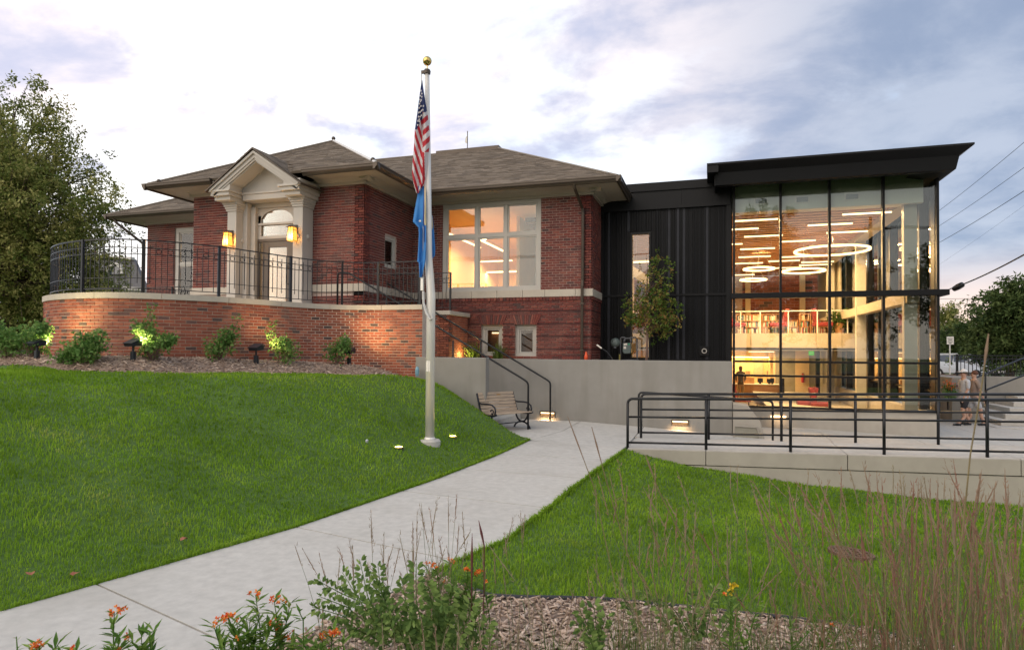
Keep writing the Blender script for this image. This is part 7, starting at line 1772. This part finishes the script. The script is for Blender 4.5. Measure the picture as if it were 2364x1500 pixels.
wpx((2160, 689), (2364, 686), 60, 60, 'level overhead wire above the far tree', .05, .016, .5, 1)
wpx((2160, 733), (2364, 722), 75, 75, 'low distant overhead wire behind the trees', .05, .012, .5, 1)
# distant wooded hill and far tree belt
hl = MB(); M_hill = mat('distant_hill_brush', (.11, .10, .07), 1, var=.5, vs=.12, c2=(.17, .14, .11), bump=1, bs=.5)
n = 40
def hill(x0, x1, y, h, name):
    hb = MB(); prev = None
    for i in range(n+1):
        x = lerp(x0, x1, i/n); hh = h*(math.sin(math.pi*min(1, max(0, i/n)))**.4)*(1+.06*math.sin(i*1.7)); cur = [(x, y-40, -1), (x, y-10, hh*.6), (x, y, hh), (x, y+60, hh*.8)]
        if prev:
            for j in range(3): hb.face([prev[j], cur[j], cur[j+1], prev[j+1]])
        prev = cur
    return struct(hb.build(name, M_hill))
hill(30, 330, 230, 12, 'hill'); hill(-420, -60, 260, 14, 'hill')
for i, (u, lab) in enumerate(((2215, 'rounded tree in the far belt nearest the glass corner'), (2290, 'rounded tree in the far belt behind the fence'), (2400, 'rounded tree in the far belt past the right edge'))):
    p = at(u, 830, 75); base = (p.x, 75, .3); branch_tree('broadleaf_tree', lab, 'tree', base, 4.2, crown_from_px(base, 75, [(u, 800, 60, 30)]), 60, .2, .4, M_leafrt, npl=120, clump=1., seed=60+i)
# street level: grass bank, kerb, road where the van stands
M_road = mat('asphalt', (.055, .054, .052), .9, var=.15, vs=3)
mb = MB(); mb.box(9, 80, 38, 60, -1, .14); struct(mb.build('road', M_road)); mb = MB(); mb.box(8.5, 80, 60.1, 140, -1, .16); struct(mb.build('verge', M_grassfar))
# planter walls and cheek wall by the wide steps
a = at(2236, 862, 27.5); ws = thing('planter_wall', 'grey concrete planter wall under the black fence at the right', 'wall', (a.x+4, 27.6, -.6))
zt0 = a.z
mb = MB(); mb.box(at(2205, 870, 27.5).x, a.x+16, 27.5, 27.8, -1.2, at(2260, 868, 27.5).z); mb.build('wall_body', M_conc, ws, bevel=.015)
ck2 = thing('cheek_wall', 'pale concrete cheek wall at the left of the wide outdoor steps', 'wall', (at(2220, 940, 24.5).x, 24.5, -.6))
x0_, x1_ = at(2197, 900, 24.6).x, at(2262, 900, 24.6).x; mb = MB(); mb.box(x0_, x1_, 24.6, 27.4, -1.2, at(2230, 872, 24.6).z); mb.build('wall_body', M_conc, ck2, bevel=.015)
bw_ = thing('raised_bed_wall', 'low brown timber faced wall below the parked van', 'wall', (10, 30, 0)); mb = MB(); mb.box(at(2160, 870, 33).x, at(2240, 870, 33).x, 33, 33.3, -1, at(2200, 864, 33).z); mb.build('wall_body', mat('brown_wall', (.15, .09, .06), .8), bw_)
sts = thing('wide_steps', 'wide pale concrete steps rising to the street at the right edge', 'steps', (14, 25, -.5))
for i in range(6):
    x_l = x1_+.02+i*.35; zt = plz(12)+.16*(i+1); y_ = 23.4+i*.62; mb = MB(); mb.box(x_l, x_l+16, y_, 27.45, zt-.16, zt); mb.build('step', M_conc2, sts, bevel=.01)
pipe_rail('step_handrail', 'black handrail climbing right over the wide steps, upper one', [at(2186, 905, 24.2), at(2190, 898, 24.2), at(2364, 826, 26.5), at(2420, 804, 27.5)], [(at(2188, 905, 24.2), at(2188, 945, 24.2)), (at(2275, 863, 25), at(2275, 905, 25))], .028)
pipe_rail('step_handrail', 'lower black handrail over the wide steps at the right edge', [at(2276, 945, 23.0), at(2276, 900, 23.0), at(2364, 866, 23.8), at(2420, 845, 24.2)], [], .028)
# black picket fence on the planter wall
fz = at(2240, 862, 27.65).z; fence = thing('picket_fence', 'black metal picket fence before the parked van', 'fence', (13, 27.65, fz)); fx0 = at(2209, 840, 27.65).x; ztop = at(2215, 820, 27.65).z; x = fx0
mb = MB()
while x < fx0+9:
    mb = MB(); mb.box(x-.01, x+.01, 27.64, 27.66, fz-.1, ztop-.05); mb.build('picket', M_black, fence); x += .125
for z in (ztop, ztop-.12, fz+.02): mb = MB(); mb.box(fx0-.05, fx0+9, 27.63, 27.67, z-.02, z+.02); mb.build('rail', M_black, fence)
for k_ in range(4): mb = MB(); mb.box(fx0-.03+k_*2.4, fx0+.04+k_*2.4, 27.62, 27.68, fz-.2, ztop+.05); mb.build('post', M_black, fence)
# sign on a post
p = at(2193, 862, 36); t = thing('street_sign', 'small white sign on a thin grey post in front of the van', 'sign', (p.x, 36, p.z)); s0 = at(2193, 778, 36); k_ = depth(s0)/F
mb = MB(); mb.tube([(p.x, 36, p.z-.8), (p.x, 36, s0.z)], .03, 6); mb.build('post', M_alu, t); mb = MB(); mb.box(s0.x-7*k_, s0.x+7*k_, 35.95, 35.97, s0.z-17*k_, s0.z+1*k_); mb.build('sign_plate', M_white, t, bevel=.01)
M_txt = mat('sign_black', (.05, .05, .05), .6)
for r_ in range(4): mb = MB(); w_ = (5, 4, 5, 3)[r_]*k_; zz = s0.z-(3+r_*3.6)*k_; mb.box(s0.x-w_, s0.x+w_, 35.94, 35.948, zz-.8*k_, zz+.4*k_); mb.build('sign_line', M_txt, t)
# orange flowers planted at the corner
p = at(2192, 895, 24.0); t = thing('orange_flower_clump', 'clump of orange flowers beside the cheek wall at the glass corner', 'flower', (p.x, 24, plz(p.x)-.0)); V, Fc, T = leafcloud([np.array(at(u, v, 24.)) for u, v in ((2185, 900), (2195, 893), (2200, 905), (2187, 910), (2195, 915))], 60, .18, .09); stuff(build_np('foliage', V, Fc, T, M_shrub, t)); V, Fc, T = leafcloud([np.array(at(u, v, 23.9)) for u, v in ((2185, 886), (2195, 882), (2202, 890), (2190, 893))], 30, .14, .05); stuff(build_np('bloom', V, Fc, T, M_fo, t))
# ---- van (family car) seen from its front quarter
M_car = mat('silver_car_paint', (.52, .51, .50), .28, .5, var=.03, coat=.6); M_cg = mat('car_glass', (.03, .045, .07), .08, 0, var=0, spec=.8); M_tyre = mat('tyre', (.02, .02, .02), .9)
vc = at(2200, 858, 54); van = thing('parked_van', 'silver people carrier parked behind the fence with its front towards us', 'van', (0, 0, 0)); van.location = (vc.x+.9, 54, .14); van.rotation_euler = (0, 0, R(120))
def vb(mb, nm, mt, bev=0, **k): o = mb.build(nm, mt, van, local=True, bevel=bev, **k); return o
W2_ = .92
prof_ = [(-2.4, .32), (-2.38, .75), (-2.25, .98), (-1.25, 1.14), (-.45, 1.74), (.2, 1.82), (1.6, 1.80), (2.2, 1.55), (2.42, 1.0), (2.42, .35)]
mb = MB()
secs = [(-W2_, .90, -.0), (-W2_, 1., 0), (W2_, 1., 0), (W2_, .9, 0)]
# loft: body narrows above the belt line
def sec(y, nar): return [(x, y*(1-(.16 if z > 1.1 else .03)*nar), z) for x, z in prof_]
A_ = sec(-W2_, 1); B_ = sec(W2_, 1); k0 = len(prof_); mb.v += A_+B_; mb.f.append(tuple(range(k0))); mb.f.append(tuple(range(2*k0-1, k0-1, -1))); mb.t += [.5, .5]; mb.m += [0, 0]
for i in range(k0): j = (i+1) % k0; mb.f.append((i, i+k0, j+k0, j)); mb.t.append(.5); mb.m.append(0)
vb(mb, 'body', M_car, .06, smooth=False)
mb = MB(); mb.prism([(-1.22, -.74, 1.165), (-.50, -.70, 1.70), (-.50, .70, 1.70), (-1.22, .74, 1.165)], (-.02, 0, .026)); vb(mb, 'windscreen', M_cg)
for s in (-1, 1):
    mb = MB(); y = s*(W2_*.862); mb.prism([(-.95, y, 1.2), (-.35, y, 1.64), (.35, y, 1.68), (.35, y*1.03, 1.18)], (0, s*.02, 0)); mb.prism([(.45, y*1.03, 1.18), (.45, y, 1.68), (1.6, y, 1.66), (2.0, y*1.02, 1.2)], (0, s*.02, 0)); vb(mb, 'side_window', M_cg)
    mb = MB(); mb.obox((-2.34, s*.66, .80), (.07, 0, .02), (0, .18, 0), (0, 0, .09)); vb(mb, 'headlight', mat('headlight_lens', (.7, .7, .68), .1, .3), .02)
    mb = MB(); mb.obox((-.85, s*1.0, 1.2), (.06, 0, 0), (0, .10, 0), (0, 0, .07)); vb(mb, 'mirror', M_car, .02)
    for x in (-1.5, 1.5):
        mb = MB(); mb.lathe((x, s*.82, .34), [(.2, -.11), (.33, -.10), (.34, 0), (.33, .10), (.2, .11)], 20, M=Matrix.Rotation(R(90), 3, 'X')); w_ = vb(mb, 'wheel', M_tyre); mb = MB(); mb.lathe((x, s*.935, .34), [(.20, -.01), (.2, .01), (.05, .03)], 12, M=Matrix.Rotation(R(90)*(-s), 3, 'X')); o = mb.build('rim', M_alu, w_, local=True)
mb = MB(); mb.box(-2.44, -2.38, -.42, .42, .62, .86); mb.box(-2.43, -2.38, -.7, .7, .36, .48); vb(mb, 'grille', M_black)
# ---- neighbour house on the left behind the terrace
yH = 42.; nh = thing('neighbour_house', 'distant house with a grey gabled roof seen through the terrace railing', 'house', tuple(at(255, 720, yH)))
HP = lambda u, v, dy=0: at(u, v, yH+dy)
M_slate = mat('grey_slate', (.14, .14, .155), .9, var=.2, vs=3); M_pale = mat('pale_render', (.55, .54, .52), .8)
mb = MB(); q = [HP(186, 590), HP(308, 598), HP(338, 668), HP(186, 660)]; mb.prism(q, (0, .3, 0)); mb.build('roof', M_slate, nh)
mb = MB(); a, b = HP(186, 590, -.1), HP(308, 597, -.1); mb.bar(a, b, .3, .22); mb.build('ridge_trim', M_pale, nh)
mb = MB(); a, b = HP(186, 660, -.3), HP(340, 668, -.3); mb.bar(a, b, .4, .25); mb.build('eave_trim', M_pale, nh)
mb = MB(); q = [HP(180, 662), HP(335, 670), HP(335, 800), HP(180, 800)]; mb.prism(q, (0, 6, 0)); mb.build('wall', M_pale, nh)
c = HP(263, 632, -.4); k_ = depth(c)/F; mb = MB()
for i in range(14):
    a0, a1 = math.pi*i/14, math.pi*(i+1)/14; P3 = lambda a, r: (c.x+math.cos(a)*r*k_, c.y, c.z+math.sin(a)*r*k_-.0)
    mb.prism([P3(a0, 26), P3(a1, 26), P3(a1, 20), P3(a0, 20)], (0, .5, 0))
dm = mb.build('dormer_arch', M_pale, nh); mb = MB(); mb.prism([(c.x+math.cos(math.pi*i/12)*20*k_, c.y+.2, c.z+math.sin(math.pi*i/12)*20*k_) for i in range(13)], (0, .1, 0)); mb.build('dormer_glass', M_cg, dm)
# ================================================================ PEOPLE
def skin_body(name, verts, edges, mt, parent, sub=2, root=0):
    me = bpy.data.meshes.new(name); me.from_pydata([v[:3] for v in verts], edges, []); me.materials.append(mt); o = bpy.data.objects.new(name, me); COL.objects.link(o); o.parent = parent
    md = o.modifiers.new('skin', 'SKIN'); md.use_smooth_shade = True
    for i, v in enumerate(verts): r = v[3]; me.skin_vertices[0].data[i].radius = (r, r*(v[4] if len(v) > 4 else 1)); me.skin_vertices[0].data[i].use_root = i == root
    sb = o.modifiers.new('sub', 'SUBSURF'); sb.levels = 1; sb.render_levels = 1; return o
def person(lab, loc, facing, h, walk=.0, shirt=(.4, .4, .42), legs=(.3, .26, .2), hair=(.08, .05, .03), shorts=False, cap=None, arms=(0.1, .1), reach=0, long_hair=False):
    t = thing('person', lab, 'person', (0, 0, 0)); k = h/1.75; w = walk
    V = [(0, 0, .95, .13, .8), (0, .01, 1.12, .125, .75), (0, .01, 1.32, .15, .7), (0, 0, 1.45, .10, .8), (0, -.01, 1.54, .052), (0, -.02, 1.63, .085, 1.1), (0, -.02, 1.70, .082, 1.1)]
    E_ = [(0, 1), (1, 2), (2, 3), (3, 4), (4, 5), (5, 6)]
    for s in (-1, 1):
        st = w*s; n = len(V); V += [(s*.09, 0, .88, .095), (s*.10, -st*.5, .50, .062), (s*.10, -st*.2-.0+(.10 if st < 0 else 0), .28, .055), (s*.10, -st*.9+.02, .09, .038), (s*.11, -st*.9-.12, .04, .036, .8)]; E_ += [(0, n), (n, n+1), (n+1, n+2), (n+2, n+3), (n+3, n+4)]
        n = len(V); a = -st*.6; f = reach
        V += [(s*.17, 0, 1.42, .058), (s*.23, a*.3-f*.10, 1.16, .042), (s*.21, a*.8-f*.32, 1.0-a*.1+f*.10, .033), (s*.20, a*1.1-f*.45, .86+f*.28, .026), (s*.195, a*1.2-f*.52, .79+f*.33, .030, .5), (s*.18, a*1.25-f*.56, .74+f*.35, .016)]; E_ += [(3, n), (n, n+1), (n+1, n+2), (n+2, n+3), (n+3, n+4), (n+4, n+5)]
    skin_body('body', V, E_, M_skin, t)
    sh = mat('shirt_cloth', shirt, .85, var=.12, vs=9); lg_ = mat('leg_cloth', legs, .85, var=.12, vs=9)
    SV = [(0, 0, .97, .155, .8), (0, .01, 1.12, .15, .78), (0, .01, 1.32, .172, .74), (0, 0, 1.455, .105, .8), (0, 0, .90, .16, .8)]; SE = [(4, 0), (0, 1), (1, 2), (2, 3)]
    for s in (-1, 1): a = -w*s*.6; n = len(SV); SV += [(s*.18, 0, 1.42, .072), (s*.235, a*.3-reach*.1, 1.17, .058)]; SE += [(3, n), (n, n+1)]
    if not shorts:
        for s in (-1, 1): a = -w*s*.6; n = len(SV); SV += [(s*.212, a*.8-reach*.32, 1.0-a*.1+reach*.1, .045), (s*.20, a*1.05-reach*.43, .88+reach*.26, .036)]; SE += [(n-1 if False else 6 if s < 0 else 8, n), (n, n+1)]
    skin_body('shirt', SV, SE, sh, t)
    LV = [(0, 0, .97, .145, .8), (0, 0, .89, .15, .85)]; LE = [(0, 1)]
    for s in (-1, 1):
        st = w*s; n = len(LV)
        if shorts: LV += [(s*.095, -.0, .80, .112), (s*.10, -st*.48, .52, .088)]; LE += [(1, n), (n, n+1)]
        else: LV += [(s*.095, -.0, .80, .108), (s*.10, -st*.5, .50, .080), (s*.10, -st*.2+(.10 if st < 0 else 0), .28, .07), (s*.10, -st*.85+.02, .10, .062)]; LE += [(1, n), (n, n+1), (n+1, n+2), (n+2, n+3)]
    skin_body('trousers', LV, LE, lg_, t)
    for s in (-1, 1): st = w*s; mb = MB(); mb.ball((s*.105, -st*.9-.06, .045), .07, 10, sz=.6); mb.box(s*.105-.045, s*.105+.045, -st*.9-.19, -st*.9+.05, .0, .06); mb.build('shoe', M_black, t, local=True, bevel=.02)
    hm = mat('hair', hair, .8, var=.3, vs=30)
    mb = MB(); c = (0, .012, 1.70); mb.lathe(c, [(.098*math.cos(R(a)), .105*math.sin(R(a))) for a in (-22, 0, 20, 40, 60, 78, 89)], 16); 
    if long_hair: mb.lathe((0, .05, 1.50), [(.05, 0), (.075, .08), (.095, .2)], 12)
    mb.build('hair', hm, t, local=True, smooth=True)
    if cap: mb = MB(); mb.lathe((0, 0, 1.715), [(.105*math.cos(R(a)), .10*math.sin(R(a))) for a in (0, 25, 50, 75, 89)], 16); mb.box(-.07, .07, -.20, -.06, 1.715, 1.728); mb.build('cap', mat('cap_cloth', cap, .7), t, local=True, smooth=True)
    mb = MB(); mb.ball((-.03, -.098, 1.655), .009, 6); mb.ball((.03, -.098, 1.655), .009, 6); mb.build('eye', M_black, t, local=True); mb = MB(); mb.lathe((0, -.108, 1.615), [(.016, 0), (.008, .03)], 6); mb.build('nose', M_skin, t, local=True)
    t.location = loc; t.rotation_euler = (0, 0, facing); t.scale = (k, k, k); return t
p = at(2226, 948, 23.5); person('person in a white cap and pale grey shirt walking past the wide steps', (p.x, 23.5, plz(p.x)+.02), R(-70), 1.72, .28, (.50, .52, .56), (.02, .02, .025), cap=(.8, .8, .82), shorts=True)
p = at(2250, 945, 23.9); person('brown haired person in a taupe top walking beside the one in the cap', (p.x, 23.9, plz(p.x)+.02), R(-80), 1.70, -.25, (.26, .20, .17), (.42, .43, .46), hair=(.12, .05, .03), shorts=True)
p = at(1711, 914, 33.9); person('person in a dark top and beige trousers standing at the desk indoors, back to us', (p.x, 34.6, FL), R(180), 1.70, .03, (.22, .18, .12), (.75, .55, .34), hair=(.30, .14, .07), reach=.5, long_hair=True)
# ================================================================ ACROSS THE STREET (mirrored in the glass)
mb = MB(); mb.box(-60, 60, -40, -9, -.6, -.2); struct(mb.build('street', M_road))
for i, (x, y, h_, r_) in enumerate(((10, -22, 11, 4.0), (2.8, -19, 15.5, 4.4), (18, -16, 11.5, 3.8))):
    branch_tree('street_tree', ('broad tree across the street mirrored in the right glass bays', 'tall tree across the street mirrored in the left glass bays', 'tree across the street by the utility pole, mirrored near the corner')[i], 'tree', (x, y, -.3), h_, [(0, 0, h_*.62, r_, r_, h_*.34)], 150, .25, .3, M_leafrt, npl=110, clump=.8, seed=80+i)
up_ = thing('utility_pole', 'wooden utility pole with crossarm across the street, mirrored in the glass', 'utility pole', (10.5, -11, -.3)); mb = MB(); mb.tube([(10.5, -11, -.4), (10.5, -11, 11.5)], [.17, .11], 10); mb.build('pole', M_bark, up_, smooth=True); mb = MB(); mb.bar((9.2, -11.1, 10.6), (11.8, -11.1, 10.6), .1, .12); mb.build('crossarm', M_bark, up_)
for k_ in range(4): wire(('near left', 'near right', 'far left', 'far right')[k_]+' wire strung from the utility pole across the street', (9.3+k_*.8, -11, 10.75), (30, -3+k_*.5, 9.5), .5, .014)
for k_ in range(3): wire(('upper', 'middle', 'lower')[k_]+' wire running left from the utility pole across the street', (9.3+k_*1.1, -11, 10.75), (-30, -16+k_, 10.0), .8, .014)
# letters as meshes
for o in [o for o in COL.objects if o.type == 'FONT']:
    dg = bpy.context.evaluated_depsgraph_get(); me = bpy.data.meshes.new_from_object(o.evaluated_get(dg)); n_ = bpy.data.objects.new('lettering', me); COL.objects.link(n_); n_.parent = o.parent; n_.matrix_parent_inverse = o.matrix_parent_inverse; n_.location = o.location; n_.rotation_euler = o.rotation_euler; bpy.data.objects.remove(o)
